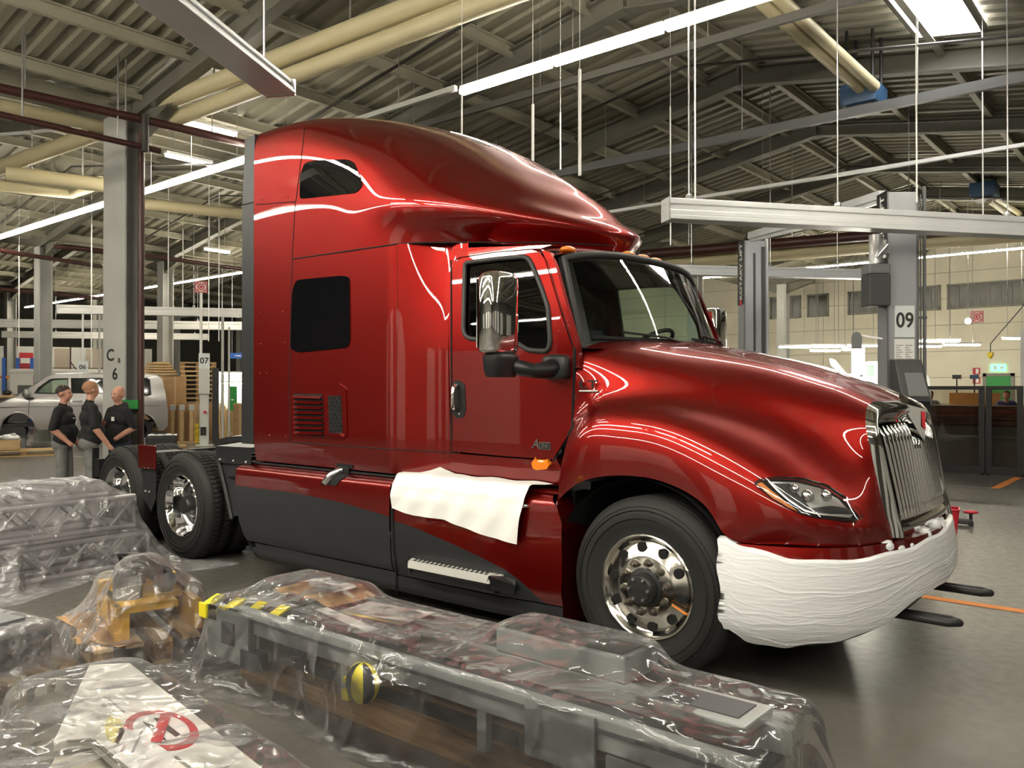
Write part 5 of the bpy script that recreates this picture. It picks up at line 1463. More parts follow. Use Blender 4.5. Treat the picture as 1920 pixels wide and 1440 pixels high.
sh = MB().span((-0.10, -dp / 2 - 0.008, 1.88), (0.135, -dp / 2, 2.235)).build('notice_sheet', 'sign_white', l9)
mb = MB()
for c_ in (-0.085, 0.025):
    for r_ in range(10):
        mb.span((c_, -dp / 2 - 0.0095, 1.91 + r_ * 0.027), (c_ + 0.085 - 0.02 * (r_ % 3), -dp / 2 - 0.008, 1.922 + r_ * 0.027))
mb.build('notice_print', 'grey_ink', sh)
yl = MB().span((-0.06, -dp / 2 - 0.01, 1.81), (0.115, -dp / 2, 1.875)).build('load_label', 'yellow', l9)
lettering('load_text', '4000 kg', 0.045, 'ink', (0.028, -dp / 2 - 0.012, 1.842), (1, 0, 0), (0, 0, 1), yl, True)
MB().span((-0.44, -0.25, 2.62), (-0.185, 0.0, 3.0)).build('oil_tank', 'dark_grey', l9, None, 0.015)
MB().span((-0.44, -0.25, 3.0), (-0.185, 0.0, 3.12)).build('tank_lid', 'panel_grey', l9, None, 0.02)
pm = MB().cyl((-0.30, -0.10, 3.14), (-0.30, -0.10, 3.48), 0.075, n=16).cyl((-0.2, -0.10, 3.20), (-0.2, -0.10, 3.42), 0.045, n=12).box((-0.22, -0.1, 3.30), (0.12, 0.16, 0.10)).cyl((-0.33, -0.2, 3.2), (-0.20, -0.2, 3.35), 0.015, n=8)
pm.build('pump_motor', 'steel', l9, 40)
cb = MB().add([(0.02, -0.50, 0.9), (0.36, -0.50, 0.9), (0.36, -0.16, 0.9), (0.02, -0.16, 0.9), (0.02, -0.30, 1.98), (0.34, -0.30, 1.98), (0.34, -0.16, 2.0), (0.02, -0.16, 2.0), (0.02, -0.48, 1.55), (0.36, -0.48, 1.55)],
    [(0, 8, 9, 1), (8, 4, 5, 9), (4, 7, 6, 5), (0, 3, 7, 4, 8), (1, 9, 5, 6, 2), (0, 1, 2, 3), (3, 2, 6, 7)]).build('control_cabinet', 'dark_grey', l9, None, 0.02); cb.location = (-0.19, 0, 0)
MB().span((0.14, -0.515, 1.1), (0.33, -0.485, 1.5)).build('cabinet_screen', 'gap_black', cb)
MB().add([(0.10, -0.485, 1.56), (0.33, -0.485, 1.56), (0.31, -0.37, 1.83), (0.10, -0.37, 1.83)], [(0, 1, 2, 3)]).build('cabinet_panel', 'panel_grey', cb)
tk = MB().span((0.36, -0.02, 0.4), (0.40, 0.02, H9 - 0.02)).span((0.46, -0.015, 0.4), (0.49, 0.015, H9 + 0.1)).cyl((0.43, 0.0, 0.4), (0.43, 0, H9), 0.008, n=6)
for z_ in (1.5, 2.5, 3.5): tk.box((0.40, 0, z_), (0.2, 0.03, 0.03))
tk.build('cable_track', 'panel_grey', l9).location = (-0.15, 0, 0)
lf, Hf = lift_post(1410, 454, 13.2, 0.35, 'second grey lift post standing behind the windscreen corner', None)
MB().span((0.10, -0.16, 0.3), (0.15, -0.14, Hf - 0.1)).span((-0.03, -0.155, 0.3), (0.0, -0.14, Hf - 0.2)).build('slide_groove', 'dark_grey', lf)
MB().cyl((0.24, 0.0, 0.2), (0.24, 0.0, Hf + 0.15), 0.03, n=8).build('cable_pipe', 'alu_rail', lf)
l7, H7 = lift_post(383, 664, 24.0, 0.0, 'pale lift post marked 07 with a yellow coiled hose', None, False, 0.27, 0.22, 'lift_light')
pl = MB().span((-0.15, -0.13, H7 - 0.42), (0.15, -0.11, H7 + 0.02)).build('number_plate', 'plate_white', l7)
lettering('number', '07', 0.24, 'ink', (0, -0.135, H7 - 0.2), (1, 0, 0), (0, 0, 1), pl, True)
MB().span((-0.15, -0.17, H7 - 1.15), (0.15, -0.11, H7 - 0.42)).build('motor_cover', 'lift_light', l7)
MB().span((-0.1, -0.12, 0.3), (0.06, -0.11, 0.55)).build('plate', 'black_plastic', l7)
MB().span((0.22, 0.0, 0.05), (0.40, 0.16, H7 - 0.4)).build('slide', 'charcoal', l7)
MB().cyl((0.5, 0, 0), (0.5, 0, H7 + 1.1), 0.04, n=8).cyl((0.68, 0, 0), (0.68, 0, H7 + 0.8), 0.03, n=8).build('cable_pipe', 'column_paint', l7)
MB().box((0.02, -0.18, 0.98), (0.08, 0.08, 0.07)).build('stop_knob', 'sign_red', l7)
mb = MB(); P = []
for k in range(90):
    a_ = k * 2 * PI / 9; P.append((-0.19 + 0.06 * math.cos(a_), -0.05 + 0.06 * math.sin(a_), 0.08 + k * 0.0062))
mb.tube(P, 0.018, 6).build('coiled_hose', 'yellow', l7, 180)
l6, H6 = lift_post(155, 678, 25.0, 0.0, 'pale lift post marked 06 behind the middle man', None, False, 0.27, 0.22, 'lift_light')
pl = MB().span((-0.15, -0.13, H6 - 0.34), (0.15, -0.11, H6 + 0.02)).build('number_plate', 'plate_white', l6)
lettering('number', '06', 0.19, 'ink', (0, -0.135, H6 - 0.17), (1, 0, 0), (0, 0, 1), pl, True)
MB().span((-0.15, -0.17, H6 - 0.9), (0.15, -0.11, H6 - 0.34)).build('motor_cover', 'lift_light', l6)
MB().cyl((0.45, 0, 0), (0.45, 0, H6 + 1.6), 0.03, n=8).build('cable_pipe', 'column_paint', l6)
MB().cyl((0.0, 0, H6), (0.0, 0, H6 + 1.5), 0.03, n=8).build('cable_pipe', 'lamp_white', l6)
# ================================================================== signs
def ring_sign(px, py, d, s, label, pole=False):
    p = Vector(at_d(px, py, d))
    t = thing('ring_sign', label, 'sign', p, facing(p))
    MB().box((0, 0, 0), (s, 0.02, s)).build('board', 'sign_red', t)
    MB().box((0, -0.012, 0), (s * 0.86, 0.006, s * 0.86)).build('field', 'sign_white', t)
    MB().box((0, -0.016, 0), (s * 0.78, 0.004, s * 0.78)).build('inner_field', 'sign_red', t)
    MB().lathe([(-0.02, s * 0.36), (-0.022, s * 0.36), (-0.022, s * 0.13), (-0.02, s * 0.13)], (0, 0, 0), 'y', 24).build('ring', 'sign_white' , t)
    MB().lathe([(-0.024, s * 0.29), (-0.024, s * 0.17)], (0, 0, 0), 'y', 24).build('reel', 'sign_red', t)
    if pole: MB().cyl((0, 0.03, -p.z), (0, 0.03, s * 0.5), 0.04, n=8).build('pole', 'lamp_white', t)
    return t
ring_sign(377, 538, 24.2, 0.34, 'square red fire hose sign with white ring on a pole left of the sleeper', True)
o = ring_sign(1832, 594, 36.0, 0.44, 'square red fire hose sign with white ring on the end wall')
o.location = tuple(at_y(1832, 594, 31.262)); o.rotation_euler = (0, 0, 0)
p = Vector(at_d(446, 667, 30))
t = thing('hanging_sign', 'blue hanging sign with small white words beside the sleeper', 'sign', p, facing(p))
MB().box((0, 0, 0), (0.62, 0.04, 0.20)).build('board', 'sign_blue', t)
MB().span((-0.10, -0.024, -0.03), (-0.08, -0.02, 0.045)).span((-0.05, -0.024, -0.025), (0.10, -0.02, 0.02)).span((0.12, -0.024, -0.025), (0.30, -0.02, 0.01)).build('sign_print', 'sign_white', t)
MB().cyl((-0.2, 0, 0.1), (-0.2, 0, roof_z(p.x) + 0.12 - p.z), 0.008, n=5).cyl((0.2, 0, 0.1), (0.2, 0, roof_z(p.x) + 0.12 - p.z), 0.008, n=5).build('hanger', 'steel', t)
gb = thing('green_box', 'small green first aid box strapped to the steel column', 'box', (-10.42, 0.80, 1.40), facing((-10.4, 0.8, 1.4)))
MB().box((0, -0.03, 0), (0.23, 0.10, 0.14)).build('case', 'green_door', gb, None, 0.01)
MB().box((-0.08, -0.085, 0.02), (0.04, 0.004, 0.05)).build('sticker', 'sign_white', gb)
ex = thing('exit_sign', 'lit green exit sign above the green door', 'sign', (-3.6, 31.2, 2.46), 0)
MB().box((0, 0.05, 0), (0.52, 0.06, 0.26)).build('case', 'exit_glow', ex)
MB().box((-0.1, 0.015, 0), (0.1, 0.01, 0.16)).box((0.12, 0.015, 0), (0.12, 0.01, 0.10)).build('pictogram', 'sign_white', ex)
for z_, l in ((2.34, 'upper'), (1.98, 'lower')):
    fs_ = thing('fire_sign', l + ' of two small red and white signs left of the green door', 'sign', (-4.35, 31.262, z_))
    MB().box((0, 0, 0), (0.26, 0.03, 0.26)).build('board', 'sign_red', fs_)
    MB().box((0.03, -0.02, 0), (0.10, 0.006, 0.18)).build('pictogram', 'sign_white', fs_)
# ================================================================== people
mat('skin', (0.55, 0.27, 0.19), 0.5, 0.0, 0.08, 9)
mat('black_cloth', (0.008, 0.008, 0.009), 0.85, 0.0, 0.2, 20, 0.2, 60)
mat('grey_cloth', (0.17, 0.17, 0.165), 0.9, 0.0, 0.18, 14, 0.2, 60)
mat('navy_cloth', (0.02, 0.03, 0.06), 0.9, 0.0, 0.2, 14)
mat('shoe', (0.02, 0.018, 0.016), 0.6)
mat('hair_dark', (0.022, 0.014, 0.010), 0.7, 0.0, 0.3, 60)
mat('hair_fair', (0.34, 0.17, 0.09), 0.7, 0.0, 0.3, 60)
mat('eye', (0.01, 0.01, 0.01), 0.2)
mat('lip', (0.40, 0.14, 0.11), 0.5)
mat('blue_cloth', (0.04, 0.06, 0.16), 0.9)
def capsule(mb, a, b, ra, rb, n=14):
    a = Vector(a); b = Vector(b); d = b - a
    L = d.length
    z = d / L if L > 1e-5 else Vector((0, 0, 1))
    t = Vector((0, 0, 1)) if abs(z.z) < 0.9 else Vector((1, 0, 0))
    u = z.cross(t).normalized(); w = z.cross(u)
    rings = []
    for k in range(1, 6): an = -PI / 2 + PI / 2 * k / 5; rings.append((a + z * (ra * math.sin(an)), ra * math.cos(an)))
    for k in range(0, 5): an = PI / 2 * k / 5; rings.append((b + z * (rb * math.sin(an)), rb * math.cos(an)))
    vs = [a - z * ra]
    for c, r in rings:
        vs += [c + u * (r * math.cos(2 * PI * k / n)) + w * (r * math.sin(2 * PI * k / n)) for k in range(n)]
    vs.append(b + z * rb)
    m = len(rings)
    fs = [(0, 1 + (k + 1) % n, 1 + k) for k in range(n)]
    for i in range(m - 1):
        fs += [(1 + i * n + k, 1 + i * n + (k + 1) % n, 1 + (i + 1) * n + (k + 1) % n, 1 + (i + 1) * n + k) for k in range(n)]
    l = len(vs) - 1
    fs += [(l, 1 + (m - 1) * n + k, 1 + (m - 1) * n + (k + 1) % n) for k in range(n)]
    mb.add(vs, fs)
def remesh(caps, name, mats, parent, voxel=0.012, smooth=6):
    """caps: (a, b, ra, rb, slot). One continuous skin round all of them, coloured by the nearest one."""
    mb = MB()
    for a, b, ra, rb, sl in caps: capsule(mb, a, b, ra, rb)
    o = mb.build(name + '_tmp', mats[0])
    md = o.modifiers.new('r', 'REMESH'); md.mode = 'VOXEL'; md.voxel_size = voxel
    ms = o.modifiers.new('s', 'SMOOTH'); ms.factor = 0.5; ms.iterations = smooth
    dg = bpy.context.evaluated_depsgraph_get()
    me = bpy.data.meshes.new_from_object(o.evaluated_get(dg)); me.name = name
    bpy.data.objects.remove(o)
    me.materials.clear()
    n = len(me.polygons)
    C = np.empty(n * 3, np.float64); me.polygons.foreach_get('center', C); C = C.reshape(-1, 3)
    best = np.full(n, 1e9); slot = np.zeros(n, int)
    for a, b, ra, rb, sl in caps:
        a = np.array(a, float); b = np.array(b, float); d = b - a; L2 = max(1e-9, d @ d)
        t = np.clip(((C - a) @ d) / L2, 0, 1)
        q = np.linalg.norm(C - (a + t[:, None] * d), axis=1) - (ra + (rb - ra) * t)
        k = q < best; best[k] = q[k]; slot[k] = sl
    me.polygons.foreach_set('material_index', slot.astype(np.int32))
    me.shade_smooth()
    return link(name, me, mats, parent)
def hand(w, e, sl, curl=0.5, thumb=1):
    """palm and five fingers beyond wrist w, forearm coming from e"""
    w = Vector(w); d = (w - Vector(e)).normalized()
    s = d.cross(Vector((0, -1, 0.2))); s = s.normalized() if s.length > 0.1 else Vector((1, 0, 0))
    nrm = s.cross(d)
    caps = [(w, w + d * 0.075, 0.026, 0.032, sl)]
    for i, L in enumerate((0.068, 0.078, 0.072, 0.055)):
        o = w + d * 0.085 + s * (0.030 - 0.020 * i)
        m_ = o + d * L * 0.5 + nrm * 0.01 * curl; t_ = m_ + d * L * 0.4 * (1 - curl * 0.6) + nrm * L * 0.4 * curl
        caps += [(o, m_, 0.010, 0.0095, sl), (m_, t_, 0.0095, 0.008, sl)]
    o = w + d * 0.03 + s * 0.03 * thumb
    caps += [(o, o + d * 0.035 + s * 0.025 * thumb + nrm * 0.01, 0.012, 0.011, sl), (o + d * 0.035 + s * 0.025 * thumb + nrm * 0.01, o + d * 0.07 + s * 0.025 * thumb + nrm * 0.02, 0.011, 0.009, sl)]
    return caps
def person(label, loc, ang, H, armR, armL, legs='grey_cloth', hair=None, bulk=1.0, head_yaw=0.0, sleeve='short', lean=0.0, extra=None, hood=False):
    """local -Y is forward; armR / armL: (elbow, wrist, pocket?)"""
    f = -_f0 * math.cos(ang) + RT * math.sin(ang)
    t = thing('person', label, 'person', (loc[0], loc[1], 0), math.atan2(f[0], -f[1]), 'men talking behind the truck')
    k = H / 1.80
    S_, T_, K_, F_ = 0, 1, 2, 3    # shirt, trousers, skin, shoe
    b = bulk
    caps = [((-.13, 0.01, 1.40), (.13, 0.01, 1.40), .085, .085, S_), ((-.09, 0, 1.27), (.09, 0, 1.27), .135 * b, .135 * b, S_), ((-.08 * b, -.03, 1.08), (.08 * b, -.03, 1.08), .145 * b, .145 * b, S_), ((-.08, -.015, .98), (.08, -.015, .98), .135 * b, .135 * b, S_),
            ((-.075, .02, .90), (.075, .02, .90), .125 * b, .125 * b, T_), ((0, 0.02, 1.46), (0, 0.01, 1.50), .07, .06, S_), ((0, .01, 1.49), (0, -.005, 1.58), .058, .056, K_)]
    hy = head_yaw; ch, sh_ = math.cos(hy), math.sin(hy)
    def hp(x, y, z): return (x * ch - y * sh_, x * sh_ + y * ch, z)
    caps += [(hp(0, .012, 1.685), hp(0, -.012, 1.69), .092, .088, K_), (hp(0, .0, 1.71), hp(0, 0.01, 1.715), .088, .088, K_), (hp(0, -.045, 1.62), hp(0, -.055, 1.60), .055, .045, K_), (hp(0, -.02, 1.60), hp(0, -.05, 1.64), .065, .065, K_),
             (hp(0, -.102, 1.675), hp(0, -.118, 1.645), .012, .016, K_), (hp(-.092, .01, 1.675), hp(-.096, .015, 1.64), .016, .012, K_), (hp(.092, .01, 1.675), hp(.096, .015, 1.64), .016, .012, K_), (hp(-.03, -.088, 1.695), hp(.03, -.088, 1.695), .014, .014, K_)]
    if hood:
        caps += [((-.09, .05, 1.47), (.09, .05, 1.47), .06, .06, S_), ((-.05, .08, 1.50), (.05, .08, 1.50), .055, .055, S_)]
    for sx, (el, wr, pk) in ((-1, armR), (1, armL)):
        sho = (sx * .185, .01, 1.40)
        caps.append((sho, el, .072, .058, S_))
        if sleeve == 'long':
            caps.append((el, wr, .055, .045, S_))
        else:
            se = Vector(sho).lerp(Vector(el), 0.92)
            caps[-1] = (sho, tuple(se), .074, .066, S_)
            caps.append((el, wr, .048, .034, K_)); caps.append((tuple(Vector(sho).lerp(Vector(el), .8)), el, .046, .047, K_))
        if not pk: caps += hand(wr, el, K_, 0.5, -sx)
        else: caps.append((wr, tuple(Vector(wr) + (Vector(wr) - Vector(el)).normalized() * 0.05), .034, .036, K_))
    for sx, (hx, kx, ky, fx_, fy_) in ((-1, (-.085, -.10, -.01, -.11, .03)), (1, (.085, .10, -.03, .12, -.02))):
        caps += [((hx, .01, .90), (kx, ky, .50), .098 * b, .072, T_), ((kx, ky, .50), (fx_, fy_, .10), .074, .066, T_), ((fx_, fy_ + .04, .055), (fx_, fy_ - .15, .045), .048, .042, F_)]
    caps = [(tuple(Vector(a) * k), tuple(Vector(c_) * k), ra * k, rb * k, s) for a, c_, ra, rb, s in caps]
    remesh(caps, 'body', ['black_cloth', legs, 'skin', 'shoe'], t, 0.0105, 4)
    # eyes, brows, mouth
    mb = MB()
    for sx in (-1, 1): mb.sphere(tuple(Vector(hp(sx * .034, -.093, 1.678)) * k), .011 * k, 8, 6)
    mb.build('eyes', 'eye', t, 180)
    MB().sphere(tuple(Vector(hp(0, -.096, 1.612)) * k), (.024 * k, .010 * k, .006 * k), 10, 6).build('mouth', 'lip', t, 180)
    if hair:
        mb = MB(); vs = []; n = 24; m = 10
        def hf(u, v):
            a = 2 * PI * u; th = v * 1.75
            fr = 0.5 + 0.5 * math.cos(a + PI / 2)      # 1 at the front (-y)
            th = min(th, lerp(1.85, 1.02, fr ** 1.5))
            r = (0.107 if hair == 'hair_dark' else 0.1045) + (0.005 if hair == 'hair_dark' else 0.001) * math.sin(7 * a) * math.sin(3 * th)
            p = hp(r * 0.96 * math.sin(th) * math.cos(a), 0.010 + r * 1.05 * math.sin(th) * math.sin(a), 1.692 + r * 1.02 * math.cos(th))
            return tuple(Vector(p) * k)
        mb.grid(hf, n, m).build('hair', hair, t, 180, 0, True)
    return t
pA = at_z(118, 939, 0)
pa = at_d(120, 730, 12.0); pb = at_d(170, 730, 11.6); pc = at_d(222, 730, 12.4)
man1 = person('man in black shirt and grey trousers with dark hair, leftmost of three', pa, math.radians(98), 1.70, ((-.27, .06, 1.13), (-.20, -.14, .93), True), ((.26, .04, 1.14), (.22, -.1, .92), True), hair='hair_dark', bulk=1.02)
man2 = person('man in black shirt seen from behind, arm hanging, middle of three', pb, math.radians(128), 1.76, ((-.29, .0, 1.13), (-.31, -.16, .90), False), ((.27, .02, 1.14), (.24, -.12, .93), True), hair='hair_fair', bulk=1.0, head_yaw=0.35)
man3 = person('bald man in black hooded sweater with hand on chest, rightmost of three', pc, math.radians(-28), 1.68, ((-.29, -.02, 1.15), (-.08, -.23, 1.24), False), ((.30, .06, 1.14), (.20, -.14, 1.0), True), legs='navy_cloth', bulk=1.04, sleeve='short', hood=True)
MB().box((0.10, -0.165, 1.20), (0.055, 0.012, 0.06)).build('name_badge', 'sign_white', man3)
MB().box((-0.075, -0.165, 1.22), (0.06, 0.01, 0.012)).build('shirt_logo', 'sign_white', man1)
# ================================================================== silver van behind the men
mat('van_silver', (0.40, 0.385, 0.38), 0.28, 0.55, 0.0, 1, Coat_Weight=0.8)
mat('van_trim', (0.02, 0.02, 0.022), 0.5)
mat('tail_red', (0.45, 0.01, 0.02), 0.25)
mat('grey_glass', (0.02, 0.022, 0.022), 0.05)
DV = 23.0
glass('van_glass', (0.90, 0.97, 0.93))
vs_ = Vector(at_d(155, 729.5, DV))                     # a point of the near side of the van
vn = Vector((CAM[0] - vs_.x, CAM[1] - vs_.y, 0)).normalized()   # towards the camera
vl = Vector((vn.y, -vn.x, 0))                          # the way the van points, image left
if vl.dot(Vector(RT)) > 0: vl = -vl
vc = vs_ - vn * 0.90
van = thing('silver_van', 'silver van without front wheel jacked up behind the three men', 'van', (vc.x, vc.y, 0), math.atan2(vl.y, vl.x))
def vq(px, py):
    d = Vector(ray(px, py)); t_ = (vs_ - Vector(CAM)).dot(vn) / d.dot(vn); p = Vector(CAM) + d * t_
    return ((p - vs_).dot(vl), p.z)
def arc(cx, cy, r, a0, a1, n=12): return [(cx + r * math.cos(math.radians(lerp(a0, a1, k / n))), cy - r * math.sin(math.radians(lerp(a0, a1, k / n)))) for k in range(n + 1)]
OUT = [(-52, 806), (-56, 785), (-50, 768), (-20, 758), (0, 756), (31, 744), (60, 724), (87, 707), (100, 703), (150, 701.5), (240, 702), (295, 704), (304, 709), (310, 735), (314, 765), (315, 798), (308, 806)] + arc(262, 808, 34, 0, 180) + [(222, 806), (70, 806)] + arc(34, 808, 34, 0, 180) + [(-2, 808)]
WF = [(64, 737), (72, 727), (93, 712), (100, 710.5), (127, 709.5), (128, 736), (100, 738)]
WM = [(133, 709.5), (190, 709), (196, 711), (197, 737), (134, 737)]
WR = [(206, 711), (212, 709), (276, 709), (281, 712), (283, 740), (276, 742), (207, 739)]
def van_w(z):
    return 0.94 - 0.16 * smooth01((z - 1.25) / 0.85) - 0.04 * smooth01((0.9 - z) / 0.5)
def van_side(sg):
    o = [vq(*p) for p in OUT]; o = dens(o, 0.12, True); hs = [dens([vq(*p) for p in h], 0.12, True) for h in (WF, WM, WR)]
    pts = list(o); ed = [(i, (i + 1) % len(o)) for i in range(len(o))]
    for h in hs:
        q = len(pts); pts += h; ed += [(q + i, q + (i + 1) % len(h)) for i in range(len(h))]
    def ins(p, poly):
        c = False; j = len(poly) - 1
        for i in range(len(poly)):
            if (poly[i][1] > p[1]) != (poly[j][1] > p[1]) and p[0] < (poly[j][0] - poly[i][0]) * (p[1] - poly[i][1]) / (poly[j][1] - poly[i][1]) + poly[i][0]: c = not c
            j = i
        return c
    nb = len(pts)
    for i in range(46):
        for j in range(18):
            p = (-2.4 + i * 0.125, 0.45 + j * 0.09)
            if ins(p, o) and not any(ins(p, h) for h in hs) and min(math.dist(p, q) for q in pts[:nb]) > 0.05: pts.append(p)
    V, E_, F_, *_r = geometry.delaunay_2d_cdt([Vector(p) for p in pts], ed, [], 2, 1e-5)
    cen = lambda f: (sum(V[i].x for i in f) / len(f), sum(V[i].y for i in f) / len(f))
    F_ = [f for f in F_ if ins(cen(f), o) and not any(ins(cen(f), h) for h in hs)]
    def fr(x): return 0.16 * smooth01((x - 2.1) / 1.0) ** 1.5
    MB().add([(v.x, sg * (van_w(v.y) - fr(v.x)), v.y) for v in V], [tuple(f) for f in F_]).build('side_panel', 'van_silver', van, 60)
    for h, mm in ((WF, 'van_glass'), (WM, 'grey_glass'), (WR, 'grey_glass')):
        q = [vq(*p) for p in h]
        n_ = len(q); gp = MB().add([(x, sg * (van_w(z) - 0.012), z) for x, z in q] + [(x, sg * (van_w(z) - 0.018), z) for x, z in q], [tuple(range(n_)), tuple(range(2 * n_ - 1, n_ - 1, -1))] + [(i, (i + 1) % n_, n_ + (i + 1) % n_, n_ + i) for i in range(n_)])
        gp.build('window_glass', mm, van)
        MB().tube([(x, sg * (van_w(z) + 0.002), z) for x, z in q], 0.014, 6, closed=True).build('window_seal', 'van_trim', van, 180)
    return fr
fr = van_side(1); van_side(-1)
top = dens([vq(*p) for p in OUT[0:17]], 0.1)
def shell(pts, name, m, crown=0.05):
    def f(u, v):
        i = u * (len(pts) - 1); k = min(int(i), len(pts) - 2); t_ = i - k
        x = lerp(pts[k][0], pts[k + 1][0], t_); z = lerp(pts[k][1], pts[k + 1][1], t_)
        w = van_w(z) - 0.16 * smooth01((x - 2.1) / 1.0) ** 1.5
        q = 2 * v - 1
        return (x + (0.14 * (1 - q * q) if x > 2.4 else 0), q * w, z + crown * (1 - q ** 4))
    MB().grid(f, len(pts) - 1, 12).build(name, m, van, 60)
i0 = [i for i, p in enumerate(top) if p[0] <= vq(31, 744)[0]][0]; i1 = [i for i, p in enumerate(top) if p[0] <= vq(87, 707)[0]][0]
shell(top[:i0 + 1], 'bonnet', 'van_silver'); shell(top[i0:i1 + 1], 'windscreen', 'van_glass', 0.04); shell(top[i1:], 'roof', 'van_silver', 0.05)
MB().span((-2.1, -0.8, 0.62), (2.4, 0.8, 0.70)).span((-0.3, -0.82, 0.7), (-0.25, 0.82, 1.7)).build('van_floor', 'van_trim', van)
for sg in (1, -1):
    for a_, b_ in (((55, 745), (52, 804)), ((130, 740), (130, 804)), ((200, 740), (200, 804))):
        q0 = vq(*a_); q1 = vq(*b_)
        MB().tube([(lerp(q0[0], q1[0], t_ / 6), sg * (van_w(lerp(q0[1], q1[1], t_ / 6)) + 0.0), lerp(q0[1], q1[1], t_ / 6)) for t_ in range(7)], 0.008, 5).build('door_gap', 'gap_black', van)
    q = [vq(-10, 764.5), vq(50, 762), vq(130, 760), vq(300, 760)]
    MB().tube([(x, sg * (van_w(z) + 0.0), z) for x, z in q], 0.018, 6).build('waist_line', 'van_silver', van, 180)
    # wheel arch edge, sill, lamp, mirror, handle
    MB().tube([(x, sg * (van_w(z) - fr(x) + 0.012), z) for x, z in [vq(*p) for p in arc(34, 808, 34.5, 2, 178, 16)]], 0.028, 6).build('arch_edge', 'van_silver', van, 180)
    MB().tube([(x, sg * (van_w(z) + 0.012), z) for x, z in [vq(*p) for p in arc(262, 808, 34.5, 2, 178, 16)]], 0.028, 6).build('arch_edge', 'van_silver', van, 180)
    x, z = vq(303, 766); MB().box((x, sg * 0.86, z), (0.16, 0.10, 0.30)).build('tail_lamp', 'tail_red', van, None, 0.02)
    x, z = vq(50, 738); MB().sphere((x, sg * 1.08, z), (0.10, 0.12, 0.13), 14, 10).build('wing_mirror', 'van_silver', van, 180)
    x, z = vq(56, 745); MB().box((x, sg * 1.0, z - 0.02), (0.2, 0.2, 0.05)).build('mirror_arm', 'van_trim', van)
    x, z = vq(145, 752); MB().box((x, sg * 0.95, z), (0.24, 0.04, 0.05)).build('door_handle', 'van_silver', van, None, 0.01)
    x, z = vq(-40, 775); MB().sphere((x, sg * 0.68, z), (0.16, 0.12, 0.10), 12, 8).build('headlamp', 'lens_glass', van, 180)
    x, z = vq(262, 806); MB().lathe([(sg * 0.86, 0.19), (sg * 0.86, 0.32), (sg * 0.80, 0.34), (sg * 0.66, 0.34)], (x, 0, z), 'y', 32).build('wheel', 'rubber', van, 50)
x, z = vq(34, 806)
MB().cyl((x, 0.55, z - 0.05), (x, 0.80, z - 0.05), 0.17, n=20).cyl((x, 0.80, z - 0.05), (x, 0.86, z - 0.05), 0.08, n=12).cyl((x, -0.8, z - 0.05), (x, -0.55, z - 0.05), 0.17, n=20).bar((x, -0.6, z - 0.05), (x, 0.6, z - 0.05), 0.1, 0.1).build('brake_hub', 'hub_dark', van, 50)
sw_ = MB(); c0 = Vector((1.05, 0.42, 1.42))
sw_.tube([c0 + Vector((0.08 * math.sin(t_ * PI / 12), 0.19 * math.cos(t_ * PI / 12), 0.17 * math.sin(t_ * PI / 12))) for t_ in range(24)], 0.016, 6, closed=True).build('steering_wheel', 'van_trim', van, 180)
# wooden stands carrying the van and the pallet beside it
wood('pale_wood', (0.50, 0.33, 0.15), (0.70, 0.50, 0.26))
wood('dark_wood', (0.22, 0.12, 0.05), (0.40, 0.24, 0.11))
for (px, l) in ((35, 'grey stand under the front hub of the silver van'), (300, 'stand under the rear of the silver van')):
    x, _ = vq(px, 800)
    M_ = Matrix.Rotation(van.rotation_euler.z, 4, 'Z')
    w_ = Vector((vc[0], vc[1], 0)) + M_ @ Vector((x, 0.65, 0))
    t = thing('axle_stand', l, 'stand', w_, van.rotation_euler.z)
    MB().span((-0.16, -0.16, 0), (0.16, 0.16, 0.34)).build('column', 'panel_grey', t, None, 0.02)
    MB().span((-0.24, -0.24, 0), (0.24, 0.24, 0.05)).build('foot', 'panel_grey', t)
    MB().span((-0.19, -0.19, 0.34), (0.19, 0.19, 0.40)).build('saddle', 'dark_grey', t)
# ================================================================== wooden pallets, cartons and other goods at the back left
mat('carton', (0.42, 0.25, 0.12), 0.8, 0.0, 0.08, 4)
mat('carton_tape', (0.52, 0.36, 0.2), 0.5)
def pallet(label, loc, rz, L=1.2, Wd=0.8, group=None, m='pale_wood'):
    t = thing('pallet', label, 'pallet', loc, rz, group)
    for k in range(5):
        MB().box((0, -Wd / 2 + 0.05 + k * (Wd - 0.1) / 4, 0.133), (L, 0.10, 0.022)).build('board', m, t)
    for k in range(3):
        y_ = -Wd / 2 + 0.05 + k * (Wd - 0.1) / 2
        MB().box((0, y_, 0.011), (L, 0.10, 0.022)).build('runner', m, t)
        for q in range(3):
            MB().box((-L / 2 + 0.07 + q * (L - 0.14) / 2, y_, 0.072), (0.14, 0.10, 0.1)).build('block', 'dark_wood', t)
    return t
def face_at(px, d):
    p = at_d(px, 730, d); return (p[0], p[1]), facing((p[0], p[1], 0))
(bx_, by_), brz = face_at(372, 27.3)
pp0 = None
zb = 1.20
ordn = ['lowest', 'second', 'third', 'fourth', 'fifth', 'sixth', 'seventh', 'eighth', 'ninth']
cb0 = thing('carton_row', 'wide carton carrying the stack of pallets behind lift seven', 'carton', (bx_, by_, 0), brz)
MB().span((-0.65, -0.45, 0.0), (0.55, 0.45, 1.19)).build('box', 'carton', cb0)
MB().span((-0.05, -0.456, 0.0), (0.0, -0.45, 1.19)).span((-0.65, -0.456, 0.60), (0.55, -0.45, 0.62)).build('tape', 'carton_tape', cb0)
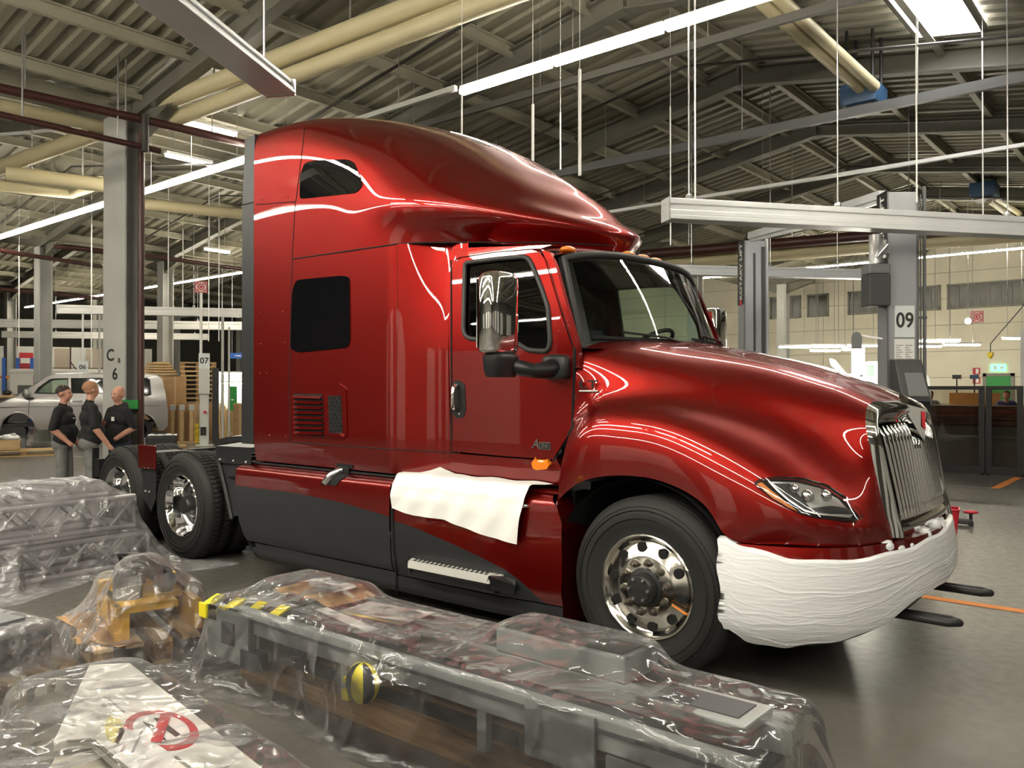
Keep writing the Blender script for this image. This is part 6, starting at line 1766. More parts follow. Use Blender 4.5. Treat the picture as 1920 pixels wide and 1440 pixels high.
for k in range(9):
    lb = ordn[k] + ' pallet from the bottom in the stack behind lift seven'
    if pp0 is None: pp0 = pallet(lb, (bx_, by_, zb), brz, 1.1, 0.8, 'stacked pallets behind lift seven')
    else: copy_tree(pp0, None, (bx_ + random.uniform(-.03, .03), by_, zb + 0.146 * k), brz + random.uniform(-.02, .02), lb)
def carton(px0, px1, py0, py1, d, label, deep=0.8, m='carton'):
    p = at_d((px0 + px1) / 2, 730, d); w = (px1 - px0) * d / FPX
    z0 = max(0.0, 1.64 - (py1 - 729.5) * d / FPX); z1 = 1.64 - (py0 - 729.5) * d / FPX
    t = thing('carton', label, 'carton', (p[0], p[1], z0), facing(p))
    MB().span((-w / 2, 0, 0), (w / 2, deep, z1 - z0)).build('box', m, t, None, 0.01)
    MB().span((-0.03, -0.004, 0), (0.03, 0, z1 - z0)).span((-w * 0.36, -0.004, (z1 - z0) * 0.66), (w * 0.45, 0, (z1 - z0) * 0.675)).build('tape', 'carton_tape', t)
    return t
carton(309, 348, 706, 757.5, 26.0, 'large brown carton standing on the lower cartons right of the van')
for k, (a_, b_) in enumerate(((312, 334), (334.5, 355), (355.5, 377))):
    carton(a_, b_, 758, 835, 25.7, ['lower brown carton nearest to the van', 'lower brown carton second from the van', 'lower brown carton beside lift seven'][k], 0.3)
carton(438, 462, 757, 832, 26.0, 'brown carton right of lift seven touching the sleeper')
carton(410, 432, 770, 830, 27.0, 'brown carton behind the leaning slats right of lift seven')
for k, px in enumerate((324, 341, 359, 377)):
    p = at_d(px, 730, 25.2); z1 = 1.64 - (770 - 729.5) * 25.2 / FPX
    t = thing('wooden_prop', ['first', 'second', 'third', 'fourth'][k] + ' upright wooden prop from the van with padded head', 'prop', (p[0], p[1], 0), facing(p))
    MB().span((-0.05, -0.04, 0), (0.05, 0.04, z1)).build('post', 'pale_wood', t)
    MB().span((-0.08, -0.06, z1), (0.08, 0.02, z1 + 0.18)).build('pad', 'column_paint', t, None, 0.02)
    MB().span((-0.2, -0.06, 0), (0.2, 0.04, 0.05)).build('foot', 'pale_wood', t)
# planks lying on the cartons
random.seed(9)
p = at_d(297, 730, 27.0)
for k in range(5):
    z_ = 1.64 - (703 - 729.5) * 27 / FPX + k * 0.085
    t = tag(MB().box((0, 0, 0.03), (1.15 - 0.12 * k, 0.5, 0.06)).box((0.1, -0.05, 0.068), (0.9 - 0.1 * k, 0.12, 0.03), (0, 0, 0.1)).build('wood_bundle', 'pale_wood'), ['lowest', 'second', 'middle', 'fourth', 'top'][k] + ' layer of loose planks on the pile right of the steel column', 'planks', 'loose planks piled high')
    t.location = (p[0], p[1], z_); t.rotation_euler = (0, 0, facing(p) + random.uniform(-.06, .06))
p = at_d(292, 730, 27.2)
tag(MB().span((p[0] - 0.5, p[1] - 0.4, 0), (p[0] + 0.5, p[1] + 0.4, 2.08)).build('pallet_crate', 'pale_wood'), 'tall wooden crate under the pile of planks behind the van', 'crate')
# seat box on a pallet behind the van's tail, long pallets under the van
(px_, py_), rz_ = face_at(300, 22.0)
pallet('long pale pallet behind the van tail carrying a black box', (px_, py_, 0), rz_, 1.3, 0.9)
sb = thing('seat_box', 'black upholstered box with crumpled film on top behind the van tail', 'box', (px_, py_, 0.146), rz_)
MB().span((-0.32, -0.3, 0), (0.42, 0.3, 0.26)).build('body', 'van_trim', sb, None, 0.04)
MB().grid(lambda u, v: (lerp(-0.3, 0.42, u), lerp(-0.31, 0.3, v), 0.275 + 0.03 * math.sin(u * 11) * math.sin(v * 9)), 14, 10).build('film', 'white_film', sb, 180)
MB().span((-0.62, -0.3, 0), (-0.34, 0.25, 0.2)).build('tray', 'panel_grey', sb)
(px_, py_), rz_ = face_at(45, 20.5)
pallet('long pale pallet lying in front of the silver van', (px_, py_, 0), rz_, 2.1, 0.9)
(px_, py_), rz_ = face_at(12, 20.2)
t = thing('parts_crate', 'open wooden crate with a silver casting in front of the van', 'crate', (px_, py_, 0.146), rz_)
MB().span((-0.3, -0.3, 0), (0.3, -0.27, 0.26)).span((-0.3, 0.27, 0), (0.3, 0.3, 0.26)).span((-0.3, -0.3, 0), (-0.27, 0.3, 0.26)).span((0.27, -0.3, 0), (0.3, 0.3, 0.26)).span((-0.3, -0.3, 0), (0.3, 0.3, 0.03)).build('crate_walls', 'pale_wood', t)
MB().sphere((0.08, 0, 0.30), (0.22, 0.2, 0.10), 12, 8).cyl((-0.45, -0.1, 0.34), (0.0, -0.05, 0.33), 0.03).cyl((0.15, -0.1, 0.3), (0.15, -0.1, 0.42), 0.05).build('casting', 'alu_rail', t, 50)
# workbench, rack and red lockers at far left
(px_, py_), rz_ = face_at(15, 27)
t = thing('workbench', 'wooden workbench with a dark laptop at the far left edge', 'bench', (px_, py_, 0), rz_)
MB().span((-1.2, -0.4, 1.36), (0.62, 0.4, 1.44)).build('worktop', 'pale_wood', t)
MB().span((-1.1, -0.35, 0), (0.55, 0.35, 1.36)).build('cabinet', 'dark_grey', t)
MB().box((0.52, 0.1, 1.60), (0.5, 0.03, 0.34), (-0.25, 0, 0)).box((0.40, -0.1, 1.455), (0.5, 0.3, 0.03)).build('laptop', 'black_plastic', t)
MB().sphere((-0.02, 0, 1.52), (0.14, 0.12, 0.09), 12, 8).build('toolbag', 'black_plastic', t, 180)
t = thing('storage_rack', 'blue steel storage rack at the far left behind the van', 'rack', at_d(12, 729.5, 36) * np.array([1, 1, 0]), facing(at_d(12, 729.5, 36)))
for x_ in (-0.75, -0.1, 0.42, 0.95):
    MB().span((x_ - 0.07, -0.07, 0), (x_ + 0.07, 0.07, 3.0)).build('upright', 'sign_blue' if x_ > -0.5 else 'heater_blue', t)
for z_ in (1.0, 2.1):
    MB().span((-1.2, -0.05, z_), (1.0, 0.05, z_ + 0.12)).build('beam', 'orange_line', t)
t = thing('white_container', 'long white container trailer behind the silver van', 'container', at_d(160, 729.5, 33) * np.array([1, 1, 0]), facing(at_d(160, 729.5, 33)))
MB().span((-2.6, 0, 0.5), (3.2, 2.2, 2.42)).build('body', 'white_paint', t, None, 0.03)
MB().span((-2.6, -0.03, 2.28), (3.2, 0.0, 2.36)).build('edge_rail', 'lamp_white', t)
MB().span((-0.9, -0.04, 2.08), (-0.5, -0.01, 2.22)).build('sticker', 'yellow', t)
MB().span((1.6, 0.2, 2.42), (3.1, 1.0, 2.5)).build('top_strip', 'sign_red', t)
p = at_d(72, 729.5, 31)
t = thing('red_locker', 'small red cabinet behind the windscreen of the silver van', 'cabinet', (p[0], p[1], 0), facing(p))
MB().span((-0.17, -0.1, 0), (0.17, 0.2, 2.15)).build('body', 'sign_red', t)
MB().box((0, -0.12, 2.05), (0.06, 0.03, 0.05)).build('latch', 'black_metal', t)
p = at_d(24, 729.5, 40)
t = thing('red_gate', 'tall red roller gate in the far left wall', 'gate', (p[0], p[1], 0), facing(p))
MB().span((-0.25, 0, 0), (0.2, 0.1, 3.8)).build('leaf', 'sign_red', t)
MB().span((-0.2, -0.02, 3.5), (0.0, 0, 3.62)).build('plate', 'sign_white', t)
p = at_d(52, 729.5, 39)
t = thing('red_board', 'red and white notice board on the far left wall', 'board', (p[0], p[1], 2.9), facing(p))
MB().span((-0.35, 0, -0.35), (0.22, 0.05, 0.45)).build('board', 'sign_red', t)
MB().span((-0.3, -0.02, -0.05), (0.1, 0, 0.2)).build('plate', 'sign_white', t)
p = at_d(130, 729.5, 41)
mat('beige_panel', (0.50, 0.42, 0.34), 0.7, 0.0, 0.06, 1)
t = struct(MB().box((0, 0, 2.4), (7.5, 0.2, 2.6)).build('wall_partition', 'white_paint'), 'pale partition wall behind the silver van')
t.location = (p[0], p[1], 0); t.rotation_euler = (0, 0, facing(p))
p = at_d(148, 729.5, 38)
t = thing('frame_rack', 'brown steel frame rack with crossed braces behind the container', 'rack', (p[0], p[1], 2.4), facing(p))
for x_ in (-1.6, -0.35, 0.15, 1.0): MB().bar((x_, 0, -2.4), (x_, 0, 1.15), 0.07, 0.07).build('post', 'brown_pipe', t)
MB().bar((-0.35, 0, 0.5), (0.15, 0, -0.3), 0.05, 0.05).bar((-0.35, 0, -0.3), (0.15, 0, 0.5), 0.05, 0.05).build('brace', 'brown_pipe', t)
MB().span((-1.0, 0.2, -0.2), (-0.4, 0.3, 1.1)).span((0.3, 0.2, -0.2), (1.2, 0.3, 1.1)).build('panel', 'beige_panel', t)
MB().bar((-2.4, 0, 0.2), (1.4, 0, 0.2), 0.03, 0.03).bar((-2.4, 0, -0.35), (1.4, 0, -0.35), 0.03, 0.03).build('rail', 'brown_pipe', t)
# green exit door and strip lights in the gap beside the sleeper
p = at_d(436, 729.5, 32)
t = thing('exit_door', 'narrow green door in the far gap beside the sleeper', 'door', (p[0], p[1], 0), facing(p))
MB().span((-0.14, 0, 0), (0.16, 0.08, 1.75)).build('leaf', 'green_door', t)
MB().span((-0.05, -0.02, 1.2), (0.05, 0, 1.25)).build('plate', 'sign_white', t)
p = at_d(440, 729.5, 33)
t = thing('white_cabin', 'grey white site cabin in the far gap beside the sleeper', 'cabin', (p[0], p[1], 0), facing(p))
MB().span((-0.75, 0, 0), (1.2, 1.5, 2.25)).build('walls', 'column_paint', t)
MB().span((-0.8, -0.1, 2.25), (1.3, 1.5, 2.33)).build('roof', 'lamp_white', t)
for z_, l in ((2.24, 'upper'), (1.86, 'lower')):
    p = at_d(434, 729.5, 32.4)
    t = thing('strip_lamp', l + ' of two short bright strip lamps beside the sleeper', 'lamp', (p[0], p[1], z_), facing(p))
    MB().box((0.1, 0, 0.06), (1.1, 0.1, 0.06)).build('housing', 'lamp_white', t)
    MB().box((0.1, 0, 0), (1.05, 0.06, 0.06)).build('tube', 'low_tube', t)
    MB().cyl((0.1 + (0.3 if l == 'upper' else -0.45), 0, 0.08), (0.1 + (0.3 if l == 'upper' else -0.45), 0, roof_z(p[0]) + 0.14 - z_), 0.01, n=5).build('hanger', 'steel', t)
p = at_d(452, 729.5, 25)
t = thing('film_bundle', 'white film bundle lying beside the sleeper behind the chassis', 'bundle', (p[0], p[1], 0), facing(p))
MB().sphere((0, 0, 0.12), (0.35, 0.3, 0.14), 16, 10).build('heap', 'white_film', t, 180)
p = at_d(421, 729.5, 26)
for k in range(6):
    t = tag(MB().bar((0.05 * k - 0.1, 0, 0), (-0.22 + 0.06 * k, 0.3, 1.25 - 0.08 * k), 0.08, 0.03).build('leaning_slat', 'pale_wood'), ['first', 'second', 'third', 'fourth', 'fifth', 'last'][k] + ' wooden slat leaning on the carton right of lift seven', 'slat', 'slats leaning beside lift seven')
    t.location = (p[0] + 0.05 * k * RT[0], p[1] + 0.05 * k * RT[1], 0.01); t.rotation_euler = (0, 0, facing(p))

# ================================================================== right side background
mat('screen_frame', (0.012, 0.011, 0.010), 0.5)
glass('screen_glass', (0.72, 0.70, 0.66))
mat('brown_pile', (0.16, 0.09, 0.06), 0.8, 0.0, 0.25, 6)
mat('orange_board', (0.62, 0.30, 0.08), 0.6, 0.0, 0.06, 3)
def screen(x0, x1, y, label, h=1.70):
    t = thing('partition_screen', label, 'partition', ((x0 + x1) / 2, y, 0))
    w = (x1 - x0) / 2
    MB().span((-w, -0.03, 0.0), (w, 0.03, 0.16)).build('bottom_rail', 'screen_frame', t)
    MB().span((-w, -0.03, h - 0.07), (w, 0.03, h)).build('top_rail', 'screen_frame', t, None, 0.01)
    for s_ in (-1, 1): MB().span((s_ * w - 0.05 * (s_ > 0) * 2 + 0.0, -0.03, 0.16), (s_ * w + 0.10 * (s_ < 0), 0.03, h - 0.07)).build('stile', 'screen_frame', t)
    MB().span((-w + 0.1, -0.004, 0.16), (w - 0.1, 0.004, h - 0.07)).build('pane', 'screen_glass', t)
    MB().span((-w, -0.25, 0), (-w + 0.06, 0.25, 0.03)).span((w - 0.06, -0.25, 0), (w, 0.25, 0.03)).build('foot', 'screen_frame', t)
    return t
screen(-2.05, -0.78, 12.78, 'wide dark framed glass screen right of the grille')
screen(-0.76, -0.14, 12.78, 'narrow dark framed glass screen at the right edge')
t = thing('sheet_pile', 'pile of dark brown sheets behind the glass screens', 'pile', (-1.1, 13.5, 0))
random.seed(3)
for k in range(12):
    MB().box((random.uniform(-.05, .05), random.uniform(-.05, .05), 0.92 + 0.034 * k), (1.95 + random.uniform(-.1, .1), 0.8, 0.030), (random.uniform(-.01, .01), random.uniform(-.01, .01), 0)).build('sheet', 'brown_pile', t)
MB().span((-0.98, -0.4, 0), (0.98, 0.4, 0.90)).build('trolley', 'panel_grey', t)
p = at_d(1825, 729.5, 24)
t = thing('desk_board', 'orange wooden board standing on the benches behind the screens', 'board', (p[0], p[1], 0), facing(p))
MB().span((-0.62, 0, 1.14), (0.68, 0.05, 1.53)).build('board', 'orange_board', t)
MB().span((-1.3, -0.1, 1.05), (1.4, 0.9, 1.13)).build('table_top', 'pale_wood', t)
for sx in (-1.2, 1.3): MB().span((sx - 0.04, 0, 0), (sx + 0.04, 0.08, 1.05)).build('leg', 'column_paint', t)
def sitter(px, d, m, label, hair):
    p = at_d(px, 729.5, d)
    t = thing('person', label, 'person', (p[0], p[1], 0), facing(p))
    caps = [((-.14, 0, 1.22), (.14, 0, 1.22), .11, .11, 0), ((-.08, .03, .98), (.08, .03, .98), .17, .17, 0), ((-.08, .05, .75), (.08, .05, .75), .17, .17, 1), ((0, -.05, 1.3), (0, -.1, 1.38), .055, .055, 2), ((0, -.12, 1.44), (0, -.12, 1.50), .09, .09, 2), ((0, -.2, 1.45), (0, -.215, 1.44), .015, .015, 2),
            ((-.2, 0, 1.2), (-.28, -.15, 1.0), .06, .05, 0), ((-.28, -.15, 1.0), (-.15, -.35, 1.08), .045, .035, 2), ((.2, 0, 1.2), (.28, -.15, 1.0), .06, .05, 0), ((.28, -.15, 1.0), (.15, -.35, 1.08), .045, .035, 2),
            ((-.1, 0, .72), (-.12, -.42, .68), .09, .075, 1), ((.1, 0, .72), (.12, -.42, .68), .09, .075, 1), ((-.12, -.42, .66), (-.12, -.42, .1), .065, .05, 1), ((.12, -.42, .66), (.12, -.42, .1), .065, .05, 1), ((-.12, -.4, .05), (-.12, -.55, .04), .045, .04, 3), ((.12, -.4, .05), (.12, -.55, .04), .045, .04, 3)]
    caps += hand((-.15, -.35, 1.08), (-.28, -.15, 1.0), 2) + hand((.15, -.35, 1.08), (.28, -.15, 1.0), 2)
    remesh(caps, 'body', [m, 'grey_cloth', 'skin', 'shoe'], t, 0.02, 4)
    MB().sphere((0, -.10, 1.515), (.095, .10, .085), 14, 10).build('hair', hair, t, 180)
    st = thing('stool', ('grey' if m == 'grey_cloth' else 'dark') + ' stool under the seated person, ' + ('left one' if m == 'grey_cloth' else 'right one'), 'stool', (p[0], p[1], 0), 0)
    MB().cyl((0, 0, .50), (0, 0, .57), 0.2, n=20).build('seat', 'dark_grey', st); MB().cyl((0, 0, 0.02), (0, 0, 0.5), 0.03).build('post', 'steel', st); MB().cyl((0, 0, 0), (0, 0, .03), 0.25, n=16).build('foot', 'dark_grey', st)
sitter(1744, 23.5, 'grey_cloth', 'seated person in grey shirt bending over a bench behind the screen', 'hair_dark')
sitter(1887, 23.0, 'blue_cloth', 'seated person in blue shirt at the far right behind the narrow screen', 'hair_dark')
for k, px in enumerate((1794, 1827)):
    p = at_d(px, 729.5, 24.5)
    t = thing('monitor', ['dark flat monitor on a stand, left one above the orange board', 'blue grey flat monitor, right one above the orange board'][k], 'monitor', (p[0], p[1], 1.14), facing(p))
    MB().box((0, 0, 1.0 - 0.14), (0.24, 0.04, 0.12)).build('display', ['black_plastic', 'heater_blue'][k], t)
    MB().cyl((0, 0, 0), (0, 0, 0.86), 0.02, n=8).build('stand', 'black_metal', t)
# low strip lamps over the benches
k = 0
for (pa_, pb_, py_, d) in ((1460, 1520, 652, 25), (1522, 1585, 651, 25.5), (1588, 1650, 650, 26), (1519, 1576, 659, 24), (1579, 1605, 657, 24.3), (1702, 1800, 641, 26), (1704, 1766, 651, 25), (1768, 1838, 648, 25.5), (1880, 1925, 636, 26)):
    a = Vector(at_d(pa_, py_, d)); b = Vector(at_d(pb_, py_ - 1, d)); L = (b - a).length
    t = thing('strip_lamp', ['first', 'second', 'third', 'fourth', 'fifth', 'sixth', 'seventh', 'eighth', 'ninth'][k] + ' low bright strip lamp from the left over the benches', 'lamp', a, math.atan2((b - a).y, (b - a).x))
    MB().box((L / 2, 0, 0.07), (L, 0.16, 0.05)).build('housing', 'lamp_white', t)
    MB().box((L / 2, 0, 0.02), (L - 0.04, 0.12, 0.05)).build('tube', 'low_tube', t, None, 0.015)
    MB().cyl((L * .2, 0, 0.09), (L * .2, 0, roof_z(a.x) + 0.14 - a.z), 0.008, n=5).cyl((L * .8, 0, 0.09), (L * .8, 0, roof_z(b.x) + 0.14 - a.z), 0.008, n=5).build('hanger', 'steel', t)
    k += 1
p = Vector(at_d(1815, 602, 26))
t = thing('globe_lamp', 'small white globe lamp hanging beside the ring sign on the wall', 'lamp', p)
MB().sphere((0, 0, 0), 0.09, 16, 10).build('globe', 'low_tube', t, 180); MB().cyl((0, 0, 0.08), (0, 0, roof_z(p.x) + 0.14 - p.z), 0.008, n=5).build('cable', 'steel', t)
p = Vector(at_d(1857, 664, 20)); p2 = Vector(at_d(1920, 572, 19)) 
t = thing('crane_hook', 'yellow hoist hook hanging on a slanted cable at the right', 'hook', p)
MB().box((0, 0, 0), (0.12, 0.12, 0.08)).sphere((0, 0, -0.06), 0.05, 10, 8).build('block', 'yellow', t, None, 0.01)
MB().tube([(0, 0, 0.04), (0, 0, 0.25), p2 - p, (p2 - p) * 1.6 + Vector((0, 0, 0.3))], 0.012, 6).build('cable', 'dark_grey', t)
# white car with open bonnet behind the lifts
p = at_d(1650, 729.5, 21)
t = thing('white_truck', 'bright white pickup cab partly hidden behind lift nine', 'truck', (p[0], p[1], 0), facing(p))
sc_ = 21 / FPX
def tq(px, py): return ((px - 1650) * sc_, 1.64 - (py - 729.5) * sc_)
def prof(pts, y0, y1, name, m, bev=0.03):
    q = [tq(*a_) for a_ in pts]
    return MB().prism(q, 1.0, lambda u, v, w: (u, lerp(y0, y1, w), v)).build(name, m, t, 40, bev)
prof([(1585, 800), (1585, 706), (1598, 700), (1606, 696), (1618, 680), (1630, 677), (1715, 677), (1722, 690), (1735, 712), (1737, 800)], 0.0, 1.7, 'cab', 'white_paint')
prof([(1560, 670), (1568, 671), (1590, 700), (1588, 706), (1578, 700), (1562, 682)], 0.1, 1.5, 'bonnet', 'white_paint', 0.02)
prof([(1620, 685), (1640, 684), (1639, 705), (1620, 706)], -0.02, 0.0, 'cab_window', 'green_glass', 0.0)
MB().span((tq(1614, 0)[0], -0.025, tq(0, 706)[1]), (tq(1621, 0)[0], 0.0, tq(0, 684)[1])).build('window_post', 'van_trim', t)
for px in (1605, 1705):
    MB().lathe([(-0.02, 0.20), (-0.02, 0.40), (0.2, 0.40), (0.2, 0.2)], (tq(px, 0)[0], 0, 0.4), 'y', 28).build('wheel', 'rubber', t, 50)
p = at_d(1608, 729.5, 20)
t = thing('lamp_tower', 'glowing white tower lamp behind the hood of the red truck', 'lamp', (p[0], p[1], 0), facing(p))
MB().span((-0.13, -0.1, 2.0), (0.16, 0.1, 2.68)).build('light_box', 'low_tube', t, None, 0.02)
MB().cyl((0, 0, 0), (0, 0, 2.0), 0.05).build('pole', 'lamp_white', t); MB().cyl((0, 0, 0), (0, 0, 0.05), 0.3, n=20).build('foot', 'lamp_white', t)
p = at_d(1606, 690, 17)
t = thing('hose_reel', 'grey rounded hose bracket on the side of lift nine', 'reel', at_d(1608, 640, 10.1), facing(p))
MB().prism([(-0.07, -0.09), (0.05, -0.09), (0.05, 0.06), (0.03, 0.10), (-0.01, 0.12), (-0.05, 0.10), (-0.07, 0.06)], 0.05, lambda u, v, w: (u, w, v)).build('bracket', 'panel_grey', t)
MB().bar((0.02, 0.02, 0.08), (0.40, 0.0, 0.0), 0.02, 0.02).build('lever', 'steel', t)
# red bin and jack on the floor in front of the truck
p = at_z(1772, 1003, 0)
t = thing('red_bin', 'red plastic tub on the floor in front of the grille', 'bin', (p[0], p[1], 0), facing(p))
mb = MB()
def tub(u, v):
    a = 2 * PI * u; k_ = lerp(0.115, 0.145, v); c_, s_ = math.cos(a), math.sin(a)
    return (k_ * math.copysign(abs(c_) ** 0.4, c_), k_ * math.copysign(abs(s_) ** 0.4, s_), lerp(0.0, 0.30, v))
mb.grid(tub, 40, 6).add([tub(i / 40, 0) for i in range(40)], [tuple(range(39, -1, -1))])
mat('red_plastic', (0.62, 0.02, 0.04), 0.4)
mb.build('body', 'red_plastic', t, 50)
MB().tube([Vector(tub(i / 40, 1)) * 1.0 for i in range(40)], 0.011, 8, closed=True).build('rim', 'red_plastic', t, 180)
p = at_z(1806, 985, 0)
t = thing('jack_stand', 'low dark jack with a red round handle beside the red tub', 'tool', (p[0], p[1], 0), facing(p))
MB().span((-0.16, -0.05, 0.02), (0.10, 0.07, 0.08)).build('base', 'dark_grey', t, None, 0.015)
MB().cyl((0.08, 0, 0.06), (0.08, 0, 0.15), 0.02, n=10).build('stem', 'black_metal', t)
MB().sphere((0.08, 0, 0.165), (0.085, 0.06, 0.022), 16, 8).build('handle', 'red_plastic', t, 180)
for x_ in (-0.14, 0.08): MB().cyl((x_, -0.06, 0.03), (x_, 0.08, 0.03), 0.03, n=12).build('roller', 'black_metal', t)
p = at_d(1925, 729.5, 17.5)
struct(MB().span((p[0] - 0.1, p[1] - 0.1, 0), (p[0] + 0.1, p[1] + 0.1, 2.9)).build('column_post', 'white_paint'), 'short white post at the right edge behind the screens')
# ================================================================== goods on the floor in front, each under clear packing film
film('film_clear', 0.03, (0.97, 0.97, 0.98), 2.8, 0.65, (0.93, 0.92, 0.93), 0.2, 1.65, 0.09)
film('film_hazy', 0.085, (0.95, 0.94, 0.95), 4.0, 0.9, (0.95, 0.93, 0.93), 0.3, 1.7, 0.14)
film('film_milky', 0.15, (0.95, 0.94, 0.96), 4.0, 1.0, (0.97, 0.95, 0.96), 0.35, 1.8, 0.17)
mat('machine_grey', (0.33, 0.35, 0.34), 0.4, 0.15, 0.05, 3)
mat('machine_dark', (0.07, 0.075, 0.08), 0.5)
mat('machine_yellow', (0.75, 0.42, 0.01), 0.45, 0.0, 0.06, 5)
mat('tape_yellow', (0.85, 0.72, 0.02), 0.45)
mat('cabinet_white', (0.90, 0.88, 0.82), 0.5, 0.0, 0.02, 2)
mat('cabinet_beige', (0.62, 0.58, 0.47), 0.55)
mat('truss_alu', (0.66, 0.66, 0.68), 0.35, 0.7, 0.05, 4)
mat('pale_yellow', (0.80, 0.72, 0.28), 0.6)
def pbd(x0, x1, y0, y1, z0, nx, ny, boxes, steps=150, seed=1, slack=1.04, its=5, pins=None, push=None):
    """settle a sheet over boxes: positions of an (nx+1) x (ny+1) grid"""
    rng = np.random.RandomState(seed)
    gx_, gy_ = np.meshgrid(np.linspace(x0, x1, nx + 1), np.linspace(y0, y1, ny + 1), indexing='ij')
    P = np.stack([gx_, gy_, np.full_like(gx_, z0)], -1)
    P[..., 2] += rng.rand(*gx_.shape) * 0.03
    Q = P.copy()
    lx = (x1 - x0) / nx * slack; ly = (y1 - y0) / ny * slack; ld = math.hypot(lx, ly)
    def con(a, b, L, k):
        d = b - a; n_ = np.linalg.norm(d, axis=-1, keepdims=True) + 1e-9
        c = d * ((n_ - L) / n_) * 0.5 * k
        a += c; b -= c
    def conmax(a, b, L, k):
        d = b - a; n_ = np.linalg.norm(d, axis=-1, keepdims=True) + 1e-9
        c = d * (np.minimum(0, n_ - L) / n_) * 0.5 * k
        a += c; b -= c
    M_ = 0.012
    for s in range(steps):
        V = (P - Q) * 0.965
        Q = P.copy()
        P = P + V; P[..., 2] -= 0.0022
        for it_ in range(its):
            for o in (0, 1):
                con(P[o:-1:2][:len(P[o + 1::2])], P[o + 1::2], lx, 1.0)
                con(P[:, o:-1:2][:, :P[:, o + 1::2].shape[1]], P[:, o + 1::2], ly, 1.0)
            if it_ % 2 == 0:
                for (i, j) in ((0, 0), (0, 1), (1, 0), (1, 1)):
                    A = P[i:-1:2, j:-1:2]; B = P[i + 1::2, j + 1::2][:A.shape[0], :A.shape[1]]; con(A, B, ld, 0.35)
                    A = P[i + 1::2, j:-1:2]; B = P[i:-1:2, j + 1::2]; n0 = min(A.shape[0], B.shape[0]); n1 = min(A.shape[1], B.shape[1]); con(A[:n0, :n1], B[:n0, :n1], ld, 0.35)
                conmax(P[:-2], P[2:], lx * 1.75, 0.12); conmax(P[:, :-2], P[:, 2:], ly * 1.75, 0.12)
            for (a, b, c, d, e) in boxes:
                ins = (P[..., 0] > a - M_) & (P[..., 0] < b + M_) & (P[..., 1] > c - M_) & (P[..., 1] < d + M_) & (P[..., 2] < e + M_)
                if ins.any():
                    p = P[ins]
                    dd = np.stack([p[:, 0] - (a - M_), (b + M_) - p[:, 0], p[:, 1] - (c - M_), (d + M_) - p[:, 1], (e + M_) - p[:, 2]], 1)
                    k = dd.argmin(1)
                    for q, (ax_, val) in enumerate(((0, a - M_), (0, b + M_), (1, c - M_), (1, d + M_), (2, e + M_))):
                        p[k == q, ax_] = val
                    q0 = Q[ins]; p[:, :2] = p[:, :2] * 0.7 + q0[:, :2] * 0.3 if False else p[:, :2]
                    P[ins] = p
            fl = P[..., 2] < 0.006
            P[..., 2][fl] = 0.006
        fl = P[..., 2] < 0.02
        Q[fl] = P[fl] * 0.6 + Q[fl] * 0.4
    return P
def film_obj(name, P, m, label, origin, rz=0.0, jitter=0.0015, seed=1):
    rng = np.random.RandomState(seed)
    P = P + rng.randn(*P.shape) * jitter
    P[..., 2] = np.maximum(P[..., 2], 0.004)
    nx, ny = P.shape[0], P.shape[1]
    me = bpy.data.meshes.new(name)
    fs = [(i * ny + j, (i + 1) * ny + j, (i + 1) * ny + j + 1, i * ny + j + 1) for i in range(nx - 1) for j in range(ny - 1)]
    me.from_pydata(P.reshape(-1, 3).tolist(), [], fs)
    me.shade_smooth()
    o = link(name, me, m)
    sb_ = o.modifiers.new('fine', 'SUBSURF'); sb_.levels = 1; sb_.render_levels = 1
    o.location = origin; o.rotation_euler = (0, 0, rz)
    tag(o, label, 'film')
    return o

# ---- D: long grey conveyor along the truck, local x along it
D0 = Vector((-0.24, -2.42, 0))
con_ = thing('conveyor_machine', 'long grey conveyor frame on wooden beams under clear film', 'machine', D0)
for yy in (-0.20, 0.22):
    MB().span((-1.55, yy - 0.05, 0.0), (1.75, yy + 0.05, 0.10)).build('base_beam', 'dark_wood', con_)
MB().span((-1.5, -0.33, 0.30), (1.55, -0.27, 0.42)).build('side_rail', 'machine_grey', con_, None, 0.006)
MB().span((-1.5, -0.34, 0.37), (1.55, -0.335, 0.385)).build('rail_groove', 'machine_dark', con_)
MB().span((-1.5, 0.02, 0.32), (1.55, 0.07, 0.42)).build('side_rail', 'machine_grey', con_, None, 0.006)
MB().span((-1.5, 0.27, 0.28), (1.0, 0.32, 0.42)).build('side_rail', 'machine_grey', con_, None, 0.006)
MB().span((-1.48, -0.26, 0.29), (1.5, 0.26, 0.31)).build('pan', 'machine_dark', con_)
for x_ in (-1.3, -0.55, 0.35, 0.75, 1.3):
    MB().span((x_ - 0.02, -0.31, 0.12), (x_ + 0.03, -0.27, 0.30)).span((x_ - 0.02, 0.26, 0.12), (x_ + 0.03, 0.3, 0.30)).build('foot', 'machine_grey', con_)
MB().span((0.62, -0.35, 0.20), (0.95, -0.335, 0.42)).build('cover_plate', 'machine_grey', con_)
MB().span((1.0, -0.35, 0.14), (1.55, -0.335, 0.30)).build('cover_plate', 'machine_grey', con_)
MB().span((-1.1, -0.22, 0.42), (-0.25, -0.08, 0.45)).build('perforated_strip', 'panel_grey', con_)
mb = MB()
for i in range(14):
    for j in range(2): mb.cyl((-1.05 + i * 0.057, -0.18 + j * 0.06, 0.45), (-1.05 + i * 0.057, -0.18 + j * 0.06, 0.452), 0.007, n=6)
mb.build('strip_studs', 'sign_white', con_)
MB().span((0.15, 0.02, 0.42), (0.85, 0.30, 0.53)).build('glass_box', 'machine_grey', con_, None, 0.01)
MB().span((0.18, 0.05, 0.53), (0.82, 0.27, 0.535)).build('glass_lid', 'lens_glass', con_)
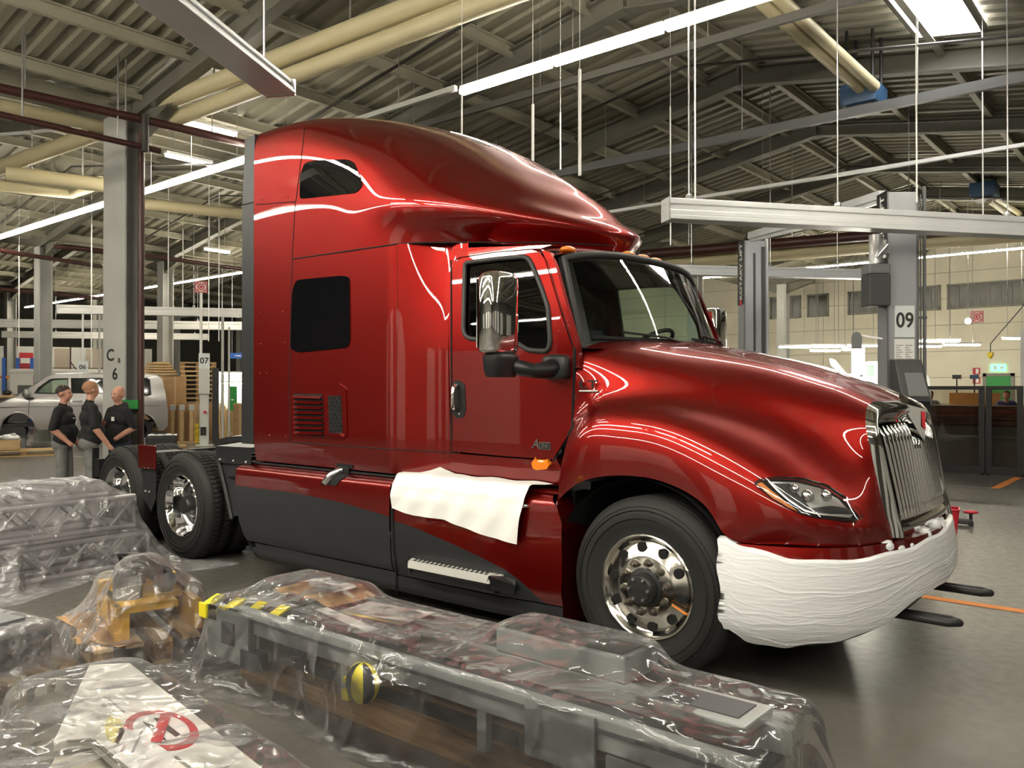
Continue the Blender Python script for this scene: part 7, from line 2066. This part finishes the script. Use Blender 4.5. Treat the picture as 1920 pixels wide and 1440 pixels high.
MB().span((1.0, -0.15, 0.42), (1.45, 0.10, 0.46)).build('end_tray', 'machine_grey', con_, None, 0.008)
MB().span((1.05, -0.1, 0.46), (1.4, 0.06, 0.465)).build('tray_pad', 'machine_dark', con_)
MB().span((-1.72, -0.36, 0.12), (-1.3, 0.2, 0.40)).build('drive_box', 'machine_grey', con_, None, 0.01)
MB().span((-1.55, -0.37, 0.22), (-1.43, -0.355, 0.34)).span((-1.36, -0.37, 0.12), (-1.2, -0.30, 0.22)).build('drive_opening', 'machine_dark', con_)
for k in range(7):
    x_ = -1.74 + k * 0.085
    MB().box((x_, -0.30 + 0.015 * k, 0.415 - (0.02 if k % 2 else 0)), (0.075, 0.10, 0.012), (0.35, 0, 0.1)).box((x_, -0.37 + 0.012 * k, 0.37), (0.075, 0.012, 0.08)).build('warning_tape', 'tape_yellow' if k % 2 == 0 else 'black_plastic', con_)
cbs = thing('carton_sheet', 'crumpled brown and white carton lying on the conveyor', 'carton', D0 + Vector((-1.25, 0.05, 0.425)))
MB().grid(lambda u, v: (lerp(-0.30, 0.30, u), lerp(-0.12, 0.22, v), 0.03 + 0.05 * math.sin(u * PI) * (0.4 + 0.6 * v) + 0.008 * math.sin(u * 19)), 16, 10).build('sheet', 'carton', cbs, 180)
MB().grid(lambda u, v: (lerp(-0.12, 0.20, u), lerp(-0.04, 0.12, v) + 0.03 * math.sin(u * 9), 0.055 + 0.045 * math.sin((u * 0.53 + 0.3) * PI)), 12, 8).build('white_print', 'paper_white', cbs, 180)
dc = thing('delivery_note', 'white paper sheet with yellow edge lying on the conveyor', 'paper', D0 + Vector((-0.72, 0.12, 0.432)), 0.12)
MB().box((0, 0, 0.0), (0.46, 0.24, 0.003)).build('sheet', 'paper_white', dc)
MB().box((0.0, -0.13, 0.0), (0.46, 0.04, 0.003)).build('edge', 'pale_yellow', dc)
MB().box((-0.75 + 0.72, -0.28, 0.022), (0.5, 0.07, 0.004), (0, 0.02, -0.25)).build('strip', 'paper_white', dc)
bl = thing('padded_ball', 'yellow and black taped padding ball on the conveyor front', 'padding', D0 + Vector((-0.30, -0.40, 0.285)))
mb = MB(); mb.sphere((0, 0, 0), (0.088, 0.07, 0.095), 24, 16)
mb.m = [(1 if (int((i % 24) / 3) % 2) else 0) for i in range(len(mb.f))]
mb.build('ball', ['tape_yellow', 'black_plastic'], bl, 180)
MB().box((-0.07, -0.03, -0.06), (0.05, 0.04, 0.05)).box((-0.085, -0.02, 0.0), (0.04, 0.03, 0.03)).build('tape_tail', 'tape_yellow', bl, None, 0.008)
bx5 = [(-1.74, 1.56, -0.35, 0.33, 0.44), (-1.60, -0.95, -0.1, 0.28, 0.52), (0.13, 0.87, 0.0, 0.32, 0.545), (-0.38, -0.20, -0.47, -0.33, 0.385), (-0.9, 1.2, -0.36, 0.0, 0.455)]
P = pbd(-2.02, 2.06, -0.80, 0.66, 0.66, 112, 42, bx5, 150, 3, 1.02)
film_obj('packing_film', P, 'film_clear', 'clear plastic film spread over the long conveyor machine', D0, 0, 0.0012, 3)

# ---- B: yellow machine on a pallet
B0 = Vector((-2.80, -2.72, 0)); Brz = -0.25
pal = pallet('pale pallet under the yellow machine', B0, Brz, 0.95, 0.75)
ym = thing('yellow_machine', 'yellow steel frame with grey motor and hoses on a pallet', 'machine', B0 + Vector((0, 0, 0.148)), Brz)
MB().span((-0.36, -0.22, 0.0), (0.38, -0.17, 0.18)).build('frame_side', 'machine_yellow', ym, None, 0.006)
MB().span((-0.36, 0.2, 0.0), (0.38, 0.25, 0.18)).build('frame_side', 'machine_yellow', ym, None, 0.006)
MB().span((-0.36, -0.22, 0.15), (0.10, 0.25, 0.18)).build('frame_top', 'machine_yellow', ym, None, 0.006)
MB().add([(-0.36, -0.23, 0.0), (-0.28, -0.23, 0.0), (-0.26, -0.23, 0.23), (-0.34, -0.23, 0.23), (-0.36, 0.25, 0.0), (-0.28, 0.25, 0.0), (-0.26, 0.25, 0.23), (-0.34, 0.25, 0.23)], [(0, 1, 2, 3), (7, 6, 5, 4), (0, 4, 5, 1), (1, 5, 6, 2), (2, 6, 7, 3), (3, 7, 4, 0)]).build('frame_end', 'machine_yellow', ym)
MB().span((0.14, -0.26, 0.02), (0.20, -0.22, 0.20)).span((0.30, -0.26, 0.02), (0.36, -0.22, 0.20)).span((0.14, -0.26, -0.0), (0.40, -0.22, 0.05)).build('bracket', 'machine_yellow', ym)
MB().span((0.22, -0.25, 0.16), (0.40, 0.1, 0.20)).build('frame_bar', 'machine_yellow', ym)
MB().cyl((0.16, -0.14, 0.10), (0.16, -0.14, 0.34), 0.085, n=20).cyl((0.16, -0.14, 0.34), (0.16, -0.14, 0.38), 0.06, n=16).build('motor', 'panel_grey', ym, 40)
MB().cyl((-0.22, 0.05, 0.30), (0.12, 0.08, 0.30), 0.06, n=14).span((-0.24, -0.14, 0.24), (0.0, 0.0, 0.32)).sphere((0.28, 0.05, 0.30), 0.07, 12, 8).build('gearbox', 'machine_dark', ym, 40)
for k in range(3):
    MB().tube([(-0.1 + 0.1 * k, -0.1, 0.30), (0.0 + 0.1 * k, -0.16, 0.44 - 0.03 * k), (0.15 + 0.06 * k, -0.08, 0.46 - 0.03 * k), (0.25 + 0.03 * k, 0.05, 0.36)], 0.014, 8).build('hose', 'black_plastic', ym, 180)
for k, (x_, y_, r_) in enumerate(((-0.2, -0.34, 0.2), (0.15, -0.33, -0.15), (0.32, -0.28, 0.5))):
    o = tag(MB().grid(lambda u, v: (lerp(-0.2, 0.2, u), lerp(-0.09, 0.09, v), 0.012 + 0.02 * math.sin(u * 5) * v), 8, 5).build('carton_flap', 'carton'), ['left', 'middle', 'right'][k] + ' torn brown carton flap in front of the yellow machine', 'carton', 'carton flaps on the pallet')
    M_ = Matrix.Rotation(Brz, 3, 'Z') @ Vector((x_, y_, 0)); o.location = B0 + M_ + Vector((0, 0, 0.148)); o.rotation_euler = (0, 0, Brz + r_)
P = pbd(-0.90, 0.90, -0.86, 0.80, 0.78, 58, 54, [(-0.50, 0.50, -0.42, 0.40, 0.15), (-0.38, 0.40, -0.24, 0.27, 0.42), (0.06, 0.30, -0.2, 0.08, 0.60)], 150, 5, 1.03)
film_obj('packing_film', P, 'film_hazy', 'hazy plastic film draped over the yellow machine', B0, Brz, 0.002, 5)

# ---- A: aluminium trusses
A0 = Vector((-5.55, -2.24, 0)); Arz = 0.06
def truss(label, off, L=1.36, s=0.27, rz=0.0):
    M_ = Matrix.Rotation(Arz, 3, 'Z')
    t = thing('truss', label, 'truss', A0 + M_ @ Vector(off), Arz + rz, 'aluminium trusses under film')
    for sx in (-1, 1):
        for sz in (0, 1):
            MB().cyl((sx * s / 2, -L / 2, sz * s + 0.03), (sx * s / 2, L / 2, sz * s + 0.03), 0.024, n=10).build('chord', 'truss_alu', t, 40)
    for sx in (-1, 1):
        n_ = 5
        for k in range(n_):
            y0_, y1_ = -L / 2 + L * k / n_, -L / 2 + L * (k + 1) / n_
            MB().cyl((sx * s / 2, y0_, 0.03 + (s if k % 2 else 0)), (sx * s / 2, y1_, 0.03 + (0 if k % 2 else s)), 0.012, n=8).build('diagonal', 'truss_alu', t, 40)
    for y_ in (-L / 2, L / 2):
        MB().cyl((-s / 2, y_, 0.03), (-s / 2, y_, s + 0.03), 0.018, n=8).cyl((s / 2, y_, 0.03), (s / 2, y_, s + 0.03), 0.018, n=8).cyl((-s / 2, y_, 0.03), (s / 2, y_, 0.03), 0.018, n=8).cyl((-s / 2, y_, s + 0.03), (s / 2, y_, s + 0.03), 0.018, n=8).build('end_frame', 'truss_alu', t, 40)
    return t
truss('lower aluminium truss nearest the yellow machine', (0.30, 0, 0.0)); truss('lower aluminium truss at the middle of the bundle', (-0.04, 0, 0.0)); truss('lower aluminium truss at the back of the bundle', (-0.38, 0, 0.0))
truss('upper aluminium truss on the front of the bundle', (0.22, -0.03, 0.34), 1.25); truss('upper aluminium truss on the back of the bundle', (-0.16, 0.0, 0.34), 1.25)
t = thing('tube_bundle', 'loose grey tubes lying on top of the truss bundle', 'tubes', A0 + Vector((0, 0, 0.66)), Arz)
random.seed(8)
for k in range(9):
    y_ = random.uniform(-.5, .5)
    MB().cyl((-0.3 + random.uniform(-.05, .1), y_, 0.03 + 0.05 * (k % 3)), (0.30 + random.uniform(-.1, .05), y_ + random.uniform(-.15, .15), 0.03 + 0.05 * (k % 3)), 0.024, n=10).build('tube', 'truss_alu', t, 40)
P = pbd(-1.22, 1.20, -1.34, 1.30, 1.05, 54, 58, [(-0.54, 0.46, -0.70, 0.70, 0.34), (-0.32, 0.38, -0.66, 0.62, 0.66), (-0.28, 0.28, -0.55, 0.40, 0.80)], 150, 6, 1.03)
film_obj('packing_film', P, 'film_milky', 'milky plastic film wrapped over the aluminium trusses', A0, Arz, 0.003, 6)

# ---- C: dark connector block on a pallet at the left edge
C0 = Vector((-2.66, -3.76, 0)); Crz = 0.22
pallet('pale pallet under the dark connector block', C0, Crz, 0.85, 0.65)
kb = thing('connector_block', 'dark grey drilled connector block at the left edge', 'block', C0 + Vector((0, 0, 0.148)), Crz)
MB().span((-0.36, -0.25, 0), (0.34, 0.25, 0.20)).build('block', 'machine_dark', kb, None, 0.03)
mb = MB(); random.seed(2)
for k in range(26):
    f_ = random.random()
    if f_ < 0.5: mb.cyl((random.uniform(-.32, .3), -0.252, random.uniform(.03, .17)), (0, 0, 0), 0.001, n=3) if False else None
    x_, z_ = random.uniform(-.32, .3), random.uniform(.03, .17)
    mb.cyl((x_, -0.24, z_), (x_, -0.262, z_), random.choice((0.012, 0.02, 0.028)), n=12)
    y_ = random.uniform(-.2, .2)
    mb.cyl((0.33, y_, z_), (0.352, y_, z_), random.choice((0.012, 0.02, 0.026)), n=12)
mb.build('bolts', 'panel_grey', kb, 40)
MB().span((-0.3, -0.2, 0.20), (-0.05, 0.05, 0.30)).build('yellow_box', 'tape_yellow', kb, None, 0.01)
MB().span((0.0, -0.15, 0.20), (0.25, 0.15, 0.26)).cyl((0.1, 0, 0.26), (0.1, 0, 0.32), 0.06).build('valve', 'panel_grey', kb, 40)
P = pbd(-0.72, 0.70, -0.62, 0.62, 0.66, 54, 48, [(-0.44, 0.44, -0.34, 0.34, 0.15), (-0.38, 0.36, -0.27, 0.27, 0.38)], 150, 7, 1.04)
film_obj('packing_film', P, 'film_milky', 'milky plastic film over the dark connector block at left', C0, Crz, 0.003, 7)

# ---- E: white switch cabinet lying in the corner
E0 = Vector((-0.2, -4.0, 0))
cab_ = thing('switch_cabinet', 'white sheet metal switch cabinet with red prohibition sign under film', 'cabinet', E0)
zt_ = 0.50
def ez(px, py, z=zt_): p = at_z(px, py, z); return (p[0] - E0.x, p[1] - E0.y)
top_ = [ez(168, 1246), ez(243, 1243), ez(530, 1470), ez(232, 1440), ez(172, 1386), ez(126, 1388), ez(100, 1392)]
MB().prism(top_, 0.03, lambda u, v, w: (u, v, zt_ - 0.03 + w)).build('lid', 'cabinet_white', cab_)
low_ = [ez(172, 1252), ez(240, 1248), ez(522, 1472), ez(330, 1520), ez(60, 1475), ez(104, 1390)]
MB().prism(low_, zt_ - 0.15, lambda u, v, w: (u, v, 0.10 + w)).build('body', 'cabinet_beige', cab_)
MB().prism([ez(175, 1260), ez(235, 1258), ez(500, 1470), ez(100, 1465)], 0.1, lambda u, v, w: (u, v, w)).build('plinth', 'dark_wood', cab_)
c = ez(302, 1368); a_ = ez(262, 1336); b_ = ez(342, 1405)
ax1 = (Vector(b_) - Vector(a_)) / 2; ctr = Vector(c); ax2 = Vector((-ax1.y, ax1.x)).normalized() * ax1.length * 0.5
def ring_pts(k0, n=40): return [ctr + ax1 * (k0 * math.cos(2 * PI * i / n)) + ax2 * (k0 * math.sin(2 * PI * i / n)) for i in range(n)]
def flat(name, poly, z, m, th=0.0015): return MB().prism([(p[0], p[1]) for p in poly], th, lambda u, v, w: (u, v, z + w)).build(name, m, sg_)
sg_ = thing('prohibition_sign', 'round red and white prohibition sticker on the white cabinet', 'sign', E0 + Vector((0, 0, 0)))
flat('disc', ring_pts(1.0), zt_, 'sign_red'); flat('field', ring_pts(0.76), zt_ + 0.0016, 'sign_white')
u1 = ax1.normalized(); u2 = ax2.normalized() * 0.5; R_ = ax1.length
flat('figure', [ctr + u1 * (R_ * x_) + u2 * (R_ * y_) for x_, y_ in ((-0.55, 0.12), (-0.45, 0.26), (0.45, 0.30), (0.50, 0.12), (0.0, 0.06))], zt_ + 0.0033, 'ink')
flat('figure', [ctr + u1 * (R_ * x_) + u2 * (R_ * y_) for x_, y_ in ((-0.50, -0.26), (0.35, -0.36), (0.55, -0.2), (-0.2, -0.1))], zt_ + 0.0033, 'ink')
flat('slash', [ctr + u1 * (R_ * x_) + u2 * (R_ * y_) for x_, y_ in ((-0.62, 0.42), (-0.42, 0.62), (0.62, -0.42), (0.42, -0.62))], zt_ + 0.005, 'sign_red')
nt2 = thing('document_pouch', 'white document pouch with printed lines stuck on the cabinet', 'paper', E0)
q = [ez(225, 1365), ez(258, 1372), ez(330, 1420), ez(322, 1446), ez(222, 1436), ez(212, 1400)]
MB().prism(q, 0.002, lambda u, v, w: (u, v, zt_ + w)).build('sheet', 'paper_white', nt2)
yq = [ez(205, 1342), ez(226, 1350), ez(234, 1372), ez(222, 1398), ez(200, 1385), ez(196, 1362)]
MB().prism(yq, 0.002, lambda u, v, w: (u, v, zt_ + w)).build('yellow_sticker', 'pale_yellow', nt2)
for a_, b_ in (((266, 1372), (248, 1412)), ((234, 1398), (228, 1410)), ((204, 1312), (232, 1336))):
    pa_, pb_ = Vector(ez(*a_)), Vector(ez(*b_))
    MB().bar((pa_.x, pa_.y, zt_ + 0.003), (pb_.x, pb_.y, zt_ + 0.003), 0.008, 0.002).build('print', 'grey_ink', nt2)
for a_, b_ in (((174, 1388), (238, 1442)), ((126, 1390), (170, 1387)), ((328, 1420), (372, 1452))):
    pa_, pb_ = Vector(ez(*a_)), Vector(ez(*b_))
    MB().bar((pa_.x, pa_.y, zt_), (pb_.x, pb_.y, zt_), 0.010, 0.006).build('lid_gap', 'grey_frame', cab_)
P = pbd(-1.24, 0.95, -0.70, 0.58, 0.70, 60, 42, [(-0.92, 0.7, -0.22, 0.28, 0.51), (-0.5, 0.7, -0.45, 0.2, 0.51)], 150, 9, 1.03)
film_obj('packing_film', P, 'film_clear', 'clear plastic film over the white switch cabinet in the corner', E0, -0.12, 0.0015, 9)
